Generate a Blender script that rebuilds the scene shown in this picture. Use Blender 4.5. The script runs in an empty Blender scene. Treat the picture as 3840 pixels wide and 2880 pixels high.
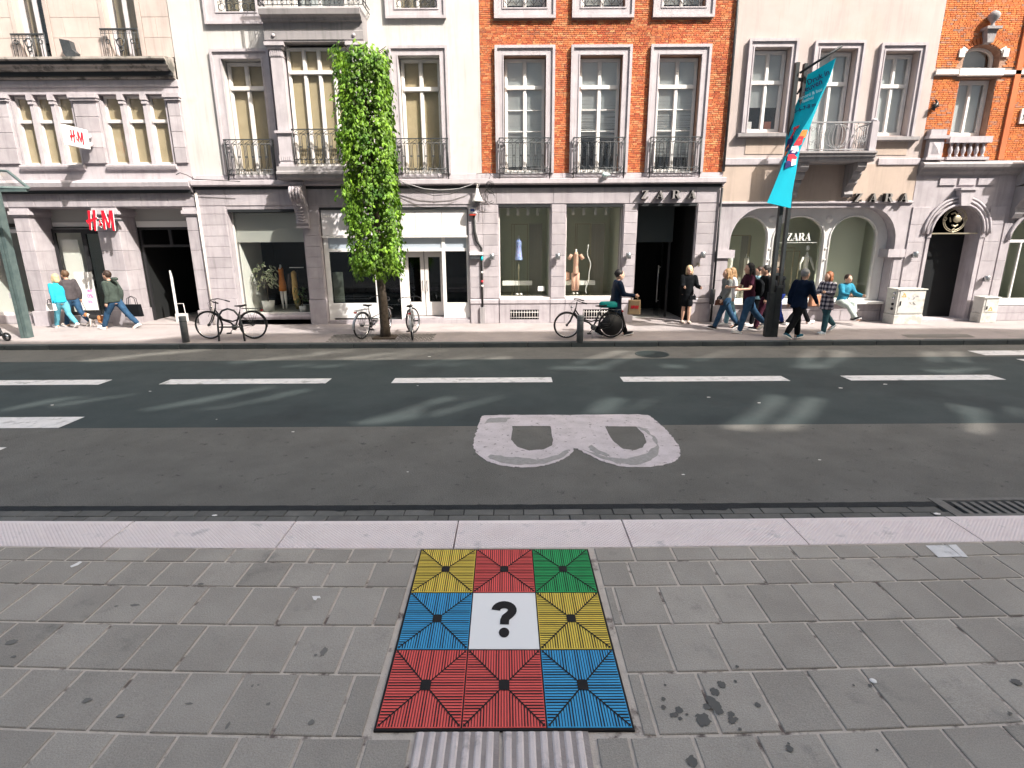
import bpy, bmesh, math, random
from mathutils import Vector, Matrix, noise
from mathutils.geometry import tessellate_polygon
from math import sin, cos, pi, radians, sqrt, atan2
random.seed(7)
SC = bpy.context.scene
COL = SC.collection
# ---------------------------------------------------------------- camera
CAMH = 2.245
FPX, PIT, YAW, ROL = 2064.97, 0.2573, 0.000473, 0.00566
def _rot(p, y, r):
    Rr = Matrix(((cos(r), -sin(r), 0), (sin(r), cos(r), 0), (0, 0, 1)))
    B = Matrix(((1, 0, 0), (0, 0, 1), (0, -1, 0)))
    Rx = Matrix(((1, 0, 0), (0, cos(p), sin(p)), (0, -sin(p), cos(p))))
    Rz = Matrix(((cos(y), -sin(y), 0), (sin(y), cos(y), 0), (0, 0, 1)))
    return Rz @ Rx @ B @ Rr
R3 = _rot(PIT, YAW, ROL)
cam_d = bpy.data.cameras.new('camera'); cam = bpy.data.objects.new('camera', cam_d); COL.objects.link(cam)
cam_d.sensor_width = 36; cam_d.lens = FPX / 3840 * 36; cam_d.clip_start = 0.05; cam_d.clip_end = 400
M4 = Matrix.Identity(4)
for i in range(3):
    M4[i][0] = R3[i][0]; M4[i][1] = -R3[i][1]; M4[i][2] = -R3[i][2]
M4[2][3] = CAMH
cam.matrix_world = M4
SC.camera = cam
# ---------------------------------------------------------------- sky, sun, exposure
SX, SZ = 1.17, 1.56
SUN = Vector((-SX, 1.0, -SZ)).normalized()
W = bpy.data.worlds.new('World'); SC.world = W; W.use_nodes = True
nt = W.node_tree; nt.nodes.clear()
sky = nt.nodes.new('ShaderNodeTexSky'); sky.sky_type = 'NISHITA'; sky.sun_disc = False
sky.sun_elevation = math.asin(-SUN.z); sky.sun_rotation = atan2(-SUN.x, -SUN.y)
sky.air_density = 0.8; sky.dust_density = 6.0; sky.ozone_density = 0.8
bg = nt.nodes.new('ShaderNodeBackground'); bg.inputs[1].default_value = 0.13
wo = nt.nodes.new('ShaderNodeOutputWorld')
wbal = nt.nodes.new('ShaderNodeMix'); wbal.data_type = 'RGBA'; wbal.blend_type = 'MULTIPLY'; wbal.inputs[0].default_value = 1; wbal.inputs[7].default_value = (1.0, 1.005, .90, 1)
nt.links.new(sky.outputs[0], wbal.inputs[6]); nt.links.new(wbal.outputs[2], bg.inputs[0]); nt.links.new(bg.outputs[0], wo.inputs[0])
sl = bpy.data.lights.new('sun', 'SUN'); sl.energy = 3.0; sl.angle = radians(0.45); sl.color = (1.0, 0.955, 0.90)
so = bpy.data.objects.new('sun', sl); COL.objects.link(so)
so.rotation_euler = SUN.to_track_quat('-Z', 'Y').to_euler(); so.location = (20, -20, 40)
SC.view_settings.view_transform = 'Standard'; SC.view_settings.look = 'None'
SC.view_settings.exposure = 1.60; SC.view_settings.gamma = 1.0; SC.view_settings.use_curve_mapping = False
try:
    SC.cycles.max_bounces = 7; SC.cycles.diffuse_bounces = 4; SC.cycles.transparent_max_bounces = 16
    SC.cycles.sample_clamp_indirect = 6
    SC.cycles.caustics_reflective = False; SC.cycles.caustics_refractive = False
except Exception: pass
D = 15.163     # distance of the facades from the camera
# ---------------------------------------------------------------- measuring helpers (photo pixel -> point on a plane of the place)
def _ray(u, v): return R3 @ Vector(((u - 1920) / FPX, (v - 1440) / FPX, 1))
def gp(u, v, z=0.0):
    d = _ray(u, v); t = (z - CAMH) / d.z; return Vector((d.x * t, d.y * t, z))
def at(u, v, Y=None):
    Y = D if Y is None else Y
    d = _ray(u, v); t = Y / d.y; return Vector((d.x * t, Y, d.z * t + CAMH))
# ---------------------------------------------------------------- scene objects
def tag(o, label=None, cat=None, group=None, kind=None):
    if label: o['label'] = label
    if cat: o['category'] = cat
    if group: o['group'] = group
    if kind: o['kind'] = kind
    return o
def empty(name, loc=(0, 0, 0), rz=0, **k):
    o = bpy.data.objects.new(name, None); COL.objects.link(o); o.location = loc; o.rotation_euler = (0, 0, rz)
    o.empty_display_size = .1
    return tag(o, **k)
def link(name, me, parent=None, loc=None, rot=None, **k):
    o = bpy.data.objects.new(name, me); COL.objects.link(o)
    if parent: o.parent = parent
    if loc: o.location = loc
    if rot: o.rotation_euler = rot
    return tag(o, **k)
def copy_tree(o, parent=None):
    c = o.copy(); COL.objects.link(c)
    if parent: c.parent = parent
    for ch in list(o.children): copy_tree(ch, c)
    return c
class MB:
    """collects shapes and links them as one mesh object"""
    def __init__(s): s.v = []; s.f = []; s.m = []; s.sm = []
    def add(s, vs, fs, m=0, smooth=False):
        b = len(s.v); s.v += [tuple(v) for v in vs]; s.f += [tuple(i + b for i in f) for f in fs]
        s.m += [m] * len(fs); s.sm += [smooth] * len(fs); return s
    def box(s, x0, x1, y0, y1, z0, z1, m=0):
        v = [(x0,y0,z0),(x1,y0,z0),(x1,y1,z0),(x0,y1,z0),(x0,y0,z1),(x1,y0,z1),(x1,y1,z1),(x0,y1,z1)]
        return s.add(v, [(0,3,2,1),(4,5,6,7),(0,1,5,4),(1,2,6,5),(2,3,7,6),(3,0,4,7)], m)
    def quad(s, a, b, c, d, m=0): return s.add([a,b,c,d], [(0,1,2,3)], m)
    def tube(s, pts, r, n=6, m=0, closed=False, smooth=True, caps=True):
        pts = [Vector(p) for p in pts]; N = len(pts); rs = r if isinstance(r, (list, tuple)) else [r] * N
        vs = []; up = None
        for i, p in enumerate(pts):
            a = pts[(i - 1) % N] if (closed or i > 0) else p; b = pts[(i + 1) % N] if (closed or i < N - 1) else p
            t = (b - a); t = t.normalized() if t.length > 1e-9 else Vector((0, 0, 1))
            if up is None: up = t.orthogonal().normalized()
            up = (up - t * up.dot(t)); up = up.normalized() if up.length > 1e-6 else t.orthogonal().normalized()
            w = t.cross(up)
            for k in range(n):
                q = 2 * pi * k / n; vs.append(p + (up * cos(q) + w * sin(q)) * rs[i])
        fs = []
        for i in range(N if closed else N - 1):
            j = (i + 1) % N
            for k in range(n): fs.append((i*n+k, i*n+(k+1)%n, j*n+(k+1)%n, j*n+k))
        if caps and not closed: fs.append(tuple(range(n))[::-1]); fs.append(tuple((N-1)*n+k for k in range(n)))
        return s.add(vs, fs, m, smooth)
    def lathe(s, prof, c=(0,0,0), n=16, m=0, axis='z', smooth=True):
        vs = []; fs = []
        for r, h in prof:
            for k in range(n):
                q = 2*pi*k/n; a, b = r*cos(q), r*sin(q)
                p = (a, b, h) if axis == 'z' else ((h, a, b) if axis == 'x' else (a, h, b))
                vs.append((p[0]+c[0], p[1]+c[1], p[2]+c[2]))
        for i in range(len(prof)-1):
            for k in range(n): fs.append((i*n+k, i*n+(k+1)%n, (i+1)*n+(k+1)%n, (i+1)*n+k))
        fs.append(tuple(range(n))[::-1]); fs.append(tuple((len(prof)-1)*n+k for k in range(n)))
        return s.add(vs, fs, m, smooth)
    def prism(s, outer, holes=(), y0=0., y1=.1, m=0, plane='xz', back=True):
        """extruded outline with holes; outline in the facade plane (x,z), y0 = front"""
        loops = [list(outer)] + [list(h) for h in holes]
        flat = [p for l in loops for p in l]
        tri = tessellate_polygon([[Vector((p[0], p[1], 0)) for p in l] for l in loops])
        n = len(flat)
        P = (lambda p, y: (p[0], y, p[1])) if plane == 'xz' else ((lambda p, y: (p[0], p[1], y)) if plane == 'xy' else (lambda p, y: (y, p[0], p[1])))
        vs = [P(p, y0) for p in flat] + [P(p, y1) for p in flat]
        fs = [tuple(t) for t in tri] + ([tuple(i + n for i in t[::-1]) for t in tri] if back else [])
        b = 0
        for l in loops:
            L = len(l)
            for i in range(L):
                j = (i + 1) % L; fs.append((b+i, b+j, b+j+n, b+i+n))
            b += L
        return s.add(vs, fs, m)
    def xf(s, M, start=0):
        for i in range(start, len(s.v)): s.v[i] = tuple(M @ Vector(s.v[i]))
        return s
    def mesh(s, name, mats):
        me = bpy.data.meshes.new(name); me.from_pydata(s.v, [], s.f)
        for mt in (mats if isinstance(mats, (list, tuple)) else [mats]): me.materials.append(mt)
        me.polygons.foreach_set('material_index', s.m); me.polygons.foreach_set('use_smooth', s.sm)
        me.update(); 
        bm = bmesh.new(); bm.from_mesh(me); bmesh.ops.recalc_face_normals(bm, faces=bm.faces[:]); bm.to_mesh(me); bm.free()
        return me
    def build(s, name, mats, parent=None, **k): return link(name, s.mesh(name, mats), parent, **k)
def rect(x0, x1, z0, z1): return [(x0, z0), (x1, z0), (x1, z1), (x0, z1)]
def arc(cx, cz, r, a0, a1, n, rz=None):
    rz = r if rz is None else rz
    return [(cx + r*cos(radians(a0+(a1-a0)*i/n)), cz + rz*sin(radians(a0+(a1-a0)*i/n))) for i in range(n+1)]
def gb(name, x0, x1, y0, y1, z0, z1, mat, parent=None, **k):
    return MB().box(x0, x1, y0, y1, z0, z1).build(name, mat, parent, **k)
def bevbox(x0, x1, y0, y1, z0, z1, b=.006):
    """box with chamfered front (y0) edges: 6+ faces, cheap"""
    v = [(x0,y0+b,z0),(x1,y0+b,z0),(x1,y0+b,z1),(x0,y0+b,z1),(x0+b,y0,z0+b),(x1-b,y0,z0+b),(x1-b,y0,z1-b),(x0+b,y0,z1-b),(x0,y1,z0),(x1,y1,z0),(x1,y1,z1),(x0,y1,z1)]
    f = [(4,5,6,7),(0,1,5,4),(1,2,6,5),(2,3,7,6),(3,0,4,7),(0,8,9,1),(1,9,10,2),(2,10,11,3),(3,11,8,0)]
    return v, f
# ---------------------------------------------------------------- materials
def mat(name, c, c2=None, rough=.8, scale=6., bump=0., bscale=80., metal=0., rnd=0., island=0., spec=.35,
        c3=None, s3=.6, t3=(.52, .62), stretch=None, streak=0., emit=None, coat=0., fine=0., alpha=None, trans=0.):
    m = bpy.data.materials.new(name); m.use_nodes = True; t = m.node_tree; t.nodes.clear(); L = t.links.new
    N = t.nodes.new; out = N('ShaderNodeOutputMaterial'); p = N('ShaderNodeBsdfPrincipled'); L(p.outputs[0], out.inputs[0])
    p.inputs['Roughness'].default_value = rough; p.inputs['Metallic'].default_value = metal
    p.inputs['Specular IOR Level'].default_value = spec; p.inputs['Coat Weight'].default_value = coat
    tc = N('ShaderNodeNewGeometry'); co = tc.outputs['Position']
    if rnd or True:
        oi = N('ShaderNodeObjectInfo')
    def mapped(src, sc):
        mp = N('ShaderNodeMapping'); mp.inputs['Scale'].default_value = sc; L(src, mp.inputs[0]); return mp.outputs[0]
    base = co if stretch is None else mapped(co, stretch)
    def nz(sc, det=4., ro=.6, src=None):
        n = N('ShaderNodeTexNoise'); n.inputs['Scale'].default_value = sc; n.inputs['Detail'].default_value = det; n.inputs['Roughness'].default_value = ro
        L(base if src is None else src, n.inputs['Vector']); return n.outputs[0]
    def mixc(f, a, b, blend='MIX'):
        x = N('ShaderNodeMix'); x.data_type = 'RGBA'; x.blend_type = blend
        if isinstance(f, float): x.inputs[0].default_value = f
        else: L(f, x.inputs[0])
        for i, q in ((6, a), (7, b)):
            if isinstance(q, (tuple, list)): x.inputs[i].default_value = (*q[:3], 1)
            else: L(q, x.inputs[i])
        return x.outputs[2]
    def ramp(f, a, b):
        r = N('ShaderNodeMapRange'); r.inputs[1].default_value = a; r.inputs[2].default_value = b; L(f, r.inputs[0]); return r.outputs[0]
    def math_(op, a, b):
        x = N('ShaderNodeMath'); x.operation = op
        for i, q in ((0, a), (1, b)):
            if isinstance(q, (int, float)): x.inputs[i].default_value = q
            else: L(q, x.inputs[i])
        return x.outputs[0]
    col = (c[0], c[1], c[2])
    if c2 is not None: col = mixc(ramp(nz(scale), .34, .66), c, c2)
    if c3 is not None: col = mixc(ramp(nz(s3, 5., .65), *t3), col, c3)
    if streak:
        s_ = nz(1., 4., .6, mapped(co, (9., 9., .7))); col = mixc(math_('MULTIPLY', ramp(s_, .5, .72), streak), col, tuple(q*.55 for q in c[:3]))
    if fine:
        f_ = nz(bscale*1.7, 2., .7, co); v_ = math_('ADD', math_('MULTIPLY', ramp(f_, .25, .75), 2*fine), 1 - fine)
        cb = N('ShaderNodeCombineColor'); [L(v_, cb.inputs[i]) for i in range(3)]; col = mixc(1.0, col, cb.outputs[0], 'MULTIPLY')
    r_ = None
    if rnd: r_ = math_('ADD', math_('MULTIPLY', oi.outputs['Random'], 2*rnd), 1 - rnd)
    if island:
        r_ = math_('ADD', math_('MULTIPLY', tc.outputs['Random Per Island'], 2*island), 1 - island)
    if r_ is not None:
        cb = N('ShaderNodeCombineColor'); [L(r_, cb.inputs[i]) for i in range(3)]; col = mixc(1.0, col, cb.outputs[0], 'MULTIPLY')
    if isinstance(col, tuple): p.inputs['Base Color'].default_value = (*col, 1)
    else: L(col, p.inputs['Base Color'])
    if bump:
        b = N('ShaderNodeBump'); b.inputs['Strength'].default_value = bump; b.inputs['Distance'].default_value = .01
        L(nz(bscale, 4., .65, co), b.inputs['Height']); L(b.outputs[0], p.inputs['Normal'])
    if emit: p.inputs['Emission Color'].default_value = (*emit[:3], 1); p.inputs['Emission Strength'].default_value = emit[3]
    if trans:
        tr = N('ShaderNodeBsdfTranslucent'); mx = N('ShaderNodeMixShader'); mx.inputs[0].default_value = trans
        if isinstance(col, tuple): tr.inputs[0].default_value = (*col, 1)
        else: L(col, tr.inputs[0])
        L(p.outputs[0], mx.inputs[1]); L(tr.outputs[0], mx.inputs[2]); L(mx.outputs[0], out.inputs[0])
    return m
def glass(name, tint=(.85, .9, .88), refl=.12, rough=.02):
    m = bpy.data.materials.new(name); m.use_nodes = True; t = m.node_tree; t.nodes.clear(); N = t.nodes.new; L = t.links.new
    out = N('ShaderNodeOutputMaterial'); tr = N('ShaderNodeBsdfTransparent'); tr.inputs[0].default_value = (*[q**.5 for q in tint], 1)
    gl = N('ShaderNodeBsdfGlossy'); gl.inputs['Roughness'].default_value = rough; gl.inputs[0].default_value = (.9, .93, .95, 1)
    fr = N('ShaderNodeLayerWeight'); fr.inputs[0].default_value = .5; pw = N('ShaderNodeMath'); pw.operation = 'POWER'; pw.inputs[1].default_value = 3.5; L(fr.outputs['Facing'], pw.inputs[0])
    ad = N('ShaderNodeMath'); ad.operation = 'ADD'; ad.inputs[1].default_value = refl*.5; ad.use_clamp = True
    mx = N('ShaderNodeMixShader'); L(pw.outputs[0], ad.inputs[0]); L(ad.outputs[0], mx.inputs[0]); L(tr.outputs[0], mx.inputs[1]); L(gl.outputs[0], mx.inputs[2]); L(mx.outputs[0], out.inputs[0])
    return m
def brickmat(name, cols, fine=.1):
    m = mat(name, cols[0], rough=.9, bump=.3, bscale=120); t = m.node_tree; p = [n for n in t.nodes if n.type == 'BSDF_PRINCIPLED'][0]
    g = t.nodes.new('ShaderNodeNewGeometry'); r = t.nodes.new('ShaderNodeValToRGB'); r.color_ramp.interpolation = 'LINEAR'
    e = r.color_ramp.elements; e[0].color = (*cols[0], 1); e[0].position = 0; e[1].color = (*cols[-1], 1); e[1].position = 1
    for i, c in enumerate(cols[1:-1]): q = e.new((i+1)/(len(cols)-1)); q.color = (*c, 1)
    t.links.new(g.outputs['Random Per Island'], r.inputs[0])
    n = t.nodes.new('ShaderNodeTexNoise'); n.inputs['Scale'].default_value = 1.1; n.inputs['Detail'].default_value = 5; t.links.new(g.outputs['Position'], n.inputs['Vector'])
    mr = t.nodes.new('ShaderNodeMapRange'); mr.inputs[1].default_value=.3; mr.inputs[2].default_value=.7; mr.inputs[3].default_value=.82; mr.inputs[4].default_value=1.12; t.links.new(n.outputs[0], mr.inputs[0])
    cb = t.nodes.new('ShaderNodeCombineColor'); [t.links.new(mr.outputs[0], cb.inputs[i]) for i in range(3)]
    mx = t.nodes.new('ShaderNodeMix'); mx.data_type = 'RGBA'; mx.blend_type = 'MULTIPLY'; mx.inputs[0].default_value = 1
    t.links.new(r.outputs[0], mx.inputs[6]); t.links.new(cb.outputs[0], mx.inputs[7]); t.links.new(mx.outputs[2], p.inputs['Base Color'])
    return m
K = {}
def km(name, *a, **k): K[name] = mat(name, *a, **k); return K[name]
km('asphalt_dark', (.037,.051,.054), (.049,.063,.066), rough=.9, scale=1.6, bump=.6, bscale=70, fine=.32, c3=(.026,.032,.036), s3=.5, t3=(.5,.75))
km('asphalt_old', (.116,.115,.108), (.145,.143,.135), rough=.92, scale=2.0, bump=.8, bscale=70, fine=.55, c3=(.062,.063,.062), s3=11, t3=(.62,.70))
km('tar', (.012,.015,.018), (.022,.026,.03), rough=.85, bump=.8, bscale=90)
km('road_paint', (.76,.75,.76), (.62,.62,.63), rough=.7, scale=9, bump=.4, bscale=200, c3=(.40,.40,.40), s3=4.5, t3=(.57,.68), fine=.12)
km('worn_paint', (.62,.57,.60), (.50,.46,.48), rough=.75, scale=5, bump=.6, bscale=160, c3=(.15,.14,.14), s3=13, t3=(.60,.66), fine=.3)
km('paint_edge', (.34,.335,.335), (.27,.265,.265), rough=.75, scale=20, bump=.5, bscale=150, fine=.25, c3=(.3,.29,.29), s3=14, t3=(.58,.66))
km('paint_grey', (.30,.295,.29), (.23,.225,.22), rough=.8, scale=5, fine=.3, bump=.4, bscale=200)
km('paver', (.318,.294,.264), (.378,.352,.318), rough=.9, scale=2.2, bump=.6, bscale=95, rnd=.11, fine=.22, c3=(.225,.218,.20), s3=2.4, t3=(.60,.74))
km('mortar', (.54,.48,.43), (.62,.56,.50), rough=.95, scale=14, bump=.6, bscale=120, c3=(.16,.13,.12), s3=6, t3=(.55,.65))
km('gutter_brick', (.105,.108,.105), (.145,.145,.140), rough=.9, scale=5, bump=.5, bscale=150, rnd=.15, fine=.15)
km('kerb_white', (.78,.69,.69), (.84,.76,.76), rough=.85, scale=5, bump=.35, bscale=200, rnd=.05, c3=(.49,.44,.45), s3=5, t3=(.58,.75))
km('dimple_white', (.80,.70,.70), (.86,.77,.77), rough=.85, scale=5, c3=(.52,.47,.48), s3=5, t3=(.58,.75))
km('ribbed_white', (.66,.59,.58), (.78,.70,.69), rough=.9, scale=7, bump=.5, bscale=180, rnd=.08, c3=(.36,.32,.32), s3=6, t3=(.55,.7))
km('dark_kerb', (.045,.055,.060), (.065,.075,.080), rough=.85, scale=3, bump=.4, rnd=.12)
km('far_paving', (.30,.265,.262), (.345,.305,.30), rough=.92, scale=1.2, bump=.5, bscale=120, fine=.12, c3=(.25,.225,.222), s3=.9, t3=(.5,.7))
km('cobble', (.17,.16,.155), (.17,.16,.15), rough=.9, scale=5, bump=.5, rnd=.2, island=.25)
km('bluestone', (.350,.315,.333), (.430,.392,.412), rough=.78, scale=2.6, bump=.3, bscale=70, rnd=.09, streak=.45, fine=.05)
km('bluestone_trim', (.40,.365,.385), (.47,.43,.452), rough=.78, scale=3.5, bump=.25, bscale=70, streak=.35, fine=.05)
km('bluestone_dark', (.26,.245,.25), (.33,.305,.31), rough=.8, scale=2, bump=.3, bscale=70, streak=.5, rnd=.05)
km('pink_stone', (.43,.36,.33), (.51,.435,.40), rough=.85, scale=1.7, bump=.3, bscale=60, rnd=.05, streak=.3)
km('weathered_ledge', (.30,.27,.24), (.40,.36,.33), rough=.9, scale=3, bump=.5, bscale=60, c3=(.10,.095,.085), s3=2.5, t3=(.5,.62))
km('white_render', (.50,.48,.462), (.555,.535,.517), rough=.92, scale=1.3, bump=.25, bscale=90, streak=.38, c3=(.43,.405,.38), s3=1.3, t3=(.56,.8))
km('beige_render', (.445,.375,.355), (.50,.43,.41), rough=.92, scale=1.1, bump=.35, bscale=90, streak=.22, c3=(.45,.37,.33), s3=.8, t3=(.52,.75))
km('tan_render', (.43,.345,.29), (.49,.39,.33), rough=.92, scale=1.5, bump=.35, bscale=90, streak=.3)
km('red_mortar', (.30,.185,.135), (.38,.24,.18), rough=.95, scale=8, bump=.4)
K['red_brick'] = brickmat('red_brick', [(.38,.085,.04),(.46,.12,.05),(.52,.155,.06),(.56,.20,.08),(.44,.11,.05),(.62,.29,.13),(.34,.10,.06)])
K['orange_brick'] = brickmat('orange_brick', [(.50,.14,.045),(.58,.18,.055),(.64,.23,.075),(.50,.15,.06),(.60,.20,.07),(.36,.20,.15)])
km('frame_white', (.76,.745,.73), (.68,.665,.65), rough=.5, scale=3, spec=.5)
km('frame_cream', (.62,.585,.555), (.70,.665,.64), rough=.55, scale=4)
km('frame_grey', (.50,.47,.485), (.57,.54,.55), rough=.55, scale=4)
km('tan_screen', (.40,.325,.205), (.46,.375,.245), rough=.85, scale=2.5, bump=.25, bscale=9)
km('blind', (.80,.81,.80), (.72,.74,.74), rough=.7, scale=2)
km('dark_void', (.004,.005,.005), rough=.9)
km('iron', (.030,.034,.038), (.055,.06,.065), rough=.5, scale=20, spec=.5)
km('iron_light', (.24,.24,.25), (.34,.34,.35), rough=.5, scale=20)
km('black_metal', (.008,.009,.012), rough=.42, spec=.4)
km('black_rubber', (.012,.012,.013), rough=.75)
km('steel', (.42,.43,.44), (.32,.33,.34), rough=.32, metal=.85, scale=12)
km('chrome', (.75,.76,.78), rough=.18, metal=1.)
km('bollard_metal', (.13,.145,.155), (.20,.215,.225), rough=.45, metal=.4, scale=9)
km('interior_light', (.40,.385,.32), rough=.9)
km('interior_olive', (.64,.67,.55), rough=.9)
km('interior_grey', (.40,.40,.38), rough=.9)
km('interior_white', (.74,.73,.70), rough=.9)
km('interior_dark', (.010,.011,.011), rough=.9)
km('white_plastic', (.78,.77,.76), rough=.45, spec=.5)
km('fascia_white', (.70,.66,.665), (.75,.715,.72), rough=.6, scale=2, bump=.1, bscale=10)
km('ghost_letter', (.62,.58,.575), (.70,.665,.66), rough=.65, scale=10)
km('red_sign', (.72,.012,.03), rough=.35, spec=.5, coat=.3)
km('letter_grey', (.25,.235,.225), (.33,.31,.30), rough=.35, metal=.3)
km('letter_side', (.02,.02,.022), rough=.5)
km('bark', (.055,.043,.033), (.11,.085,.065), rough=.95, scale=14, bump=1., bscale=35, c3=(.17,.15,.12), s3=4, t3=(.6,.7))
km('leaf', (.045,.125,.012), (.205,.360,.028), rough=.5, scale=2.8, island=.55, trans=.32, spec=.4)
km('leaf_dark', (.05,.10,.04), (.10,.16,.07), rough=.45, scale=3, island=.35, trans=.2)
km('leaf_pale', (.42,.45,.30), (.55,.56,.40), rough=.5, scale=3, island=.2, trans=.2)
km('cable_black', (.02,.02,.02), rough=.6)
km('cable_grey', (.35,.34,.34), rough=.6)
K['glass'] = glass('window_glass', (.97,.98,.97), .05)
K['glass_shop'] = glass('shop_glass', (.95,.97,.94), .04)
K['glass_dark'] = glass('dark_glass', (.42,.47,.46), .07)
K['light_patch_glass'] = glass('light_patch_tinted_glass', (1.,.96,.90), .0)
K['glass_sky'] = glass('reflecting_glass', (.95,.98,.98), .24)
# ---------------------------------------------------------------- lettering
WK = bpy.data.scenes.new('workshop')
def evaluated(o):
    WK.collection.objects.link(o)
    with bpy.context.temp_override(scene=WK, view_layer=WK.view_layers[0]):
        dg = bpy.context.evaluated_depsgraph_get(); me = bpy.data.meshes.new_from_object(o.evaluated_get(dg))
    return me
def text_mb(s, size, depth=.0, font_shear=0., bold=0., align='LEFT'):
    cu = bpy.data.curves.new('lettering', 'FONT'); cu.body = s; cu.size = size; cu.extrude = depth; cu.shear = font_shear; cu.offset = bold; cu.align_x = align; cu.resolution_u = 3
    o = bpy.data.objects.new('lettering', cu); me = evaluated(o)
    v = [tuple(q.co) for q in me.vertices]; f = [tuple(p.vertices) for p in me.polygons]
    bpy.data.objects.remove(o); bpy.data.curves.remove(cu); bpy.data.meshes.remove(me)
    return v, f
def facade_text(name, s, x, z, size, mats, parent, d=.02, depth=.004, shear=0., bold=0., **k):
    v, f = text_mb(s, size, depth, shear, bold)
    return MB().add([(x + a, D - d - c, z + b) for a, b, c in v], f).build(name, mats, parent, **k)
GLY = {
 'Z': ([(.06,1),(.95,1),(.95,.96),(.34,.045),(.76,.045),(.92,.28),(.96,.28),(.93,0),(0,0),(0,.04),(.61,.955),(.28,.955),(.10,.75),(.06,.75)], []),
 'A': ([(0,0),(.27,0),(.27,.035),(.185,.05),(.245,.27),(.60,.27),(.66,.05),(.56,.035),(.56,0),(1.02,0),(1.02,.035),(.93,.05),(.58,1),(.49,1),(.115,.05),(0,.035)], [[(.27,.32),(.585,.32),(.42,.76)]]),
 'R': ([(0,0),(.44,0),(.44,.035),(.34,.05),(.34,.47),(.44,.47),(.70,0),(1.06,0),(1.06,.035),(.97,.05),(.70,.49),(.82,.57),(.88,.73),(.82,.90),(.64,1),(0,1),(0,.965),(.11,.95),(.11,.05),(0,.035)], [[(.34,.52),(.48,.52),(.59,.60),(.62,.74),(.58,.88),(.46,.955),(.34,.955)]])}
# ================================================================ GROUND, ROAD, PAVEMENTS
ZR = -.16
gb('ground', -150, 150, -150, 150, -1.2, -.6, K['asphalt_old'], kind='structure', label='ground under the whole street')
def curv(Y):
    T = [(1.3,.016),(1.7,.014),(2.1,.011),(2.45,.009),(2.83,.0066),(3.2,.006),(3.7,.004),(4.12,.002),(4.7,.001)]
    if Y <= T[0][0]: return T[0][1]
    for (a, p), (b, q) in zip(T, T[1:]):
        if Y <= b: return p + (q-p)*(Y-a)/(b-a)
    return 0.
def cy_(x, Y): return Y + curv(Y)*min(x*x, 30)
def slab(c, zt, zb, b=.006, m=0):
    """paving piece from four ground corners (near-left, near-right, far-right, far-left) with chamfered top"""
    c = [Vector((p[0], p[1], 0)) for p in c]; ctr = sum(c, Vector())/4
    v = []
    for p in c: v.append((p.x, p.y, zt-b))
    for i, p in enumerate(c):
        d1 = (c[(i+1)%4]-p).normalized(); d2 = (c[i-1]-p).normalized(); q = p + (d1+d2)*b; v.append((q.x, q.y, zt))
    for p in c: v.append((p.x, p.y, zb))
    f = [(4,5,6,7)]
    for i in range(4):
        j = (i+1)%4; f.append((i,j,j+4,i+4)); f.append((i+8,j+8,j,i))
    return MB().add(v, f, m)
# road
road = empty('road', (0,0,0), kind='structure', label='asphalt road with a dark resurfaced strip between two older grey strips')
def sheet(name, x0, x1, ya, yb, z, mt, parent, n=24, wob=0., **k):
    vs = []; fs = []
    for i in range(n+1):
        x = x0+(x1-x0)*i/n; vs += [(x, cy_(x, ya) if ya < 5 else ya, z), (x, yb+wob*noise.noise((x*1.7, yb, 0)), z)]
    for i in range(n): fs.append((2*i, 2*i+2, 2*i+3, 2*i+1))
    return MB().add(vs, fs).build(name, mt, parent, **k)
sheet('asphalt_strip', -40, 40, 4.69, 6.95, ZR, K['asphalt_old'], road, 160)
sheet('asphalt_strip', -40, 40, 6.95, 11.16, ZR, K['asphalt_dark'], road)
sheet('asphalt_strip', -40, 40, 11.16, 12.5, ZR, K['asphalt_old'], road)
# tar filled gap with ragged edge
mb = MB(); vs = []; fs = []; n = 420
for i in range(n+1):
    x = -8+16*i/n; r = .022*noise.noise((x*2.3, 3, 0)) + .012*noise.noise((x*11, 7, 0)) + (.03 if 1.55 < x < 1.95 else 0)
    vs += [(x, cy_(x,4.612)-max(0,r)*1.2, ZR-.003), (x, cy_(x,4.695)+.01*noise.noise((x*9,1,0)), ZR+.004)]
for i in range(n): fs.append((2*i, 2*i+2, 2*i+3, 2*i+1))
mb.add(vs, fs).build('tar_joint', K['tar'], road)
# gutter: three rows of flat bricks
gut = empty('gutter', (0,0,0), kind='structure', label='gutter of flat grey bricks along the pale kerb')
mb = MB(); mb.box(-8, 8, 4.0, 4.72, ZR-.1, ZR-.016); mb.build('gutter_bed', K['tar'], gut)
for ri, (ya, yb, ph) in enumerate([(4.285,4.388,.05),(4.395,4.503,.18),(4.510,4.616,.04)]):
    x = -6.2 + ph; 
    while x < 6.4:
        w_ = .272; xa, xb = x+.004, x+w_-.004
        if not (ri > 0 and 3.95 < (xa+xb)/2 < 4.9):
            slab([(xa,cy_(xa,ya)),(xb,cy_(xb,ya)),(xb,cy_(xb,yb)),(xa,cy_(xa,yb))], ZR-.004+random.uniform(-.003,.002), ZR-.05, .004).build('gutter_brick', K['gutter_brick'], gut)
        x += w_
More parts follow.
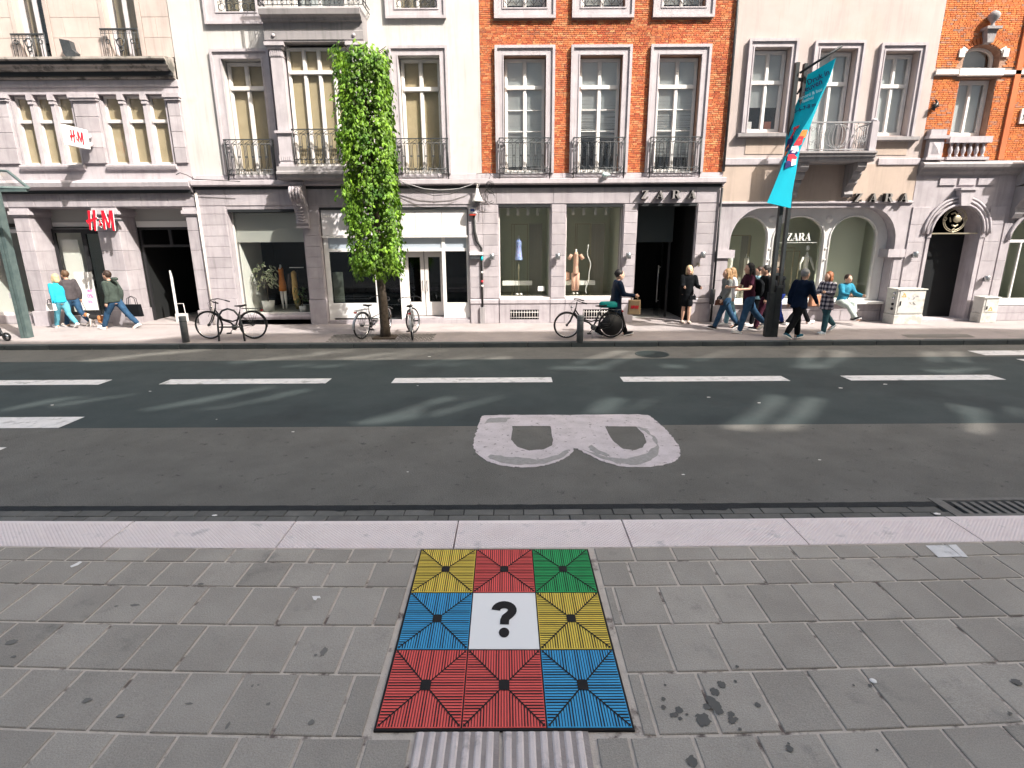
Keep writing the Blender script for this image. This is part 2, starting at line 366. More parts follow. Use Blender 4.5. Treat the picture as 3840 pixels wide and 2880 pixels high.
# drain grate
dr = empty('drain_grate', (4.4, 4.62, ZR), label='cast iron drain grate in the gutter beside the pale kerb', cat='drain')
mb = MB(); ya, yb = 4.42, 4.78
mb.box(-.46,.50,ya-4.62,ya-4.62+.05,-.03,.006); mb.box(-.46,.50,yb-4.62-.05,yb-4.62,-.03,.006)
mb.box(-.46,-.36,ya-4.57,yb-4.67,-.03,.006); mb.box(.44,.50,ya-4.57,yb-4.67,-.03,.006)
grm = mat('cast_iron', (.10,.105,.10), (.15,.15,.145), rough=.6, scale=20); mb.build('grate_frame', grm, dr)
for i in range(9):
    x = -.30+i*.085
    gb('grate_bar', x, x+.042, ya-4.565, yb-4.675, -.025, .003, grm, dr)
gb('drain_pit', -.42, .46, ya-4.60, yb-4.64, -.30, -.10, K['dark_void'], dr)
# pale kerb stones with raised dots
def dots(m, sx=46., amp=.9):
    t = m.node_tree; p = [n for n in t.nodes if n.type == 'BSDF_PRINCIPLED'][0]; N = t.nodes.new; L = t.links.new
    g = N('ShaderNodeNewGeometry'); mp = N('ShaderNodeMapping'); mp.inputs['Scale'].default_value = (sx, sx*1.05, 0); mp.inputs['Rotation'].default_value = (0,0,radians(45)); L(g.outputs['Position'], mp.inputs[0])
    v = N('ShaderNodeTexVoronoi'); v.inputs['Randomness'].default_value = 0.; v.inputs['Scale'].default_value = 1.; L(mp.outputs[0], v.inputs['Vector'])
    r = N('ShaderNodeMapRange'); r.inputs[1].default_value=.15; r.inputs[2].default_value=.5; r.inputs[3].default_value=1; r.inputs[4].default_value=0; L(v.outputs['Distance'], r.inputs[0])
    b = N('ShaderNodeBump'); b.inputs['Strength'].default_value = amp; b.inputs['Distance'].default_value = .006; L(r.outputs[0], b.inputs['Height']); L(b.outputs[0], p.inputs['Normal'])
dots(K['dimple_white'])
kerb = empty('bus_stop_kerb', (0,0,0), kind='structure', label='raised kerb of pale concrete blocks with dotted tops')
kx = -5.83 + 1.345*0
xs = [-5.83+1.345*i for i in range(10)]
for i in range(9):
    a, b = xs[i]+.006, xs[i+1]-.006
    n = 6; vs = []; fs = []
    prof = [(3.695,-.05),(3.695,-.004),(3.70,0.),(4.06,.002),(4.112,-.002),(4.125,-.03),(4.13,-.28)]
    for j in range(n+1):
        x = a+(b-a)*j/n
        for (Y, z) in prof: vs.append((x, cy_(x, Y), z))
    P = len(prof); mm = []
    for j in range(n):
        for q in range(P-1): fs.append((j*P+q, (j+1)*P+q, (j+1)*P+q+1, j*P+q+1)); mm.append(1 if q == 2 else 0)
    fs.append(tuple(range(P))); mm.append(0); fs.append(tuple(n*P+q for q in range(P))); mm.append(0)
    mb = MB(); mb.add(vs, fs); mb.m = mm
    mb.build('kerb_stone', [K['kerb_white'], K['dimple_white']], kerb)
# near pavement
pav = empty('pavement', (0,0,0), kind='structure', label='near pavement of square grey concrete tiles in offset rows')
gb('mortar_bed', -40, 40, -6, 3.66, -.3, -.0085, K['mortar'], pav)
mb = MB(); vs=[]; fs=[]
for i in range(61):
    x = -6+12*i/60; vs += [(x, 3.6, -.0083), (x, cy_(x,3.695), -.0083)]
for i in range(60): fs.append((2*i,2*i+2,2*i+3,2*i+1))
mb.add(vs, fs).build('mortar_edge', K['mortar'], pav)
rows = [3.690,3.503,3.212,2.832,2.450,2.062,1.690,1.31,.95]
phL = [-1.20,-.99,-.85,-.955,-1.143,-.69,-.85,-.7]; phR = [1.18,1.11,.96,1.165,.97,.83,.96,.8]
for r in range(8):
    yb, ya = rows[r], rows[r+1]
    for side in (-1, 1):
        if side < 0: lim = -.705 if r < 5 else -.475; p0 = phL[r]
        else: lim = .60 if r < 5 else .375; p0 = phR[r]
        j = []
        s = .296
        ext = 4.9 if r < 4 else 3.8
        if side < 0:
            x = p0 + s*4
            while x > lim - .05: x -= s
            j = [lim]; 
            while x > -ext: j.append(x); x -= s
            j = j[::-1]
        else:
            x = p0 - s*4
            while x < lim + .05: x += s
            j = [lim]
            while x < ext: j.append(x); x += s
        for a, b in zip(j, j[1:]):
            g = .0088; a2, b2 = a+g, b-g
            jt = [random.uniform(-.002,.002) for _ in range(4)]
            c = [(a2, cy_(a2,ya+g)+jt[0]), (b2, cy_(b2,ya+g)+jt[1]), (b2, cy_(b2,yb-g)+jt[2]), (a2, cy_(a2,yb-g)+jt[3])]
            slab(c, random.uniform(-.0022,.0012), -.02, .004).build('paving_tile', K['paver'], pav)
# tactile strip with ribs running towards the kerb
km('groove', (.30,.265,.255), (.38,.34,.33), rough=.95, scale=9, bump=.5)
tac = empty('tactile_strip', (0,0,0), kind='structure', label='pale ribbed guidance strip in the middle of the pavement')
for (a, b) in ((-.468,-.065),(-.057,.352)):
    for (ya, yb) in ((1.70,2.098),(1.29,1.693),(.88,1.283)):
        mb = MB(); mb.box(a+.004, b-.004, ya+.003, yb-.003, -.03, -.001)
        nr = 7; pw = (b-a-.02)/nr
        for k in range(nr):
            x = a+.012+k*pw; w1 = pw*.60
            mb.add([(x,ya+.006,-.001),(x+w1,ya+.006,-.001),(x+w1-.008,ya+.009,.006),(x+.008,ya+.009,.006),(x,yb-.006,-.001),(x+w1,yb-.006,-.001),(x+w1-.008,yb-.009,.006),(x+.008,yb-.009,.006)],
                   [(0,1,2,3),(5,4,7,6),(3,2,6,7),(0,3,7,4),(1,5,6,2)])
        mb.m = [1]*6+[0]*(len(mb.f)-6); mb.build('ribbed_tile', [K['ribbed_white'], K['groove']], tac)
# coloured puzzle panels lying over the strip
def px4(a, b): return (1300+a*.5425, 2000+b*.5425)
GR = [[(518,112),(898,112),(1281,111),(1662,111)],[(443,411),(872,411),(1306,410),(1736,410)],[(342,806),(838,806),(1338,806),(1838,804)],[(197,1353),(792,1352),(1385,1350),(1981,1350)]]
GW = [[gp(*px4(*p), .006) for p in r] for r in GR]
mk = dict(Y=mat('panel_yellow',(.90,.68,.11),(.86,.64,.10),rough=.75,bump=.1), R=mat('panel_red',(.90,.13,.12),(.86,.12,.11),rough=.75,bump=.1), G=mat('panel_green',(.03,.46,.14),(.03,.42,.13),rough=.75,bump=.1),
          B=mat('panel_blue',(.06,.42,.78),(.055,.39,.74),rough=.75,bump=.1), W=mat('panel_white',(.86,.86,.86),rough=.75))
ink = mat('panel_ink', (.012,.011,.012), rough=.8)
mat_root = empty('pavement_art', (-.05, 2.9, 0), label='square of nine coloured panels with black line patterns and a question mark', cat='pavement art')
o_ = Vector((-.05, 2.9, 0))
pts = [GW[3][0], GW[3][3], GW[0][3], GW[0][0]]; e = .007
c = [Vector(p)-o_ for p in pts]; c = [c[0]+Vector((-e,-e,0)), c[1]+Vector((e,-e,0)), c[2]+Vector((e,e,0)), c[3]+Vector((-e,e,0))]
slab(c, .005, -.009, .001).build('backing_sheet', ink, mat_root)
pat = ['YRG','BWY','RRB']
for i in range(3):
    for j in range(3):
        q = [GW[i+1][j]-o_, GW[i+1][j+1]-o_, GW[i][j+1]-o_, GW[i][j]-o_]
        def bl(u, v, z=0): p = q[0]*(1-u)*(1-v)+q[1]*u*(1-v)+q[2]*u*v+q[3]*(1-u)*v; return (p.x, p.y, z)
        g = .010
        pn = slab([bl(g,g),bl(1-g,g),bl(1-g,1-g),bl(g,1-g)], .008, .0045, .0008).build('panel', mk[pat[i][j]], mat_root)
        if pat[i][j] != 'W':
            rr = random.Random(i*3+j); mb = MB(); Z = .0100
            def qd(a, b, c_, d, z): mb.quad(bl(*a,z), bl(*b,z), bl(*c_,z), bl(*d,z))
            nl = 27
            for k in range(nl):
                t = .045+.91*k/(nl-1); w = .0078 if (k*2+i+j)%5 in (0,3) else .0050
                h = min(t, 1-t)
                for lo, hi in ((g*1.6, h-.012), (1-h+.012, 1-g*1.6)):
                    if hi-lo < .012: continue
                    qd((t-w/1,lo),(t+w/1,lo),(t+w/1,hi),(t-w/1,hi), Z)
                    qd((lo,t-w),(hi,t-w),(hi,t+w),(lo,t+w), Z)
            w = .009
            for (a, b) in (((.02,.02),(.98,.98)),((.02,.98),(.98,.02))):
                dx, dy = b[0]-a[0], b[1]-a[1]; l = sqrt(dx*dx+dy*dy); nx, ny = -dy/l*w, dx/l*w
                zz = Z+.0006+(.0004 if a[1] > .5 else 0); qd((a[0]+nx,a[1]+ny),(a[0]-nx,a[1]-ny),(b[0]-nx,b[1]-ny),(b[0]+nx,b[1]+ny), zz)
            vs = [bl(.5+.068*math.copysign(abs(cos(a))**.45,cos(a)), .525-.02+.068*math.copysign(abs(sin(a))**.45,sin(a)), Z+.0016) for a in [2*pi*s/28 for s in range(28)]]
            mb.add(vs, [tuple(range(28))])
            mb.build('line_pattern', ink, pn)
        else:
            # question mark: bowl stroke and dot
            c0 = [(.355,.60,.0),]
            ctr = []; 
            for s in range(15):
                a = radians(180-s*15.5); ctr.append((.5+.125*cos(a), .655+.10*sin(a)))
            ctr += [(.575,.565),(.525,.52),(.508,.47),(.505,.40)]
            vs = []; fs = []; hw = .067
            for s, (a, b) in enumerate(ctr):
                p1 = ctr[max(0,s-1)]; p2 = ctr[min(len(ctr)-1,s+1)]; dx, dy = p2[0]-p1[0], p2[1]-p1[1]; l = sqrt(dx*dx+dy*dy)
                vs += [bl(a-dy/l*hw, b+dx/l*hw, .0105), bl(a+dy/l*hw, b-dx/l*hw, .0105)]
            for s in range(len(ctr)-1): fs.append((2*s,2*s+1,2*s+3,2*s+2))
            mb = MB().add(vs, fs)
            mb.add([bl(.5+.075*cos(2*pi*s/30), .265+.08*sin(2*pi*s/30), .0105) for s in range(30)], [tuple(range(30))])
            mb.build('question_mark', ink, pn)
# far pavement and kerb
far = empty('pavement', (0,0,0), kind='structure', label='far pavement of smooth pinkish grey paving in front of the shops')
vs = []; fs = []
Ys = [12.60, 13.0, 13.6, D+.4]; Zs = [-.052, -.012, 0, 0]
for i in range(41):
    x = -40+2*i; vs += [(x, y, z) for y, z in zip(Ys, Zs)]
for i in range(40):
    for q in range(3): fs.append((4*i+q, 4*i+4+q, 4*i+5+q, 4*i+1+q))
MB().add(vs, fs).build('paving_surface', K['far_paving'], far)
gb('paving_base', -40, 40, 12.6, D+.3, -.5, -.07, K['far_paving'], far)
fk = empty('kerb', (0,0,0), kind='structure', label='dark stone kerb along the far side of the road')
for i in range(38):
    a = -19+i*1.0 + .35; v, f = bevbox(a+.004, a+.996, 12.44, 12.60, -.5, -.05, .012)
    MB().add([(x, y, z) for x, y, z in v], f).build('kerb_stone', K['dark_kerb'], fk)
# cobbles round the tree
cob = tag(link('cobbles', (lambda mb: ([mb.add(*(lambda v,f:([(p[0],p[1],p[2]) for p in v],f))(*(lambda xx,yy,zz: ([(xx,yy,zz-.006),(xx+.085,yy,zz-.006),(xx+.085,yy+.085,zz-.006),(xx,yy+.085,zz-.006),(xx+.01,yy+.01,zz+.008),(xx+.075,yy+.01,zz+.008),(xx+.075,yy+.075,zz+.008),(xx+.01,yy+.075,zz+.008)],[(4,5,6,7),(0,1,5,4),(1,2,6,5),(2,3,7,6),(3,0,4,7)]))(-4.35+i*.095+(j%2)*.04, 12.66+j*.095, -.045+min(1,(j*.095)/.4)*.045))) for i in range(26) for j in range(8) if not ((-4.35+i*.095+.05+3.03)**2+(12.66+j*.095+.04-13.07)**2 < .30**2)], mb)[1].mesh('cobbles', K['cobble']))(MB())), kind='stuff', label='small stone cobbles round the foot of the tree')
gb('tree_pit', -3.30, -2.76, 12.82, 13.34, -.1, .003, K['bark'], kind='structure', label='bare soil square at the foot of the tree')
# manhole and small covers
mh = gp(2390+55, 1328, ZR)
mb = MB(); mb.lathe([(.36,0),(.36,.006),(.33,.007),(.33,.002),(.01,.002)], (0,0,0), 32)
for i in range(-6, 7):
    w = sqrt(max(0, .31**2-(i*.046)**2)); mb.box(-w, w, i*.046-.010, i*.046+.010, .0022, .0060)
mb.build('manhole_cover', K['asphalt_dark'], loc=mh, label='round ribbed manhole cover in the far edge of the road', cat='manhole cover')
for (u0,u1,v0,v1,nm) in ((3420,3770,1265,1278,'a'),):
    a, b = gp(3445,1264), gp(3745,1277)
    MB().quad((a.x-.15,12.72,-.030),(b.x,12.72,-.030),(b.x,12.98,-.006),(a.x-.15,12.98,-.006)).build('inspection_cover', K['cobble'], kind='structure', label='pale rectangular cover in the far pavement')
# ---------------------------------------------------------------- road markings
def mark(poly, z, mt, label, name='road_marking'):
    MB().prism(poly, [], z, z-.003, plane='xy').build(name, mt, kind='structure', label=label)
dl = [(-10.6,-7.18),(-6.13,-3.24),(-2.10,.70),(1.93,4.82),(5.88,8.56),(9.85,12.6),(-14.4,-11.4)]
for i, (a, b) in enumerate(dl):
    mark([(a,9.24),(b,9.24),(b,9.585),(a,9.585)], ZR+.005, K['road_paint'], 'white dash of the lane line on the dark asphalt')
mark([(-13,6.96),(-6.06,6.96),(-6.06,7.43),(-13,7.43)], ZR+.005, K['road_paint'], 'wide white dash at the left edge of the dark strip')
mark([(-12,5.88),(-6.12,5.88),(-6.12,6.25),(-12,6.25)], ZR+.005, K['road_paint'], 'white dash entering at the left edge of the old asphalt')
mark([(9.9,11.28),(14,11.28),(14,11.75),(9.9,11.75)], ZR+.005, K['road_paint'], 'white dash near the far kerb on the right')
mark([(10.2,10.55),(14,10.55),(14,10.89),(10.2,10.89)], ZR+.005, K['road_paint'], 'white dash just this side of the far kerb dash')
def r2(a, b): p = gp(1250+a*.6103, 1250+b*.6103, ZR); return (p.x, p.y)
def smooth(P, it=2):
    for _ in range(it):
        P = [q for i in range(len(P)) for q in (tuple(.75*a+.25*b for a, b in zip(P[i], P[(i+1)%len(P)])), tuple(.25*a+.75*b for a, b in zip(P[i], P[(i+1)%len(P)])))]
    return P
Bo = [(905,515),(935,503),(1300,503),(1700,501),(1925,499),(1960,520),(2010,560),(2060,610),(2115,680),(2137,740),(2120,775),(2060,805),(1950,824),(1800,825),(1680,800),(1560,745),(1483,700),(1470,735),(1400,785),(1290,818),(1180,828),(1060,820),(960,795),(890,750),(858,700),(865,650),(885,590)]
H1 = [(1102,571),(1335,571),(1350,655),(1345,690),(1290,716),(1200,722),(1130,700),(1093,655)]
H2 = [(1666,573),(1860,573),(1905,620),(1925,670),(1900,705),(1850,720),(1780,712),(1715,660)]
Bo_s = smooth(Bo, 1)
def jag(P, amp, k=3):
    out = []
    for i in range(len(P)):
        a, b = P[i], P[(i+1)%len(P)]
        for s in range(k):
            t = s/k; x, y = a[0]+(b[0]-a[0])*t, a[1]+(b[1]-a[1])*t
            out.append((x+amp*noise.noise((x*23,y*23,0)), y+amp*noise.noise((x*23,y*23,5))))
    return out
Bw = jag([r2(*p) for p in Bo_s], .022, 4)
cx_, cy0 = sum(p[0] for p in Bw)/len(Bw), sum(p[1] for p in Bw)/len(Bw)
bm_ = empty('bus_lane_letter', (cx_, cy0, ZR), kind='structure', label='large worn white letter B painted on the road')
def rel(P): return [(p[0]-cx_, p[1]-cy0) for p in P]
holes = [rel(jag([r2(*p) for p in H1], .012, 4)), rel(jag([r2(*p) for p in H2], .012, 4))]
MB().prism(rel(Bw), holes, .005, .002, plane='xy').build('painted_letter', K['worn_paint'], bm_)
for P in ([(960,745),(1100,765),(1250,775),(1380,752),(1450,712),(1425,760),(1300,800),(1180,810),(1050,800),(950,770)],
          [(1540,718),(1660,762),(1800,772),(1930,742),(1985,690),(1960,640),(1905,600),(1868,578),(1920,588),(1990,655),(2003,720),(1960,785),(1860,808),(1750,800),(1640,768)],
          [(960,522),(1080,520),(1060,548),(930,550)],[(1600,735),(1560,700),(1580,690),(1700,750),(1690,765)]):
    MB().prism(rel(jag([r2(*p) for p in P], .04, 4)), [], .0072, .0052, plane='xy').build('worn_patch', K['paint_edge'], bm_)
# litter and stains on the near pavement
stain = mat('wet_stain', (.10,.10,.095), rough=.6); stain2 = mat('gum_stain', (.17,.165,.155), rough=.8)
def blob(x, y, rx, ry, z, mt, name, **k):
    n = 18; vs = [(x+rx*(1+.5*noise.noise((i*.8,x*9,y)))*cos(2*pi*i/n), y+ry*(1+.5*noise.noise((i*.8,y*9,x)))*sin(2*pi*i/n), z) for i in range(n)]
    return MB().add(vs, [tuple(range(n))])
sp = [(145,875,.008),(225,1018,.022),(205,1045,.016),(185,1048,.014),(232,1068,.012),(135,955,.013),(135,1002,.014),(270,1045,.008),(365,1075,.042),(385,1000,.020),(410,965,.030),(430,990,.036),(455,1025,.026),(430,915,.028),(470,872,.026),(550,855,.010),(525,1045,.020),(530,1080,.024),(553,1072,.012),(678,992,.018),(575,1132,.010),(860,1243,.020),(855,1215,.008),(300,1320,.030),(560,772,.012),(2170,860,.03),(1230,880,.008),(1325,880,.012),(2130,1040,.012),(1365,1253,.007)]
mb = MB()
for a, b, r in sp:
    p = gp(2400+a*.651, 2000+b*.651, 0); q = blob(p.x, p.y, r*.8, r*.9, .0020+.00015*len(mb.f), None, ''); mb.add(q.v, q.f)
mb.build('stain', stain, kind='stuff', label='dark wet splashes on the tiles right of the coloured panels')
mb = MB()
for a, b, rx, ry in [(800,425,.03,.012),(690,432,.012,.008),(1920,700,.018,.036),(1870,722,.010,.010),(1845,1122,.014,.016),(1530,900,.006,.006),(1495,905,.006,.01),(515,990,.022,.016),(715,1082,.02,.01),(1590,1012,.01,.01),(70,645,.03,.02),(80,732,.014,.010),(1120,1010,.02,.006),(1350,1140,.008,.02),(1190,300,.02,.01)]:
    p = gp(a*.633, 2000+b*.633, 0); q = blob(p.x, p.y, rx, ry, .0023, None, ''); mb.add(q.v, q.f)
mb.build('stain', stain2, kind='stuff', label='dark gum spots and scuffs on the tiles left of the coloured panels')
def flat(pts, z, mt, name, label, cat=None, kind=None, h=.002):
    c = sum((gp(*p, z) for p in pts), Vector())/len(pts)
    o = MB().prism([((gp(*p, z)-c).x, (gp(*p, z)-c).y) for p in pts], [], h, 0, plane='xy').build(name, mt, loc=c, label=label, cat=cat, kind=kind)
    return o
q6 = lambda a, b: (2400+a*.651, 2000+b*.651)
flat([q6(1645,72),(q6(1765,68)),(q6(1850,135)),(q6(1720,140))], .002, K['road_paint'], 'paper_scrap', 'trampled white paper with a grey smear beside the kerb', 'litter', h=.003)
flat([q6(1772,68),q6(1820,66),q6(1890,138),q6(1855,137)], .002, K['road_paint'], 'paper_scrap', 'narrow white paper strip beside the trampled paper', 'litter', h=.003)
mb = MB(); mb.lathe([(.001,.004),(.016,.003),(.018,0)], (0,0,0), 16); mb.build('bottle_cap', K['white_plastic'], loc=gp(*q6(1343,850), .001), label='small round white disc between two tiles on the right', cat='litter')
flat([(285+0,2113),(300,2105),(308,2108),(292,2120),(268,2128),(262,2124)], .002, K['white_plastic'], 'paper_scrap', 'torn white scrap on the tiles far left', 'litter')
flat([(1170,2236),(1200,2236),(1203,2244),(1190,2243),(1185,2252),(1176,2250)], .002, K['white_plastic'], 'paper_scrap', 'small torn white scrap left of the coloured panels', 'litter')
bits = [(3510,1927,.02),(160,2122+0,.0)]
r1_ = lambda a, b: (a*.5877, 1250+b*.5877); r2_ = lambda a, b: (1250+a*.6103, 1250+b*.6103); r3_ = lambda a, b: (2540+a*.5877, 1250+b*.5877)
LSC = ['between the two left lane dashes','near the left wide dash','on the old asphalt left of the painted letter','close to the far kerb left of the manhole','under the third lane dash','between the light patches right of the letter','below the rightmost lane dash','just below the gap before the rightmost dash','on the old asphalt right of the painted letter','on the dark strip left of the letter','on the old asphalt straight left of the letter','in the gutter bricks left of centre','in the gutter beside the drain grate','on the dark strip right of the fourth dash','on the old asphalt right below the letter']
for k_, (p, r) in enumerate([(r1_(958,370),.04),(r1_(333,458),.04),(r1_(1870,629),.035),(r2_(590,143),.06),(r2_(518,322),.03),(r3_(522,444),.04),(r3_(1326,325),.06),(r3_(1042,349),.06),(r3_(908,808),.03),(r1_(1382,549),.02),(r2_(457,852),.02),(r1_(1370,1162),.04),(r3_(1658,1152),.05),(r3_(200,408),.05),(r2_(2150,868),.03)]):
    w_ = gp(*p, ZR+.004); q = blob(0, 0, r*.6, r*.35, .002, None, '')
    q.build('litter_scrap', K['white_plastic'], loc=w_, label='small pale scrap of litter '+LSC[k_], cat='litter', group='scraps of litter on the road')
# ---------------------------------------------------------------- building across the street, behind the viewer: it casts the shade; its openings are added to throw light patches on the road
YB = -4.0
def back(p, c, k=1.3):
    g = gp(c[0]+(p[0]-c[0])*k, c[1]+(p[1]-c[1])*k, ZR); t = g.y - YB; return (g.x + SX*t, ZR + SZ*t)
A_ = lambda a, b: (2000+a*.4521, 1140+b*.4521); B_ = lambda a, b: (900+a*.4521, 1140+b*.4521); C_ = lambda a, b: (3000+a*.3797, 1140+b*.3797)
PT = [(A_,[(640,402),(790,402),(430,492),(330,492)]),(A_,[(880,405),(985,405),(670,505),(575,502)]),(A_,[(230,520),(590,520),(560,550),(200,548)]),(A_,[(1110,505),(1255,512),(1240,538),(1085,532)]),
 (A_,[(1600,395),(1640,400),(1420,470),(1350,460)]),(A_,[(1720,398),(1765,400),(1500,472),(1470,470)]),
 (B_,[(0,475),(600,422),(620,432),(0,495)]),(B_,[(640,403),(900,383),(910,394),(650,418)]),(B_,[(770,460),(1180,412),(1290,412),(960,460)]),(B_,[(1300,425),(1500,408),(1520,415),(1320,440)]),
 (B_,[(1000,468),(1240,447),(1260,462),(920,484)]),(B_,[(320,520),(560,503),(600,510),(400,530)]),(B_,[(620,520),(830,506),(880,514),(640,538)]),(B_,[(1330,400),(1480,378),(1500,387),(1380,403)]),
 (B_,[(1560,395),(1720,380),(1740,387),(1580,406)]),(B_,[(1650,472),(2150,405),(2200,407),(1800,468)]),(B_,[(1980,466),(2205,432),(2205,466)]),(B_,[(1390,518),(1640,488),(1645,504),(1480,521)]),(B_,[(1670,510),(1900,490),(1930,497),(1740,521)]),
 (C_,[(100,470),(165,468),(125,590),(12,590),(22,530)]),(C_,[(330,478),(490,478),(460,535),(370,582),(215,585),(340,530)]),(C_,[(12,610),(280,605),(300,625),(250,642),(12,642)]),
 (C_,[(1240,485),(1380,482),(1420,570),(1270,568)]),(C_,[(1480,485),(1620,482),(1680,572),(1570,572)]),(C_,[(1300,640),(1420,655),(1760,630),(1790,650),(1600,688),(1380,683)]),
 (r3_,[(560,410),(700,415),(680,470),(520,620),(300,600),(480,500)]),(r3_,[(800,425),(950,430),(880,540),(780,615),(575,625),(710,520)]),(r3_,[(1740,460),(1980,500),(2030,620),(1960,650),(1870,630),(1840,540)]),(r3_,[(2110,480),(2212,470),(2212,540),(2150,530)]),
 (r2_,[(130,555),(400,480),(640,405),(760,410),(560,462),(500,530),(250,565)]),(r2_,[(640,480),(1000,393),(1030,402),(700,500),(560,530)]),(r2_,[(1560,498),(1620,430),(1700,400),(1800,410),(1770,450),(1720,495)]),(r2_,[(1760,497),(1900,430),(1930,406),(1965,420),(1930,450),(1800,503)]),
 (r1_,[(890,490),(1300,412),(1650,350),(1720,354),(1300,445),(1000,492)]),(r1_,[(1220,490),(1500,452),(1860,370),(1990,365),(1700,434),(1400,486)]),(r1_,[(0,490),(300,425),(520,405),(500,417),(270,460),(0,505)]),(r1_,[(300,464),(500,432),(820,392),(830,402),(600,436),(360,476)]),
 (r1_,[(530,172),(1000,125),(1260,106),(1260,118),(900,152),(640,185)])]
opp = empty('unseen_opposite_building', (0, YB, 0), label='tall unseen building behind the viewer with openings added to throw light patches on the road', cat='building')
hs = []  # openings shaped from the road's light patches, carried back along the sun
for f, P in PT:
    Q = [f(*p) for p in P]; c = (sum(q[0] for q in Q)/len(Q), sum(q[1] for q in Q)/len(Q)); hs.append([back(q, c, 1.36 if f in (A_, B_, C_) else 1.18) for q in Q])
def edgeY(Y): return SZ*(Y-YB)
sh = SX*17.5
top = [(75,13.55),(12.4+sh,13.55),(12.2+sh,13.75),(6.6+sh,13.75),(6.4+sh,13.62),(-.4+sh,13.62),(-7.6+sh,13.55),(-9.6+sh,12.72),(-40,12.72)]
top = [(x, edgeY(y)) for x, y in top]
z0w = min(z for h in hs for _, z in h)-.1; z1w = min(max(z for h in hs for _, z in h)+.1, min(z for _, z in top)-.05)
opm = mat('pale_render', (.56,.54,.50), (.62,.59,.55))
mb = MB(); mb.prism([(-40,-.5),(75,-.5),(75,z0w),(-40,z0w)], [], 0, .1); mb.prism([(-40,z1w),(75,z1w)]+top, [], 0, .1)
N_ = 230; dz_ = (z1w-z0w)/N_
for r in range(N_):
    z = z0w+dz_*(r+.5); iv = []
    for h in hs:
        xs_ = []
        for (x1, y1), (x2, y2) in zip(h, h[1:]+h[:1]):
            if (y1 <= z) != (y2 <= z): xs_.append(x1+(x2-x1)*(z-y1)/(y2-y1))
        xs_.sort(); iv += list(zip(xs_[::2], xs_[1::2]))
    iv.sort(); x = -40
    for a, b in iv+[(75, 75)]:
        if a > x: mb.box(x, a, 0, .1, z-dz_/2, z+dz_/2)
        x = max(x, b)
mb.build('wall', opm, opp)  # unseen wall with the added light patch openings
gb('light_patch_pane', 0, 40, .12, .13, z0w, z1w, K['light_patch_glass'], opp)  # unseen warm pane added behind the light patch openings
# ================================================================ BUILDINGS: helpers
TH = .32
def ring(x0, x1, z0, z1, w, y0, y1, mb, m=0, bottom=True):
    """picture-frame shaped trim outside (x0..z1) with width w"""
    zb = z0-w if bottom else z0
    o = rect(x0-w, x1+w, zb, z1+w); 
    if bottom: mb.prism(o, [rect(x0, x1, z0, z1)], y0, y1, m)
    else: mb.prism([(x0-w,z0),(x0,z0),(x0,z1),(x1,z1),(x1,z0),(x1+w,z0),(x1+w,z1+w),(x0-w,z1+w)], [], y0, y1, m)
    return mb
def window(parent, x0, x1, z0, z1, dep, fm, cols, trans, pane, back=None, fw=.055, mw=.04, bars=(), backd=.10, proud=.0, name='window', blindfn=None):
    Y = D+dep
    mb = MB(); ring(x0+fw, x1-fw, z0+fw, z1-fw, fw, Y, Y+.07, mb)
    xs_ = [x0+fw+(x1-x0-2*fw)*i/cols for i in range(cols+1)]
    for x in xs_[1:-1]: mb.box(x-mw/2, x+mw/2, Y-.006, Y+.064, z0+fw+.002, z1-fw-.002)
    zz = [z0+fw]+list(trans)+[z1-fw]
    for z in trans: mb.box(x0+fw+.002, x1-fw-.002, Y-.018, Y+.060, z-mw/2, z+mw/2); mb.box(x0+fw-.01, x1-fw+.01, Y-.030, Y-.019, z-mw/2-.012, z+mw/2+.012)
    for z in bars:
        mb.box(x0+fw+.002, x1-fw-.002, Y+.010, Y+.045, z-.010, z+.010)
    # sash frames
    for i in range(cols):
        for a, b in zip(zz, zz[1:]):
            xa, xb = xs_[i]+mw/2*(i > 0), xs_[i+1]-mw/2*(i < cols-1); za, zb = a+(mw/2 if a != zz[0] else 0), b-(mw/2 if b != zz[-1] else 0)
            ring(xa+.02, xb-.02, za+.02, zb-.02, .021, Y+.020, Y+.055, mb)
    w = mb.build(name, fm, parent)
    for i in range(cols):
        for a, b in zip(zz, zz[1:]):
            xa, xb = xs_[i]+mw/2*(i > 0), xs_[i+1]-mw/2*(i < cols-1)
            gb('pane', xa+.015, xb-.015, Y+.034, Y+.039, a+mw/2-.003, b-mw/2+.003, pane, w)
    if back: gb('screen', x0+.03, x1-.03, Y+backd, Y+backd+.012, z0+.02, z1-.02, back, w)
    if blindfn: blindfn(w, x0+fw, x1-fw, z0+fw, z1-fw, Y+.062)
    return w
def slats(zs=0., mess=0., seed=1, pitch=.027, gapz=None):
    def fn(w, x0, x1, z0, z1, Y):
        rr = random.Random(seed); mb = MB(); z = z1-.02
        while z > z0+zs:
            ms = mess*max(0, min(1, (z1-z)/(z1-z0)*1.6-.45)); t = rr.uniform(-1,1)*.030*ms; s_ = rr.uniform(0, .6)*ms
            if not (gapz and gapz[0] < z < gapz[1]):
                mb.add([(x0,Y,z+t),(x1,Y,z-t),(x1,Y+.010+.01*s_,z-t-.026*(1-.5*s_)),(x0,Y+.010+.01*s_,z+t-.026*(1-.5*s_))], [(0,1,2,3)])
            z -= pitch*(1+.4*ms*rr.random())
        mb.build('blind', K['blind'], w)
    return fn
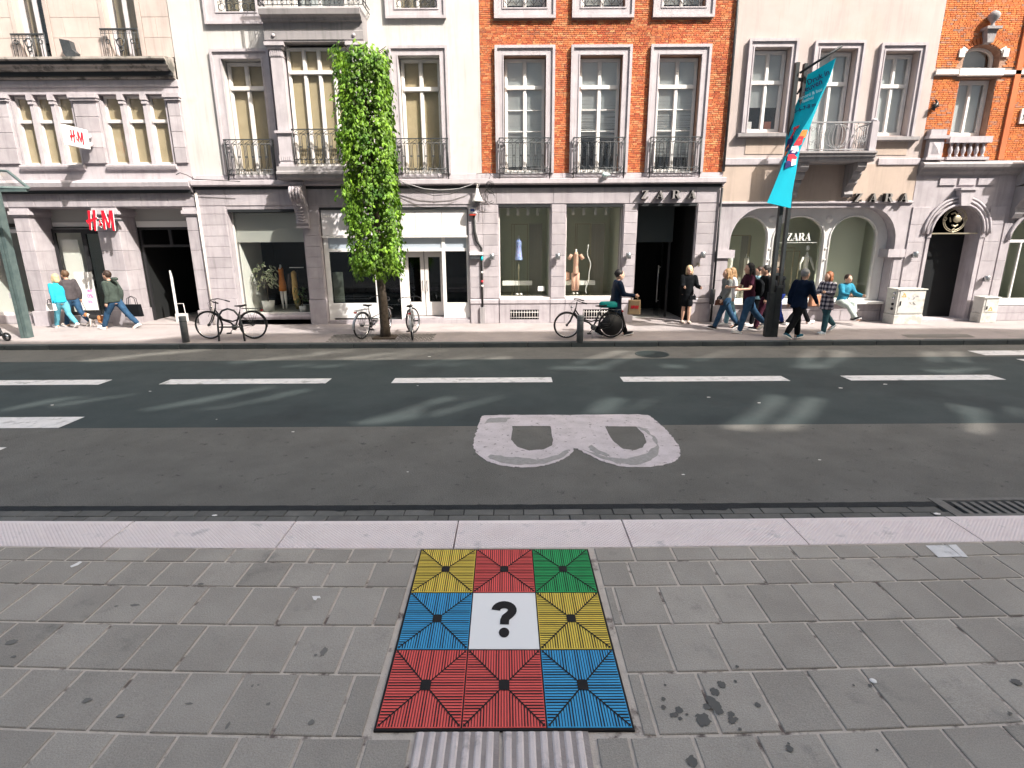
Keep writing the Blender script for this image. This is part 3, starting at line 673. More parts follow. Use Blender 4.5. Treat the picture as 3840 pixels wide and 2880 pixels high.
def room(parent, x0, x1, z0, z1, y0, y1, wall, floor, ceil, backm=None, name='interior'):
    mb = MB(); t = .04
    mb.box(x0-t, x0, y0, y1, z0, z1); mb.box(x1, x1+t, y0, y1, z0, z1); mb.box(x0-t, x1+t, y1, y1+t, z0, z1, 3)
    mb.box(x0-t, x1+t, y0, y1+t, z0-t, z0, 1); mb.box(x0-t, x1+t, y0, y1+t, z1, z1+t, 2)
    return mb.build(name, [wall, floor, ceil, backm or wall], parent)
def surround(parent, x0, x1, z0, z1, ox0, ox1, oz0, oz1, mt, bottom=False):
    """stone window surround: outer rect (x..z) round opening (o..)"""
    mb = MB(); g = .003
    if bottom: mb.prism(rect(x0, x1, z0, z1), [rect(ox0+g, ox1-g, oz0+g, oz1-g)], D-.045, D+.01)
    else: mb.prism([(x0,z0),(ox0+g,z0),(ox0+g,oz1-g),(ox1-g,oz1-g),(ox1-g,z0),(x1,z0),(x1,z1),(x0,z1)], [], D-.045, D+.01)
    e = .055; t = .06
    if bottom: mb.prism(rect(x0-.008, x1+.008, z0-.008, z1+.008), [rect(x0+e, x1-e, z0+e, z1-e)], D-.085, D-.046)
    else: mb.prism([(x0-.008,z0),(x0+e,z0),(x0+e,z1-e),(x1-e,z1-e),(x1-e,z0),(x1+.008,z0),(x1+.008,z1+.008),(x0-.008,z1+.008)], [], D-.085, D-.046)
    # thin inner bead
    i = .025
    if bottom: mb.prism(rect(ox0-i, ox1+i, oz0-i, oz1+i), [rect(ox0+g, ox1-g, oz0+g, oz1-g)], D-.060, D-.0455)
    else: mb.prism([(ox0-i,z0),(ox0+g,z0),(ox0+g,oz1-g),(ox1-g,oz1-g),(ox1-g,z0),(ox1+i,z0),(ox1+i,oz1+i),(ox0-i,oz1+i)], [], D-.060, D-.0455)
    return mb.build('window_surround', mt, parent)
def circ(cx, cz, r, Y, n=10, a0=0, a1=360, rz=None):
    rz = rz or r; return [(cx+r*cos(radians(a0+(a1-a0)*i/n)), Y, cz+rz*sin(radians(a0+(a1-a0)*i/n))) for i in range(n+1)]
def railing(parent, x0, x1, z0, z1, Y, n=7, mt=None, side=.0, drop=.10, name='balcony_railing', loops=True, r=.0115):
    mb = MB(); mt = mt or K['iron']; h = z1-z0
    mb.box(x0-.02, x1+.02, Y-.018, Y+.018, z1-.022, z1)
    for z in (z1-.115, z0+.11, z0+.012): mb.tube([(x0,Y,z),(x1,Y,z)], r*.9, 4)
    for x in (x0, x1):
        mb.tube([(x,Y,z0-drop),(x,Y,z1)], r*1.5, 4)
        if side:
            for z in (z1-.011, z1-.115, z0+.11, z0+.012): mb.tube([(x,Y,z),(x,Y+side,z)], r, 4)
            mb.tube([(x,Y+side*.45,z0+.03),(x,Y+side*.45,z1)], r*.8, 4)
    w = (x1-x0)/n
    for i in range(n):
        c = x0+w*(i+.5); a = w*.30
        za, zb = z0+.125+a, z1-.13-a
        P = [(c-a,Y,za)]+[(c-a*cos(q),Y,zb+a*sin(q)) for q in [pi*k/6 for k in range(7)]]+[(c+a*cos(q),Y,za-a*sin(q)) for q in [pi*k/6 for k in range(7)]]
        mb.tube(P, r*.75, 4, closed=False)
        mb.tube([(c,Y,z0-.02),(c,Y,z0+.125)], r*.7, 4)
        if i < n-1:
            x = c+w/2; mb.tube([(x,Y,z0+.012),(x,Y,z1-.115)], r*.75, 4)
            mb.tube(circ(x, (za+zb)/2, .020, Y, 8), r*.7, 4)
        # scrolls in the top band
        q = c; b = .030
        mb.tube([(q-w*.42,Y,z1-.105),(q-w*.1,Y,z1-.07),(q+w*.18,Y,z1-.035),(q+w*.33,Y,z1-.045),(q+w*.36,Y,z1-.075),(q+w*.24,Y,z1-.088),(q+w*.17,Y,z1-.07)], r*.7, 4)
        mb.tube(circ(c, z0+.062, min(.035, w*.3), Y, 8), r*.6, 4)
    return mb.build(name, mt, parent)
def blocks(parent, x0, x1, zs, mt, Y=None, y1=None, name='stone_block', b=.007, splits=None):
    """column of ashlar blocks with chamfered joints; zs = joint heights; splits: number per course"""
    Y = D-.02 if Y is None else Y; y1 = D+.02 if y1 is None else y1; out = []
    for i, (a, c) in enumerate(zip(zs, zs[1:])):
        s = splits[i % len(splits)] if splits else [0, 1]
        for p, q in zip(s, s[1:]):
            v, f = bevbox(x0+(x1-x0)*p+.0025, x0+(x1-x0)*q-.0025, Y-random.uniform(0,.003), y1, a+.003, c-.003, b)
            out.append(MB().add(v, f).build(name, mt, parent))
    return out
def bricks(name, regions, holes, mt, parent, course=.0440, Lb=.128, Y0=None, g=.007, dep=.010, seed=3):
    Y0 = D if Y0 is None else Y0
    rr = random.Random(seed); vs = []; fs = []
    def free(xa, xb, za, zb):
        for t in holes:
            if callable(t):
                if t((xa+xb)/2, (za+zb)/2, (xb-xa)/2): return False
            elif xb > t[0] and xa < t[1] and zb > t[2]+.004 and za < t[3]-.004: return False
        return True
    for (X0, X1, Z0, Z1) in regions:
        r = 0; z = Z0
        while z+course <= Z1+.001:
            cuts = [(t[0], t[1]) for t in holes if not callable(t) and z+course-g > t[2]+.004 and z < t[3]-.004]
            x = X0-(rr.uniform(0,.12))
            while x < X1:
                L = Lb if rr.random() < .62 else Lb*.5
                L *= rr.uniform(.93,1.05); xa, xb = max(x, X0), min(x+L-g, X1)
                for (c0, c1) in cuts:
                    if xa < c0 < xb: xb = c0
                    if xa < c1 < xb and not (xa < c0 < c1): xa = c1
                    if xa >= c0 and xb <= c1: xa = xb
                if xb-xa > .02 and free(xa, xb, z, z+course-g):
                    za, zb = z, z+course-g; j = lambda: rr.uniform(-.0022,.0022); y = Y0-dep+rr.uniform(-.004,.003); b = len(vs)
                    vs += [(xa,Y0+.002,za+j()),(xb,Y0+.002,za+j()),(xb,Y0+.002,zb+j()),(xa,Y0+.002,zb+j()),(xa+.002,y,za+.002+j()),(xb-.002,y,za+.002+j()),(xb-.002,y,zb-.002+j()),(xa+.002,y,zb-.002+j())]
                    fs += [(b+4,b+5,b+6,b+7),(b,b+1,b+5,b+4),(b+1,b+2,b+6,b+5),(b+2,b+3,b+7,b+6),(b+3,b,b+4,b+7)]
                x += L
            z += course; r += 1
    return MB().add(vs, fs).build(name, mt, parent, kind='stuff')
def ledge(parent, x0, x1, prof, mt, name='ledge'):
    """horizontal moulding: prof = list of (depth towards the street, z) going from wall bottom outwards to wall top"""
    P = [(D+.01, prof[0][1])]+[(D-d, z) for d, z in prof]+[(D+.01, prof[-1][1])]
    mb = MB(); n = len(P); vs = [(x0, y, z) for y, z in P]+[(x1, y, z) for y, z in P]
    fs = [(i, (i+1)%n, (i+1)%n+n, i+n) for i in range(n)]+[tuple(range(n))[::-1], tuple(range(n, 2*n))]
    return mb.add(vs, fs).build(name, mt, parent)
def letters(parent, word, x0, x1, z0, z1, depth, Y, mats, widths, name='letter'):
    h = z1-z0; tot = sum(widths); gap = ((x1-x0)-tot*h)/(len(word)-1); x = x0
    for ch, w in zip(word, widths):
        o, hl = GLY[ch]; s = w*h/1.02
        mb = MB(); mb.prism([(x+a*s, z0+b*h) for a, b in o], [[(x+a*s, z0+b*h) for a, b in q] for q in hl], Y-depth, Y)
        n = sum(len(q) for q in [o]+hl); mb.m = [0 if all(i < n for i in f) else 1 for f in mb.f]
        mb.build(name, mats, parent); x += w*h+gap
XL, XP, XW, XR, XB, XE = -17.0, -8.26, -.76, 5.47, 10.52, 13.02
ROOFZ = 10.2
# ================================================================ 1. STONE SHOP (left)
hm = empty('stone_shop_building', (0,0,0), label='pale stone building at the left with pillars and red letters over its shop', cat='building')
BT, BTt, BD = K['bluestone'], K['bluestone_trim'], K['bluestone_dark']
wins1 = [(-12.0,-11.28),(-9.84,-9.06),(-14.6,-13.9)]
MB().prism(rect(XL, XP, 6.55, ROOFZ), [rect(a, b, 6.62, 9.6) for a, b in wins1], D+.06, D+.36).build('upper_wall', K['pink_stone'], hm)
for a, b in wins1:
    w = window(hm, a, b, 6.62, 9.6, .22, K['frame_grey'], 2, [8.9], K['glass_sky'], fw=.07, mw=.06)
    cur = mat('curtain_beige', (.42,.31,.19), (.30,.24,.17), scale=3, stretch=(6,1,.5)); gb('curtain', a+.05, a+.05+(.22 if a < -11 else .66), D+.42, D+.44, 6.7, 9.5, cur, w)
    mb = MB(); mb.box(a-.10, a-.003, D-.0, D+.07, 6.62, 9.7); mb.box(b+.003, b+.10, D-.0, D+.07, 6.62, 9.7); mb.build('window_surround', K['pink_stone'], hm)
# stone blocks of the upper wall between the windows
def cover(x0, x1, n, off=0):
    zs = [6.62+.44*i for i in range(9)]
    for i in range(8):
        xs_ = [x0+(x1-x0)*k/n for k in range(n+1)]
        if i % 2: xs_ = [x0]+[(p+q)/2 for p, q in zip(xs_, xs_[1:])]+[x1]
        for p, q in zip(xs_, xs_[1:]):
            v, f = bevbox(p+.003, q-.003, D+.02-random.uniform(0,.004), D+.07, zs[i]+.003, zs[i+1]-.003, .004)
            MB().add(v, f).build('stone_block', K['pink_stone'], hm)
cover(-13.8,-12.12,3); cover(-11.17,-9.95,2); cover(-8.95,-8.28,1); cover(-16.0,-14.7,2)
# cornice
ledge(hm, XL, XP-.04, [(.02,6.12),(.10,6.14),(.12,6.24),(.26,6.30),(.28,6.36),(.34,6.37),(.36,6.46),(.42,6.48),(.42,6.53),(.05,6.60)], K['weathered_ledge'], 'cornice')
ledge(hm, XL, XP, [(.02,5.80),(.02,5.955),(.045,5.96),(.045,6.10),(.02,6.12)], BTt, 'frieze')
# middle storey
gap1 = [(-12.56,-10.98),(-10.34,-8.62),(-14.9,-13.25)]
MB().prism(rect(XL, XP, 3.66, 5.82), [rect(a, b, 4.16, 5.80) for a, b in gap1], D, D+.34).build('middle_wall', BT, hm)
for g0, g1 in gap1:
    n = 3; pw = (g1-g0)/3
    for k in range(3):
        c = g0+pw*(k+.5)
        window(hm, c-.235, c+.235, 4.17, 5.79, .13, K['frame_cream'], 1, [5.20], K['glass'], K['tan_screen'], fw=.035, mw=.05, backd=.06)
    for k in range(4):
        x = g0+pw*k; h = .050 if 0 < k < 3 else .022; x = min(max(x, g0+.04), g1-.04)
        mb = MB(); mb.box(x-h, x+h, D-.0, D+.20, 4.165, 5.66)
        if 0 < k < 3: mb.box(x-h-.02, x+h+.02, D-.05, D+.30, 5.665, 5.795); mb.box(x-h-.01, x+h+.01, D-.03, D+.30, 5.58, 5.64)
        mb.build('window_fin', BTt, hm)
    ledge(hm, g0-.05, g1+.02, [(.02,4.02),(.07,4.05),(.09,4.10),(.09,4.14),(.02,4.16)], BTt, 'sill')
for a, b in ((-10.96,-10.36),(-8.60,-8.29),(-13.23,-12.60)):
    blocks(hm, a, b, [4.18,4.55,4.92,5.28,5.64], BT, D-.05, D+.02)
    mb = MB(); mb.box(a-.03, b+.03, D-.10, D+.02, 5.645, 5.70); mb.box(a-.05, b+.05, D-.13, D+.02, 5.703, 5.795); mb.build('capital', BTt, hm)
ledge(hm, XL, XP, [(.02,3.44),(.10,3.48),(.13,3.55),(.24,3.60),(.26,3.70),(.22,3.74),(.02,3.79)], BTt, 'ledge')
# ground storey: architrave on deep pillars, shop front set back
gb('architrave', XL, XP, D, D+.75, 3.10, 3.66, BT, hm)
blocks(hm, -16.0, XP-.01, [3.12,3.44], BT, D-.022, D+.01, splits=[[i/11 for i in range(12)]])
for a, b in ((-13.12,-12.72),(-10.97,-10.40),(-8.58,-8.26),(-15.4,-14.9)):
    blocks(hm, a, b, [.0,.42,.95,1.48,2.00,2.50,2.88], BT, D-.01, D+.72, b=.008)
    gb('plinth', a-.03, b+.03, D-.05, D+.74, 0, .40, BT, hm)
    mb = MB(); mb.box(a-.03, b+.03, D-.04, D+.73, 2.885, 2.93); mb.box(a-.07, b+.07, D-.07, D+.74, 2.932, 3.02); mb.box(a-.04, b+.04, D-.04, D+.73, 3.022, 3.095); mb.build('capital', BTt, hm)
gb('soffit', XL, XP, D+.72, D+2.5, 2.74, 3.6, K['interior_grey'], hm)
gb('light_box', -12.7, -10.98, D+.70, D+.745, 2.58, 2.76, K['interior_white'], hm)
gb('light_box', -10.38, -8.6, D+.70, D+.745, 2.62, 2.78, K['interior_white'], hm)
# display window with white panels
sw = empty('shop_window', (0,0,0)); sw.parent = hm
MB().prism(rect(-12.70,-11.0,.10,2.58), [rect(-12.62,-11.90,.30,2.48), rect(-11.78,-11.06,.12,2.45)], D+.62, D+.68).build('window_frame', K['letter_side'], sw)
gb('pane', -12.63, -11.89, D+.645, D+.650, .29, 2.49, K['glass_shop'], sw); gb('door_pane', -11.79, -11.05, D+.645, D+.650, .11, 2.46, K['glass_dark'], sw)
gb('window_sill', -12.72, -11.0, D+.50, D+.70, .0, .20, BT, hm)
room(hm, -15.0, -10.6, .12, 2.60, D+.70, D+3.2, K['interior_white'], K['interior_grey'], K['interior_grey'])
gb('display_panel', -12.60, -12.12, D+.74, D+.78, .25, 2.3, K['interior_white'], hm)
gb('display_panel', -12.0, -11.80, D+.76, D+.80, .2, 1.55, K['interior_white'], hm)
po = gb('sale_poster', -12.30, -11.80, D+.60, D+.612, .35, 1.42, K['interior_white'], hm)
pk = mat('poster_pink', (.80,.22,.50), rough=.7)
for s, x, z in (('en',-12.02,.86),('0%',-12.05,.70),('in.',-12.05,.55)):
    v, f = text_mb(s, .15, .001, bold=.004); MB().add([(x+a, D+.596-c, z+b) for a, b, c in v], f).build('lettering', pk, po)
MB().prism(rect(-14.9,-13.1,.10,2.58), [rect(-14.82,-13.18,.3,2.48)], D+.62, D+.68).build('window_frame', K['frame_white'], sw)
gb('pane', -14.83, -13.17, D+.645, D+.650, .29, 2.49, K['glass_shop'], sw)
gb('window_sill', -15, -13.12, D+.45, D+.70, .0, .22, BT, hm)
gb('display_panel', -13.9, -13.2, D+.9, D+.94, .25, 1.15, K['interior_white'], hm)
# entrance between pillars B and C
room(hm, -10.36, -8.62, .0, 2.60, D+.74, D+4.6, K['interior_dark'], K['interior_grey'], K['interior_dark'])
MB().prism(rect(-10.36,-8.62,.0,2.62), [rect(-10.30,-9.55,2.15,2.55), rect(-9.47,-8.68,2.15,2.55), [(-10.30,.001),(-8.68,.001),(-8.68,2.08),(-10.30,2.08)]], D+.74, D+.80).build('entrance_frame', K['letter_side'], hm)
gb('step', -10.4, -8.58, D-.02, D+1.6, .0, .03, K['far_paving'], hm)
gb('clothes_shelf', -9.95, -9.5, D+3.2, D+3.5, .5, 1.5, K['interior_grey'], hm); gb('clothes_shelf', -9.3, -8.8, D+2.6, D+3.0, .2, 1.0, K['interior_grey'], hm)
for z in (.6,.9,1.2): gb('clothes_shelf', -9.2, -8.66, D+3.5, D+3.9, z, z+.03, K['interior_light'], hm)
sg = empty('security_gate', (-9.52, D+.5, .03), label='slim pale security gate standing in the dark shop entrance', cat='security gate')
MB().prism([(-.02,0),(.03,0),(.03,1.2),(.0,1.42),(-.02,1.42)], [], -.02, .02).build('panel', K['white_plastic'], sg)
MB().tube([(.05,0,.5),(.22,0,.5),(.25,0,.1),(.25,0,0)], .012, 5).box(-.03,.28,-.05,.05,0,.22).build('base', K['frame_cream'], sg)
# railings, lamp, brand signs
for a, b in ((-12.10,-11.30),(-9.92,-9.02)):
    mb = MB(); Y = D-.10; z0, z1 = 6.58, 7.12 if a < -11 else 7.22
    mb.box(a, b, Y-.03, Y+.02, z1-.03, z1)
    for z in (z1-.10, z0+.03): mb.tube([(a,Y,z),(b,Y,z)], .008, 4)
    n = 9
    for i in range(n+1):
        x = a+(b-a)*i/n; mb.tube([(x,Y,z0),(x,Y,z1)], .0085, 4)
        if i < n: mb.tube(circ(x+(b-a)/n/2, z1-.05, .022, Y, 7), .006, 4)
    cx0 = (a+b)/2; mb.tube(circ(cx0, z0+.34, .09, Y-.01, 10), .016, 4); mb.tube(circ(cx0, z0+.20, .05, Y-.01, 10), .02, 4); mb.tube([(cx0-.12,Y-.01,z0+.42),(cx0,Y-.01,z0+.08),(cx0+.12,Y-.01,z0+.42)], .012, 4)
    for s in (-.3,.3): mb.tube(circ(cx0+s, z0+.36, .05, Y-.01, 8), .012, 4)
    mb.build('balcony_railing', K['iron'], hm)
# ================================================================ 2. WHITE BUILDING and 3. RED BRICK BUILDING
wh = empty('white_building', (0,0,0), label='white rendered building with a grey stone bay window above the vacant shop', cat='building')
rd = empty('red_brick_building', (0,0,0), label='red brick building with three tall white windows above a grey stone shop', cat='building')
ow = [(-7.12,-6.13,3.90,6.57),(-2.77,-1.74,3.90,6.62),(-7.08,-6.12,7.58,9.5),(-2.77,-1.75,7.63,9.5),(-5.50,-3.80,3.95,6.80),(-5.30,-4.0,7.47,9.6)]
MB().prism(rect(XP, XW, 3.88, ROOFZ), [rect(*t) for t in ow], D, D+TH).build('upper_wall', K['white_render'], wh)
surround(wh, -7.36,-5.93,3.89,6.77,-7.12,-6.13,3.90,6.57, BTt); surround(wh, -2.98,-1.55,3.89,6.82,-2.77,-1.74,3.90,6.62, BTt)
surround(wh, -7.37,-5.92,7.32,9.8,-7.08,-6.12,7.58,9.5, BTt, True); surround(wh, -3.0,-1.55,7.42,9.8,-2.77,-1.75,7.63,9.5, BTt, True)
window(wh, -7.10,-6.15,3.92,6.55,.20, K['frame_cream'], 2, [5.96], K['glass'], K['tan_screen'], fw=.06, mw=.07)
window(wh, -2.75,-1.76,3.92,6.60,.20, K['frame_cream'], 2, [5.92], K['glass'], K['tan_screen'], fw=.06, mw=.07)
window(wh, -7.06,-6.14,7.60,9.48,.20, K['frame_cream'], 2, [8.9], K['glass_sky'], K['tan_screen'], backd=.3)
window(wh, -2.75,-1.77,7.65,9.48,.20, K['frame_cream'], 2, [8.9], K['glass_sky'], K['tan_screen'], backd=.3)
window(wh, -5.28,-4.02,7.5,9.58,.20, K['frame_white'], 2, [9.1], K['glass_sky'], K['blind'], backd=.4)
for a, b, n in ((-7.24,-6.03,7),(-2.90,-1.60,7)): railing(wh, a, b, 3.88, 4.72, D-.16, n, side=.15, drop=.13)
for a, b, z in ((-7.08,-6.12,7.58),(-2.77,-1.75,7.63)):
    mb = MB(); 
    for zz in (z+.03, z+.24, z+.5): mb.tube([(a,D+.05,zz),(b,D+.05,zz)], .008, 4)
    for i in range(5):
        x = a+(b-a)*(i+.5)/5; mb.tube(circ(x, z+.135, .075, D+.05, 12), .010, 4); mb.tube(circ(x, z+.36, .06, D+.05, 10, 200, 340, .1), .008, 4)
    mb.build('balcony_railing', K['iron'], wh)
# oriel bay
BX0, BX1, BP = -5.80, -3.50, .46
mb = MB(); f0 = D-BP
bay = empty('bay_window', (0,0,0)); bay.parent = wh
for a, b in ((BX0, BX0+.38), (BX1-.38, BX1)):
    mb = MB(); mb.box(a, b, f0, D+.0, 4.03, 4.10); mb.box(a+.03, b-.03, f0+.03, D, 4.102, 4.16); mb.box(a+.02, b-.02, f0+.02, D, 4.162, 4.30); mb.box(a+.03, b-.03, f0+.03, D, 4.302, 4.80); mb.box(a-.02, b+.02, f0-.02, D, 4.802, 4.86)
    mb.box(a+.05, b-.05, f0+.05, D, 4.862, 6.50)
    mb.box(a+.04, b-.04, f0+.035, D, 6.502, 6.66); mb.box(a, b, f0, D, 6.662, 6.72); mb.box(a-.04, b+.04, f0-.04, D, 6.722, 6.80)
    for k in range(5): x = a+.09+k*(.20/4); mb.box(x-.012, x+.012, f0+.022, f0+.05, 6.52, 6.64); mb.box(x-.012, x+.012, f0+.008, f0+.03, 4.18, 4.28)
    mb.build('bay_pilaster', BTt, bay)
window(bay, BX0+.38, BX1-.38, 4.06, 6.74, .22-BP, K['frame_cream'], 4, [6.20], K['glass'], K['tan_screen'], fw=.05, mw=.06, backd=.08)
railing(bay, BX0+.40, BX1-.40, 4.08, 4.90, D-BP+.02, 8, drop=0)
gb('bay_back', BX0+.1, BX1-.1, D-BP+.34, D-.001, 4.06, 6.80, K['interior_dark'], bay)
ledge(bay, BX0-.02, BX1+.02, [(BP,6.80),(BP,6.82),(BP+.02,6.84),(BP+.02,7.02),(BP,7.04),(BP,7.20),(BP+.08,7.22),(BP+.10,7.27),(BP+.20,7.31),(BP+.22,7.42),(BP+.18,7.47)], BD, 'bay_cornice')
for x in (BX0+.2, BX1-.2): MB().lathe([(.045,0),(.04,-.02),(.02,-.035)], (x, D-BP-.022, 6.93), 12, axis='y').build('rosette', BTt, bay)
ledge(bay, BX0-.06, BX1+.06, [(BP-.05,3.72),(BP+.02,3.76),(BP+.04,3.82),(BP+.08,3.85),(BP+.08,3.90),(BP+.02,3.93),(BP+.02,4.03)], BD, 'bay_base')
railing(bay, BX0-.02, BX1+.10, 7.50, 8.35, D-BP-.16, 11, side=.6, drop=0)
# scroll brackets under the bay
for cx0 in (-5.48, -3.82):
    pr = [(0,2.60),(.08,2.60),(.13,2.68),(.10,2.78),(.13,2.92),(.20,3.06),(.30,3.20),(.42,3.30),(.47,3.42),(.43,3.54),(.30,3.60),(.30,3.68),(0,3.68)]
    mb = MB(); mb.prism([(D-d, z) for d, z in pr], [], cx0-.16, cx0+.16, plane='yz')
    for k in range(4): x = cx0-.12+k*.08; mb.tube([(x, D-.05-d, z) for d, z in ((.30,3.22),(.40,3.32),(.44,3.44),(.38,3.55))], .032, 6)
    for k in range(6): z = 2.74+k*.075; d = .10+.017*k+.012*k*k*.4; mb.tube([(cx0-.09,D-d-.03,z),(cx0-.03,D-d-.05,z+.03),(cx0+.03,D-d-.04,z-.01),(cx0+.09,D-d-.03,z+.02)], .022, 5)
    mb.box(cx0-.18, cx0+.18, D-.13, D, 2.55, 2.60); mb.build('scroll_bracket', BT, wh)
# ---- red brick upper wall
RW = [(-.17,.88),(1.71,2.77),(3.66,4.71)]
rh = [rect(a, b, 3.90, 6.61) for a, b in RW]+[rect(a, b, 7.63, 9.5) for a, b in RW]
MB().prism(rect(XW, XR, 3.88, ROOFZ), rh, D+.012, D+TH).build('upper_wall', K['red_mortar'], rd)
bh = [(a-.215, b+.215, 3.0, 6.82) for a, b in RW]+[(a-.22, b+.22, 7.40, 9.8) for a, b in RW]
bricks('brickwork', [(XW+.01, XR-.01, 3.90, 9.9)], bh, K['red_brick'], rd, Y0=D+.012)
for i, (a, b) in enumerate(RW):
    surround(rd, a-.21, b+.21, 3.89, 6.815, a, b, 3.90, 6.61, BTt); surround(rd, a-.21, b+.21, 7.41, 9.7, a, b, 7.63, 9.5, BTt, True)
    window(rd, a+.02, b-.02, 3.92, 6.59, .20, K['frame_white'], 2, [5.94], K['glass_sky'], None, fw=.055, mw=.065, bars=[5.42,4.92], blindfn=slats([.12,.85,.35][i], [.15,.8,.7][i], i+3))
    window(rd, a+.02, b-.02, 7.65, 9.48, .20, K['frame_white'], 2, [8.9], K['glass_sky'], None, blindfn=slats(.1, 0, 9))
    railing(rd, a-.12, b+.11, 3.88, 4.72, D-.16, 7, side=.15, drop=.13)
    gb('window_sill', a+.004, b-.004, D-.05, D+.19, 3.882, 3.915, K['frame_white'], rd)
    mb = MB()
    for zz in (7.66, 7.87, 8.2): mb.tube([(a,D+.05,zz),(b,D+.05,zz)], .008, 4)
    for k in range(5):
        x = a+(b-a)*(k+.5)/5; mb.tube([(x-.09,D+.05,7.98),(x-.07,D+.05,7.80),(x,D+.05,7.72),(x+.07,D+.05,7.80),(x+.09,D+.05,7.98)], .009, 4); mb.tube([(x,D+.05,7.66),(x,D+.05,8.2)], .007, 4); mb.tube([(x-.08,D+.05,8.1),(x,D+.05,7.9),(x+.08,D+.05,8.1)], .007, 4)
    mb.build('balcony_railing', K['iron'], rd)
# ---- shared stone ground storey
for par, X0, X1 in ((wh, XP+.02, XW), (rd, XW, XR)):
    ledge(par, X0, X1+(.06 if par is rd else 0), [(.02,3.55),(.02,3.60),(.15,3.615),(.17,3.635),(.17,3.74),(.13,3.755),(.02,3.76)], BTt, 'ledge')
    n = round((X1-X0)/1.05)
    blocks(par, X0, X1, [3.765,3.885], BTt, D-.025, D+.01, splits=[[i/n for i in range(n+1)]])
oa = [rect(-7.47,-5.53,.22,3.04), rect(-5.06,-1.16,.0,3.03)]
MB().prism([(XP+.02,0),(-5.06,0)][:1]+[(-5.07,0),(-5.07,3.03),(-1.15,3.03),(-1.15,0),(XW,0),(XW,3.60),(XP+.02,3.60)], [rect(-7.47,-5.53,.22,3.04)], D, D+.5).build('ground_wall', BT, wh)
MB().prism([(XW,0),(3.33,0),(3.33,3.13),(4.88,3.13),(4.88,0),(XR,0),(XR,3.60),(XW,3.60)], [rect(-.34,1.04,.67,3.12), rect(1.45,2.95,.67,3.12)], D, D+.5).build('ground_wall', BT, rd)
zc = [.68,.98,1.255,1.53,1.81,2.085,2.36,2.64,2.92,3.12]
blocks(wh, XP+.06, -7.50, [.72]+zc[1:], BT); blocks(wh, XP+.06, -7.50, [0,.42,.72], BT, D-.04, D+.02)
blocks(wh, -5.50, -5.09, zc[:-2]+[2.60], BT); gb('plinth', -5.53, -5.075, D-.05, D+.02, 0, .67, BT, wh)
blocks(wh, -1.13, XW, zc, BT, splits=[[0,1]]); blocks(rd, XW, -.36, zc, BT)
blocks(rd, 1.06, 1.43, zc, BT); blocks(rd, 2.97, 3.31, zc, BT); blocks(rd, 4.90, XR-.02, zc, BT)
for a, b, sp in ((-1.13,XW,[[0,1]]),(XW,-.36,[[0,1]]),(-.33,1.04,[[0,.5,1]]),(1.05,1.45,[[0,1]]),(1.46,2.96,[[0,.5,1]]),(2.97,3.31,[[0,1]]),(4.90,XR-.02,[[0,1]])):
    par = wh if b <= XW else rd
    vent = (a == -.33) or (a == 1.46)
    if not vent: blocks(par, a, b, [.0,.53], BT, D-.035, D+.01, splits=sp)
    else:
        c0, c1 = (-.05,.74) if a < 0 else (1.95,2.72)
        MB().prism(rect(a, b, 0, .53), [rect(c0, c1, .10, .37)], D-.035, D+.01).build('stone_block', BT, rd)
        vt = gb('vent', c0+.002, c1-.002, D-.004, D+.0, .10, .37, K['dark_void'], rd)
        mb = MB()
        for k in range(11): x = c0+.03+(c1-c0-.06)*k/10; mb.tube([(x,D-.03,.12),(x,D-.03,.35)], .008, 4)
        for z in (.16,.30): mb.tube([(c0,D-.028,z),(c1,D-.028,z)], .010, 4)
        mb.build('vent_bars', K['frame_cream'], vt)
    ledge(par, a+.002, b-.002, [(.04,.535),(.06,.55),(.06,.64),(.045,.665)], BTt, 'plinth_band')
n = 6; blocks(wh, XP+.06, XW, [3.13,3.54], BT, D-.018, D+.01, splits=[[0,.10,.36,.62,.83,1]])
blocks(rd, XW, XR-.02, [3.135,3.54], BT, D-.018, D+.01, splits=[[0,.06,.30,.62,.90,1]])
for (x, z) in ((.0,0),): pass
# ---- shop window A (plants and coats)
sa = empty('shop_window', (0,0,0)); sa.parent = wh
ring(-7.44,-5.56,.30,2.98,.028, D+.20, D+.26, MB()).build('window_frame', K['frame_cream'], sa)
gb('pane', -7.445,-5.555, D+.225, D+.230, .295, 2.985, K['glass_shop'], sa)
gb('light_panel', -7.46,-5.54, D+.30, D+.34, 2.20, 2.96, K['interior_grey'], sa)
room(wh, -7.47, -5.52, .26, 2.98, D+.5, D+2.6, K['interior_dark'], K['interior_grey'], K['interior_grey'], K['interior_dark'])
gb('side_panel', -7.44,-7.40, D+.34, D+1.6, .27, 2.2, K['interior_white'], wh)
gb('shop_sill', -7.50,-5.50, D-.03, D+.36, .20, .265, BTt, wh); gb('shop_plinth', -7.48,-5.52, D-.0, D+.2, .0, .14, BT, wh)
mb = MB(); mb.tube([(-6.6,D+.8,2.55),(-5.9,D+.8,2.55)], .012, 5)
for x in (-6.5,-6.3,-6.1): mb.lathe([(.04,0),(.045,.12)], (x, D+.8, 2.40), 10)
mb.build('spot_lights', K['white_plastic'], wh)
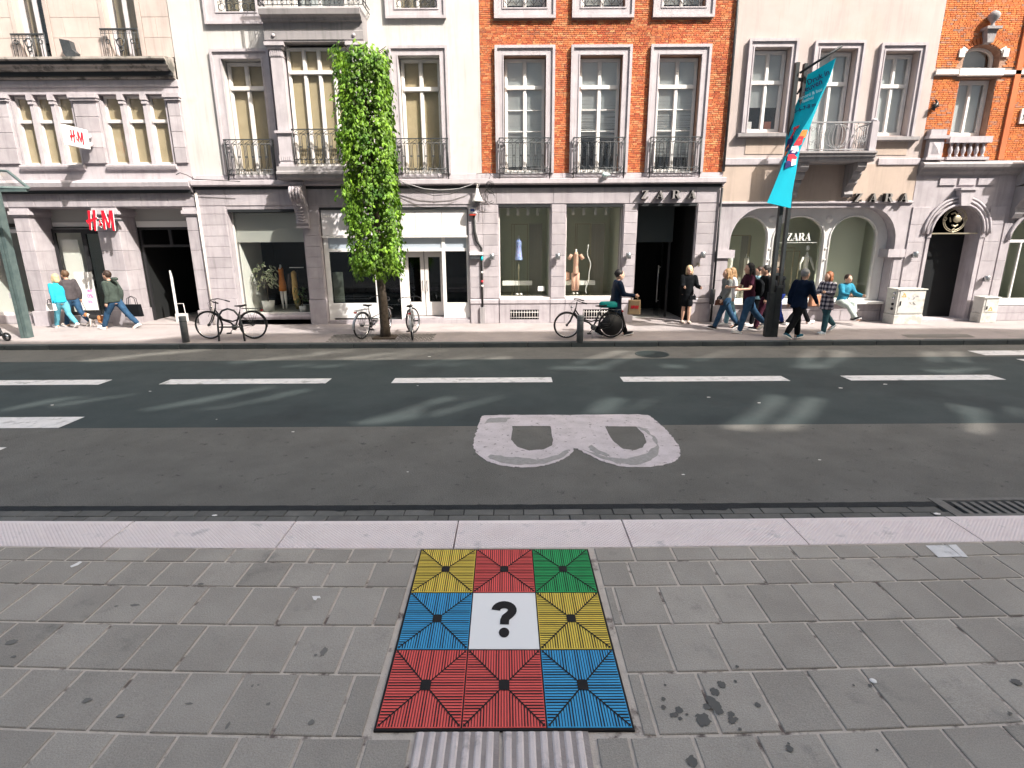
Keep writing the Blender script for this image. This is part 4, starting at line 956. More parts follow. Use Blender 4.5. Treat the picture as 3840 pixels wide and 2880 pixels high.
# ---- vacant shop: fascia with ghost lettering, white frames, double door
vs_ = empty('vacant_shop_front', (0,0,0)); vs_.parent = wh
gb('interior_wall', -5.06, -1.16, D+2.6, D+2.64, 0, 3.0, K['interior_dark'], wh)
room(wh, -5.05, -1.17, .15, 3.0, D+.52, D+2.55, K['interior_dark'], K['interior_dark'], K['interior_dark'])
xsf = [-5.04,-4.38,-3.3,-2.55,-1.85,-1.17]
for a, b in zip(xsf, xsf[1:]):
    v, f = bevbox(a+.004, b-.004, D+.05, D+.12, 2.36, 3.01, .004); MB().add(v, f).build('fascia_panel', K['fascia_white'], vs_)
v, f = text_mb('Claire\u2019s', .62, .0, bold=.006)
MB().add([(-4.02+a*.96, D+.049, 2.50+b*.82) for a, b, c in v], f).build('ghost_lettering', K['ghost_letter'], vs_)
gb('fascia_trim', -5.05, -1.165, D+.02, D+.14, 2.30, 2.355, K['frame_cream'], vs_)
fw_ = K['frame_white']; mb = MB(); Y0, Y1 = D+.10, D+.18
for (a, b, c, d) in ((-5.05,-4.93,.0,2.30),(-3.72,-3.60,.0,2.30),(-3.05,-2.97,.0,2.30),(-1.88,-1.79,.0,2.30),(-1.22,-1.165,.0,2.30),(-4.93,-3.72,1.94,2.02),(-2.97,-1.88,1.94,2.02),(-1.79,-1.22,1.94,2.02),(-4.93,-3.72,.15,.56),(-1.79,-1.22,.15,.56)): mb.box(a, b, Y0, Y1, c, d)
mb.build('window_frame', fw_, vs_)
for a, b in ((-4.93,-3.72),(-2.97,-1.88),(-1.79,-1.22)):
    gb('transom_panel', a+.002, b-.002, Y0+.03, Y0+.05, 2.022, 2.298, mat('transom_blue', (.42,.47,.53), rough=.4, spec=.6), vs_)
gb('pane', -4.93,-3.72, Y0+.035, Y0+.04, .56, 1.94, K['glass_dark'], vs_); gb('pane', -1.79,-1.22, Y0+.035, Y0+.04, .56, 1.94, K['glass_dark'], vs_); gb('pane', -3.60,-3.05, Y0+.035, Y0+.04, .1, 2.3, K['glass_dark'], vs_)
gb('paper', -4.90,-4.62, Y0+.07, Y0+.08, .58, 1.4, K['interior_light'], vs_)
for a, b in ((-2.96,-2.43),(-2.41,-1.885)):
    dd = MB().prism(rect(a, b, .17, 1.93), [rect(a+.10, b-.10, .55, 1.78)], D+.42, D+.47).build('door', K['frame_cream'], vs_)
    gb('pane', a+.10, b-.10, D+.44, D+.445, .55, 1.78, K['glass_dark'], dd)
    x = b-.05 if a < -2.5 else a+.05
    MB().tube([(x,D+.42,.86),(x,D+.36,.88),(x,D+.36,1.12),(x,D+.42,1.14)], .010, 5).build('handle', K['black_metal'], dd)
mb = MB(); mb.box(-2.98,-2.965, D+.18, D+.46, .16, 1.93); mb.box(-1.885,-1.87, D+.18, D+.46, .16, 1.93); mb.build('door_reveal', fw_, vs_)
mb = MB(); mb.box(-5.05,-1.16, D+.0, D+.55, .0, .10); mb.box(-3.0,-1.16, D+.06, D+.50, .102, .15); mb.build('step', BT, vs_)
# ---- boutique windows in the red brick building
def niche(par, x0, x1, z0, z1, dep, wallm, seed=0):
    sw_ = empty('shop_window', (0,0,0)); sw_.parent = par
    ring(x0+.03, x1-.03, z0+.05, z1-.03, .028, D+.16, D+.21, MB()).build('window_frame', K['frame_cream'], sw_)
    gb('pane', x0+.028, x1-.028, D+.18, D+.185, z0+.045, z1-.025, K['glass_shop'], sw_)
    room(par, x0, x1, z0, z1, D+.5, D+.5+dep, wallm, K['interior_light'], K['interior_white'], wallm)
    gb('shop_sill', x0+.003, x1-.003, D-.02, D+.30, z0-.0, z0+.035, K['frame_cream'], par)
    mb = MB()
    for k in range(4): mb.lathe([(.038,0),(.038,.20)], (x0+.25+k*(x1-x0-.5)/3.2, D+.75+.1*(k%2), z1-.24), 10)
    mb.build('ceiling_spots', K['interior_white'], par)
    # brass-coloured frames and a textured screen
    br = K.get('brass') or km('brass', (.36,.31,.20), rough=.4, metal=.4)
    xa = x0+.35; mb = MB()
    for (p, q, yy) in ((xa, xa+.44, D+.9), (xa+.07, xa+.44, D+1.1)):
        for xx in (p, q): mb.box(xx-.008, xx+.008, yy, yy+.016, z0, z1-.48)
        mb.box(p-.008, q+.008, yy, yy+.016, z1-.48, z1-.464)
    mb.build('display_frame', br, par)
    sc = gb('textured_screen', xa+.50, xa+.86, D+1.2, D+1.22, z0, z1-.46, K.get('screen_tx') or km('screen_tx', (.33,.32,.27), (.27,.26,.22), scale=1, stretch=(60,1,.4), rough=.9), par)
    mb = MB(); mb.box(xa+.86, xa+.875, D+1.18, D+1.23, z0, z1-.45); mb.box(xa+.50, xa+.875, D+1.18, D+1.23, z1-.45, z1-.435); mb.build('screen_edge', K['interior_light'], sc)
    gb('display_bench', x0+.08, x0+.92, D+.7, D+1.0, z0+.30, z0+.42, K['interior_white'], par)
niche(rd, -.34, 1.04, .67, 3.12, 1.5, K['interior_olive']); niche(rd, 1.45, 2.95, .67, 3.12, 1.5, K['interior_olive'])
# sinuous white tube in the second window, pale note and box in the first
MB().tube([(2.16+.045*sin(z*5.5)+.02*sin(z*13), D+.62, z) for z in [.74+.05*i for i in range(28)]], .013, 6).build('wavy_tube', K['white_plastic'], label='wavy white tube standing in the second boutique window', cat='display stand')
gb('display_note', .72, .90, D+.155, D+.158, .86, .99, K['interior_white'], rd)
# entrance of the boutique
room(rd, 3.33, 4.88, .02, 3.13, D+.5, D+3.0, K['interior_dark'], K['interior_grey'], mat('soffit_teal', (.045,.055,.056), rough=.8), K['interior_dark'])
gb('door_header', 3.34, 4.55, D+.9, D+.95, 2.14, 3.12, mat('header_teal', (.040,.052,.053), rough=.7), rd)
gb('threshold', 3.30, 4.90, D-.02, D+.8, .0, .03, K['far_paving'], rd)
mb = MB(); mb.box(4.44,4.50,D+.88,D+.96,.03,2.14); mb.box(3.34,3.40,D+.88,D+.96,.03,2.14); mb.build('door_frame', K['letter_side'], rd)
mb = MB(); 
for k in range(9): mb.box(4.86-.012,4.875, D+.1+k*.09, D+.15+k*.09, .03, 3.1)
mb.build('ribbed_reveal', K['interior_dark'], rd)
dp = empty('glass_door', (0,0,0)); dp.parent = rd
MB().prism([(D+.98,.03),(D+1.55,.03),(D+1.55,2.12),(D+.98,2.12)], [], 4.28, 4.29, plane='yz').build('pane', K['glass_dark'], dp)
MB().tube([(4.20,D+.92,.45),(4.20,D+.90,1.50)], .014, 6).tube([(4.26,D+.92,.5),(4.20,D+.92,.5)], .01, 5).tube([(4.26,D+.92,1.45),(4.20,D+.92,1.45)], .01, 5).build('handle', K['steel'], dp)
# ================================================================ 4. BEIGE BUILDING
be = empty('beige_building', (0,0,0), label='beige rendered building with a stone balcony above three arched shop windows', cat='building')
BW = [(5.98,6.90),(7.60,8.52),(9.20,10.06)]
MB().prism(rect(XR, XB, 3.13, ROOFZ), [rect(BW[0][0],BW[0][1],4.84,6.76), rect(BW[1][0],BW[1][1],4.30,6.72), rect(BW[2][0],BW[2][1],4.74,6.66)], D+.01, D+TH).build('upper_wall', K['beige_render'], be)
gb('lower_render', XR+.02, XB-.02, D-.004, D+.02, 3.15, 4.06, K['tan_render'], be); gb('render_panel', 6.0, 6.98, D-.003, D+.02, 4.32, 4.70, K['tan_render'], be)
gb('render_panel', 9.25, 10.15, D-.003, D+.02, 4.28, 4.62, K['tan_render'], be)
ledge(be, XR+.01, 7.25, [(.03,4.06),(.035,4.08),(.035,4.21),(.02,4.22)], BTt, 'string_course'); ledge(be, 9.45, XB-.01, [(.03,4.04),(.035,4.06),(.035,4.19),(.02,4.20)], BTt, 'string_course')
surround(be, 5.84,7.04,4.82,6.93, 5.98,6.90,4.84,6.76, BTt); surround(be, 7.45,8.68,4.32,6.88, 7.60,8.52,4.34,6.72, BTt); surround(be, 9.08,10.20,4.72,6.82, 9.20,10.06,4.74,6.66, BTt)
window(be, 6.0,6.88,4.86,6.74,.20, K['frame_white'], 2, [6.02], K['glass_sky'], None, fw=.07, mw=.06, blindfn=slats(.55, 0, 4))
window(be, 7.62,8.50,4.32,6.70,.20, K['frame_white'], 2, [5.98], K['glass_sky'], K['blind'], fw=.07, mw=.06, backd=.10)
window(be, 9.22,10.04,4.76,6.64,.20, K['frame_white'], 2, [5.92], K['glass_sky'], K['blind'], fw=.07, mw=.06, backd=.10)
ledge(be, 5.74, 7.12, [(.06,4.70),(.13,4.72),(.13,4.80),(.05,4.815)], BD, 'window_sill'); ledge(be, 9.02, 10.34, [(.06,4.60),(.13,4.62),(.13,4.70),(.05,4.715)], BD, 'window_sill')
gb('window_sign', 5.98+.05, 6.22, D+.30, D+.31, 4.92, 5.14, mat('notice', (.75,.70,.68), rough=.8), be); gb('window_sign', 6.55, 6.72, D+.30, D+.31, 4.92, 5.14, mat('notice_red', (.62,.20,.12), rough=.8), be)
# balcony
bal = empty('balcony', (0,0,0)); bal.parent = be
BA, BB, BPr = 7.02, 8.95, .70
ledge(bal, BA, BB, [(BPr-.08,4.05),(BPr-.05,4.10),(BPr-.05,4.15),(BPr,4.17),(BPr,4.22),(BPr+.04,4.24),(BPr+.04,4.28),(.02,4.285)], BD, 'balcony_slab')
for x in (BA+.10, BB-.12): mb = MB(); mb.box(x-.08, x+.08, D-BPr+.0, D-BPr+.16, 4.287, 4.95); mb.lathe([(.085,0),(.07,.05),(.0,.09)], (x, D-BPr+.08, 4.95), 14); mb.build('balcony_post', BTt, bal)
mb = MB(); Y = D-BPr+.08; a, b, z0, z1 = BA+.18, BB-.20, 4.33, 4.94; r = .010
for z in (z0, z1): mb.tube([(a,Y,z),(b,Y,z)], r*1.4, 5)
mb.box(a-.02, b+.02, Y-.025, Y+.025, z1-.01, z1+.02)
mb.tube([(BB-.12,Y+.08,z1),(BB-.12,D,z1)], r*1.6, 5); mb.tube([(BB-.12,Y+.08,z0),(BB-.12,D,z0)], r*1.4, 5); mb.tube([(BA+.1,Y+.08,z1),(BA+.1,D,z1)], r*1.6, 5)
for x in (a+.02, a+.30, b-.30, b-.02): mb.tube([(x,Y,z0),(x,Y,z1)], r, 4)
cxx = (a+b)/2
for s in (.12,.22,.33): mb.tube([(cxx+s*sin(q), Y, (z0+z1)/2-.0+.27*-cos(q)) for q in [pi*k/8 for k in range(17)]], r*.9, 4)
for sx in (-1, 1):
    for (ox, oz, rr0) in ((.45,.46,.10),(.62,.46,.07),(.50,.16,.09),(.64,.14,.06),(.40,.30,.05)):
        c_ = (cxx+sx*ox, z0+oz); mb.tube([(c_[0]+sx*rr0*(1-q/14)*cos(q*.75), Y, c_[1]+rr0*(1-q/14)*sin(q*.75)) for q in range(12)], r*.8, 4)
    mb.tube([(cxx+sx*.36,Y,z0+.02),(cxx+sx*.44,Y,z0+.28),(cxx+sx*.38,Y,z1-.04)], r*.8, 4)
for k in range(5):
    y = Y+.14+k*.1; mb.tube([(BB-.12,y,z0),(BB-.12,y,z1)], r*.8, 4); mb.tube([(BB-.12,y+.04*cos(q),z0+.3+.1*sin(q)) for q in [2*pi*i/8 for i in range(9)]], r*.8, 4)
mb.build('balcony_railing', K['iron_light'], bal)
for cx0 in (BA+.28, BB-.22):
    pr = [(0,3.25),(.10,3.25),(.15,3.32),(.11,3.40),(.16,3.50),(.26,3.58),(.26,3.66),(.34,3.68),(.40,3.78),(.40,3.84),(.50,3.86),(.56,3.94),(.56,4.045),(0,4.045)]
    MB().prism([(D-d, z) for d, z in pr], [], cx0-.11, cx0+.11, plane='yz').build('balcony_bracket', BD, bal)
# ground storey with one wide flat arch and three inner arches
oc = [(5.82,.0),(5.82,1.95)]+arc(6.62,2.10,.80,180,90,8,.90)[1:]+arc(9.42,2.10,.82,90,0,8,.90)+[(10.24,1.95),(10.24,.0)]
MB().prism([(XR,0),(5.82,0)]+oc[1:-1]+[(10.24,0),(XB,0),(XB,3.12),(XR,3.12)], [], D, D+.5).build('ground_wall', BT, be)
ledge(be, XR, XB, [(.03,3.10),(.05,3.11),(.05,3.145),(.01,3.16)], BTt, 'ledge')
for a, b in ((XR+.01,5.96),(10.06,XB-.01)):
    gb('impost', a, b, D-.07, D+.35, 1.72, 1.93, BTt, be)
blocks(be, XR+.02, 5.80, [0,.55,1.12,1.70], BT); blocks(be, 10.26, XB-.02, [0,.55,1.12,1.70], BT)
blocks(be, 5.84, 10.22, [0,.28,.46], BT, D+.12, D+.34, splits=[[0,.25,.5,.75,1],[0,.2,.45,.7,1]])
gb('shop_sill', 5.84, 10.22, D+.03, D+.40, .465, .53, K['frame_white'], be)
AR = [(5.90,6.95),(7.14,8.48),(8.68,9.92)]
def archh(a, b, zb, sp, n=14): r = (b-a)/2; return [(a, zb), (b, zb)]+arc((a+b)/2, sp, r, 0, 180, n, .56)
ah = [archh(a, b, .60, 2.22) for a, b in AR]
MB().prism(rect(5.83,10.23,.54,3.05), ah, D+.33, D+.43).build('arcade_frame', K['frame_white'], be)
for a, b in AR:
    mb = MB(); c = (a+b)/2; r = (b-a)/2
    mb.tube([(a-.03,D+.32,.62),(a-.03,D+.32,2.22)]+[(c-(r+.03)*cos(radians(q)), D+.32, 2.22+.59*sin(radians(q))) for q in range(15,180,15)]+[(b+.03,D+.32,2.22),(b+.03,D+.32,.62)], .022, 6)
    mb.build('arch_moulding', K['frame_white'], be)
for x in (7.045, 8.58): MB().lathe([(.095,0),(.09,-.02),(.05,-.05),(.01,-.055)], (x, D+.33, 2.72), 16, axis='y').lathe([(.04,0),(.03,-.03)], (x, D+.33, 1.95), 10, axis='y').lathe([(.04,0),(.03,-.03)], (x, D+.33, 1.65), 10, axis='y').build('rosette', K['frame_white'], be)
gb('pane', 5.84, 10.2, D+.375, D+.380, .56, 3.03, K['glass_shop'], be)
room(be, 5.82, 10.24, .56, 3.06, D+.5, D+2.2, K['interior_olive'], K['interior_light'], K['interior_light'])
for (xx, zz) in ((6.05,2.3),(7.35,1.95)):
    mb = MB()
    for k, (p, q, yy) in enumerate(((0,.62,D+.8),(.10,.78,D+1.1))):
        for x in (xx+p, xx+q): mb.box(x-.010, x+.010, yy, yy+.02, .56, zz)
        mb.box(xx+p, xx+q, yy, yy+.02, zz, zz+.02)
    mb.build('display_frame', K['brass'], be)
gb('textured_screen', 6.62, 6.9, D+1.2, D+1.22, .56, 2.3, K['screen_tx'], be)
gb('panel_screen', 8.75, 10.0, D+1.0, D+1.02, .56, 3.0, K['interior_olive'], be)
wd = empty('window_lettering', (0,0,0)); wd.parent = be
letters(wd, 'ZARA', 7.50, 8.16, 2.16, 2.36, .02, D+.36, [K['interior_white'], K['interior_white']], [.74,.86,.90,.86])
gb('underline', 7.30, 8.34, D+.34, D+.36, 2.105, 2.115, K['interior_white'], wd)
# ================================================================ 5. BRICK AND STONE PORTAL BUILDING
po_ = empty('portal_building', (0,0,0), label='orange brick building at the right with a dark arched stone portal', cat='building')
wx0, wx1 = 11.20, 12.10
MB().prism(rect(XB, XE+4, 3.95, ROOFZ), [rect(wx0,wx1,4.72,6.06), rect(wx0,wx1,6.28,6.52)[:2]+arc((wx0+wx1)/2, 6.52, .45, 0, 180, 10, .28)], D+.03, D+TH+.03).build('upper_wall', K['red_mortar'], po_)
def arcout(x, z, h): 
    return abs(x-(wx0+wx1)/2) < .60 and 6.0 < z < 6.52+.40*sqrt(max(0, 1-((x-(wx0+wx1)/2)/.60)**2))
bricks('brickwork', [(XB+.01, XE+3.5, 4.15, 9.6)], [(wx0-.01,wx1+.01,4.4,6.10), (XB,XE+4,6.08,6.27), (XB,11.05,4.05,4.86), arcout, (12.50,12.66,6.27,9.9),(12.50,12.66,4.3,6.08)], K['orange_brick'], po_, Y0=D+.03, seed=8, dep=.012)
gb('pilaster_strip', 12.51, 12.65, D-.03, D+.04, 4.15, 9.7, K['red_brick'], po_)
ledge(po_, XB+.01, wx0-.06, [(.0,6.11),(.05,6.13),(.05,6.24),(.0,6.25)], K['frame_cream'], 'stone_band'); ledge(po_, wx0-.10, wx1+.10, [(.0,6.09),(.06,6.10),(.06,6.26),(.0,6.27)], K['frame_cream'], 'stone_band'); ledge(po_, wx1+.11, XE+3.5, [(.0,6.11),(.03,6.13),(.03,6.22),(.0,6.23)], K['frame_cream'], 'stone_band')
# brick arch over the window with stone ends
for k in range(15):
    q = radians(20+140*k/14); cx0 = (wx0+wx1)/2; mb = MB()
    a0, a1 = q-.066, q+.066; ri, ro, e1, e2 = .47, .62, .30, .43
    mb.prism([(cx0+ri*cos(a0),6.52+e1*sin(a0)),(cx0+ro*cos(a0),6.52+e2*sin(a0)),(cx0+ro*cos(a1),6.52+e2*sin(a1)),(cx0+ri*cos(a1),6.52+e1*sin(a1))], [], D-.0, D+.04).build('brick', K['orange_brick'] if 1 < k < 13 else K['frame_cream'], po_)
for x in (wx0-.16, wx1+.02): gb('arch_stone', x, x+.14, D-.02, D+.04, 6.52, 6.70, K['frame_cream'], po_)
window(po_, wx0+.01,wx1-.01,4.74,6.05,.22, K['frame_white'], 2, [], K['glass_sky'], K['blind'], fw=.08, mw=.06, backd=.10)
MB().prism(rect(wx0+.01,wx1-.01,6.29,6.53)[:2]+arc((wx0+wx1)/2, 6.52, .44, 0, 180, 10, .27), [rect(wx0+.08,wx1-.08,6.34,6.53)[:2]+arc((wx0+wx1)/2, 6.53, .36, 0, 180, 10, .20)], D+.22, D+.28).build('window_frame', K['frame_white'], po_)
gb('pane', wx0+.05, wx1-.05, D+.25, D+.255, 6.32, 6.8, K['glass_sky'], po_); gb('screen', wx0-.0, wx1+.0, D+.5, D+.51, 6.3, 6.82, K['blind'], po_)
# keystone with vase finial
mb = MB(); cx0 = (wx0+wx1)/2
mb.prism([(cx0-.07,6.80),(cx0+.07,6.80),(cx0+.13,7.08),(cx0-.13,7.08)], [], D-.14, D+.04); mb.box(cx0-.18, cx0+.18, D-.20, D+.04, 7.082, 7.14)
mb.lathe([(.06,7.14),(.05,7.17),(.035,7.22),(.06,7.26),(.12,7.33),(.13,7.40),(.08,7.46),(.03,7.49)], (cx0, D-.10, 0), 14); mb.build('vase_finial', BD, po_)
# balustrade below the window
bl_ = empty('balustrade', (0,0,0)); bl_.parent = po_
gb('balustrade_rail', wx0-.08, wx1+.10, D-.12, D+.05, 4.55, 4.70, BTt, bl_); gb('balustrade_base', wx0-.08, wx1+.10, D-.12, D+.05, 4.14, 4.21, BTt, bl_)
for k in range(6):
    x = wx0+.03+k*.166; MB().lathe([(.045,4.21),(.045,4.24),(.025,4.26),(.045,4.32),(.052,4.38),(.030,4.46),(.025,4.50),(.045,4.53),(.045,4.55)], (x, D-.04, 0), 10).build('baluster', BTt, bl_)
mb = MB(); mb.box(10.56,11.02,D-.16,D+.04,4.14,4.20); mb.box(10.62,10.98,D-.12,D+.04,4.202,4.64); mb.box(10.55,11.06,D-.17,D+.04,4.642,4.72); mb.box(10.60,11.0,D-.13,D+.04,4.722,4.86)
mb.add([(10.70,D-.122,4.28),(10.90,D-.122,4.28),(10.90,D-.122,4.56),(10.70,D-.122,4.56),(10.80,D-.16,4.42)], [(0,1,4),(1,2,4),(2,3,4),(3,0,4)]); mb.build('pedestal', BTt, po_)
ledge(po_, XB+.0, XE+.1, [(.03,3.78),(.05,3.82),(.10,3.86),(.12,3.92),(.20,3.96),(.22,4.03),(.17,4.07),(.03,4.13)], BD, 'cornice')
pa = [(11.10,0),(11.10,2.32)]+[(11.78-.68*cos(radians(q)), 2.32+.72*sin(radians(q))) for q in range(15,180,15)]+[(12.46,2.32),(12.46,0)]
MB().prism([(XB,0)]+pa+[(XE,0),(XE,3.95),(XB,3.95)], [], D, D+.55).build('ground_wall', BT, po_)
blocks(po_, XB+.02, 11.0, [0,.6,1.1,1.6,2.1,2.55,3.0], BT, D-.03, D+.01); blocks(po_, 12.58, XE-.02, [0,.6,1.1,1.6,2.1,2.55,3.0], BT, D-.03, D+.01)
mb = MB()
for rr0, yy in ((.70,D-.08),(.80,D-.05),(.88,D-.06)): mb.tube([(11.78-rr0*cos(radians(q)), yy, 2.32+(rr0+.04)*sin(radians(q))) for q in range(0,181,12)], .035, 6)
mb.build('arch_moulding', BTt, po_)
MB().prism([(11.68,3.02),(11.90,3.02),(11.98,3.40),(11.60,3.40)], [], D-.18, D+.0).box(11.56,12.02,D-.22,D+.0,3.402,3.46).build('keystone', BTt, po_)
for a, b in ((11.03,11.13),(12.43,12.56)): mb = MB(); mb.box(a, b, D-.06, D+.30, 2.22, 2.32); mb.box(a+.01, b-.01, D-.04, D+.25, 0, 2.21); mb.build('portal_jamb', BT, po_)
for k in range(3): gb('frieze_panel', 11.12+k*.5, 11.55+k*.5, D-.035, D+.0, 3.54, 3.70, BTt, po_)
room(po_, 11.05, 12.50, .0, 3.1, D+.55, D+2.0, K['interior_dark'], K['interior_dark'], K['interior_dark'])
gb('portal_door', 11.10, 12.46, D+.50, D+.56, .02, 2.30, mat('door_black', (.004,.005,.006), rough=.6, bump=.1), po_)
mb = MB(); mb.box(11.12,12.44,D+.06,D+.10,2.31,2.345); mb.tube(circ(11.78,2.68,.27,D+.08,20), .012, 5); mb.tube(circ(11.78,2.68,.31,D+.08,20), .010, 5)
for (x, z, r0) in ((11.51,2.70,.045),(12.05,2.70,.045),(11.78,2.40,.045)): mb.tube(circ(x, z, r0, D+.07, 10), .012, 5)
mb.lathe([(.02,.10),(.08,.06),(.10,.0),(.07,-.02)], (11.78, D+.0, 2.70), 14, axis='y')
mb.tube([(11.64,D+.06,2.82),(11.72,D+.04,2.86),(11.78,D+.05,2.80),(11.84,D+.04,2.86),(11.92,D+.06,2.82)], .022, 5); mb.tube([(11.70,D+.06,2.55),(11.78,D+.04,2.50),(11.86,D+.06,2.55)], .024, 5); mb.tube([(11.66,D+.06,2.62),(11.62,D+.06,2.74)], .018, 5); mb.tube([(11.90,D+.06,2.62),(11.94,D+.06,2.74)], .018, 5)
mb.build('gilt_grille', mat('gilt_metal', (.50,.44,.32), rough=.4, metal=.6), po_)
gb('threshold', 11.0, 12.6, D-.10, D+.5, 0, .05, BTt, po_)
# ================================================================ 6. SHOP at the far right
fs_ = empty('corner_shop_building', (0,0,0), label='grey stone shop at the right edge with an arched window and a bracketed balcony', cat='building')
sa_ = [(13.30,.50),(13.30,2.15)]+[(14.2-.9*cos(radians(q)), 2.15+.75*sin(radians(q))) for q in range(15,180,15)]+[(15.1,2.15),(15.1,.50)]
MB().prism(rect(XE, 17, 0, 3.95), [sa_], D, D+.5).build('ground_wall', BT, fs_)
ledge(fs_, XE+.1, 17, [(.05,3.5),(.55,3.62),(.60,3.70),(.74,3.75),(.76,3.88),(.70,3.95),(.05,4.0)], BD, 'balcony_slab')
for k in range(12):
    x = XE+.25+k*.17; MB().lathe([(.05,3.98),(.05,4.02),(.028,4.05),(.055,4.13),(.058,4.2),(.03,4.3),(.03,4.36),(.05,4.40)], (x, D-.6, 0), 10).build('baluster', BTt, fs_)
gb('balustrade_rail', XE+.12, 17, D-.72, D-.48, 4.40, 4.55, BTt, fs_)
for cx0 in (13.25, 15.2): MB().prism([(D-d, z) for d, z in [(0,2.7),(.10,2.7),(.16,2.82),(.14,2.95),(.25,3.15),(.42,3.28),(.50,3.42),(.5,3.49),(0,3.49)]], [], cx0-.12, cx0+.12, plane='yz').build('balcony_bracket', BD, fs_)
MB().tube([(14.2-1.0*cos(radians(q)), D-.04, 2.15+.85*sin(radians(q))) for q in range(0,181,12)], .05, 6).build('arch_moulding', BTt, fs_)
mb = MB(); mb.box(13.32,15.08,D+.28,D+.34,2.08,2.16); mb.box(13.32,15.08,D+.28,D+.34,.50,.58); mb.box(13.32,13.38,D+.28,D+.34,.58,2.08); mb.box(13.85,13.89,D+.28,D+.34,.58,2.08); mb.build('window_frame', K['frame_white'], fs_)
gb('pane', 13.3, 15.1, D+.30, D+.305, .5, 2.9, K['glass_shop'], fs_)
room(fs_, 13.28, 15.12, .45, 2.95, D+.5, D+2.0, K['interior_olive'], K['interior_light'], K['interior_light'])
gb('shop_sill', 13.25, 15.15, D-.03, D+.28, .42, .49, K['frame_white'], fs_); blocks(fs_, XE+.02, 15.2, [0,.20,.40], BT, D-.05, D+.01, splits=[[0,.5,1]]); blocks(fs_, XE+.02, 13.27, [.62,1.1,1.6,2.1,2.6], BT)
gb('relief_plaque', 12.86, 13.14, D-.03, D+.04, 5.0, 5.35, K['frame_cream'], po_)
mb = MB()
for k in range(5): mb.tube([(13.0+.08*cos(k*1.256), D-.04, 5.17+.10*sin(k*1.256)), (13.0, D-.045, 5.17)], .02, 5)
mb.build('relief_figure', K['frame_cream'], po_)
# dark backs, side and roof slabs
for par, a, b in ((hm,XL,XP),(wh,XP+.01,XW-.01),(rd,XW,XR-.01),(be,XR,XB-.01),(po_,XB,17)):
    gb('roof', a, b, D+.0, D+6, ROOFZ+.002, ROOFZ+.2, BD, par)
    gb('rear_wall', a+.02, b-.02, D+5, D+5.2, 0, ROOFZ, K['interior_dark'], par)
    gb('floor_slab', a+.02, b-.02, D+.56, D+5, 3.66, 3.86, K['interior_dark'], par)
gb('party_wall', XL-.2, XL, D, D+6, 0, ROOFZ, K['pink_stone'], hm); gb('party_wall', 17.0, 17.2, D, D+6, 0, ROOFZ, K['beige_render'], po_)
# ================================================================ STREET OBJECTS
# ---- near-black strips added as the shade under ledges and cornice, and shutter boxes
fl = km('dark_shade_strip', (.016,.018,.020), rough=.6)
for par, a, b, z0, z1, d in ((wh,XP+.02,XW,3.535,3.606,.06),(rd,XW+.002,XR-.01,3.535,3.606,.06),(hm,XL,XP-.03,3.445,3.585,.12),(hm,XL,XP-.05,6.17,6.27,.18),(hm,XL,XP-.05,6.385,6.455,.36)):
    gb('dark_shade_strip', a, b, D-d, D+.0, z0, z1, fl, par)
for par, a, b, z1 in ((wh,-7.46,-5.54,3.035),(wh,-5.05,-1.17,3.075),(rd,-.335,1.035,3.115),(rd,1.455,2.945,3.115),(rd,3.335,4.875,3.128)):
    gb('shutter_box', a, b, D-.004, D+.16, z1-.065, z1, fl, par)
# ---- downpipes
MB().tube([(-8.20,D-.05,3.45),(-8.20,D-.05,.02)], .032, 8).build('drainpipe', K['frame_cream'], label='thin cream drainpipe between the left stone building and the white building', cat='drainpipe')
dpz = MB().tube([(XR+.0,D-.07,3.5),(XR+.0,D-.07,.02)], .03, 8).build('drainpipe', K['black_metal'], label='dark drainpipe between the boutique entrance and the three arches', cat='drainpipe')
MB().tube([(XR-.02,D-.10,.50),(XR-.02,D-.10,.90)], .07, 8).build('pipe_cover', K['iron'], dpz)
MB().tube([(XR+.0,D-.05,9.9),(XR+.0,D-.05,3.9)], .035, 8).build('drainpipe', K['iron'], label='dark drainpipe between the red brick and the beige upper walls', cat='drainpipe')
# ---- tree
tree = empty('street_tree', (-3.03, 13.07, 0), label='narrow street tree clipped to a tall green column by two bicycles', cat='tree')
tp = [(0,0,-.05),(.0,0,.25),(-.015,.0,.8),(-.04,.01,1.35),(-.03,0,2.0),(-.05,0,3.0),(-.09,0,4.2),(-.11,0,5.3),(-.12,0,6.0)]
mb = MB(); mb.tube(tp, [.135,.115,.105,.095,.085,.07,.055,.035,.015], 12)
mb.add([(x+.012*noise.noise((x*20,y*20,z*9)), y+.012*noise.noise((x*20,y*20,z*9+4)), z) for x, y, z in []], [])
for k in range(len(mb.v)):
    x, y, z = mb.v[k]; q = 1+.16*noise.noise((x*14, y*14, z*5)); c_ = -.02; mb.v[k] = (c_+(x-c_)*q, y*q, z)
mb.tube([(.09,-.02,.42),(.15,-.03,.47),(.17,-.03,.53)], [.03,.022,.008], 6)
mb.build('trunk', K['bark'], tree)
rr = random.Random(11); mb = MB()
for k in range(46):
    z = 1.45+4.5*rr.random(); a = rr.random()*2*pi; L = .42+.12*rr.random(); c0 = Vector((-.04-.012*z, 0, z)); e = c0+Vector((cos(a)*L, sin(a)*L, .10+.22*rr.random())); m_ = (c0+e)/2+Vector((0,0,-.03))
    mb.tube([c0, m_, e], [.022,.014,.006], 5)
mb.build('branches', K['bark'], tree)
CROWN = MB()
def crown_half(z): return .57 if z < 4 else .57-.012*(z-4)
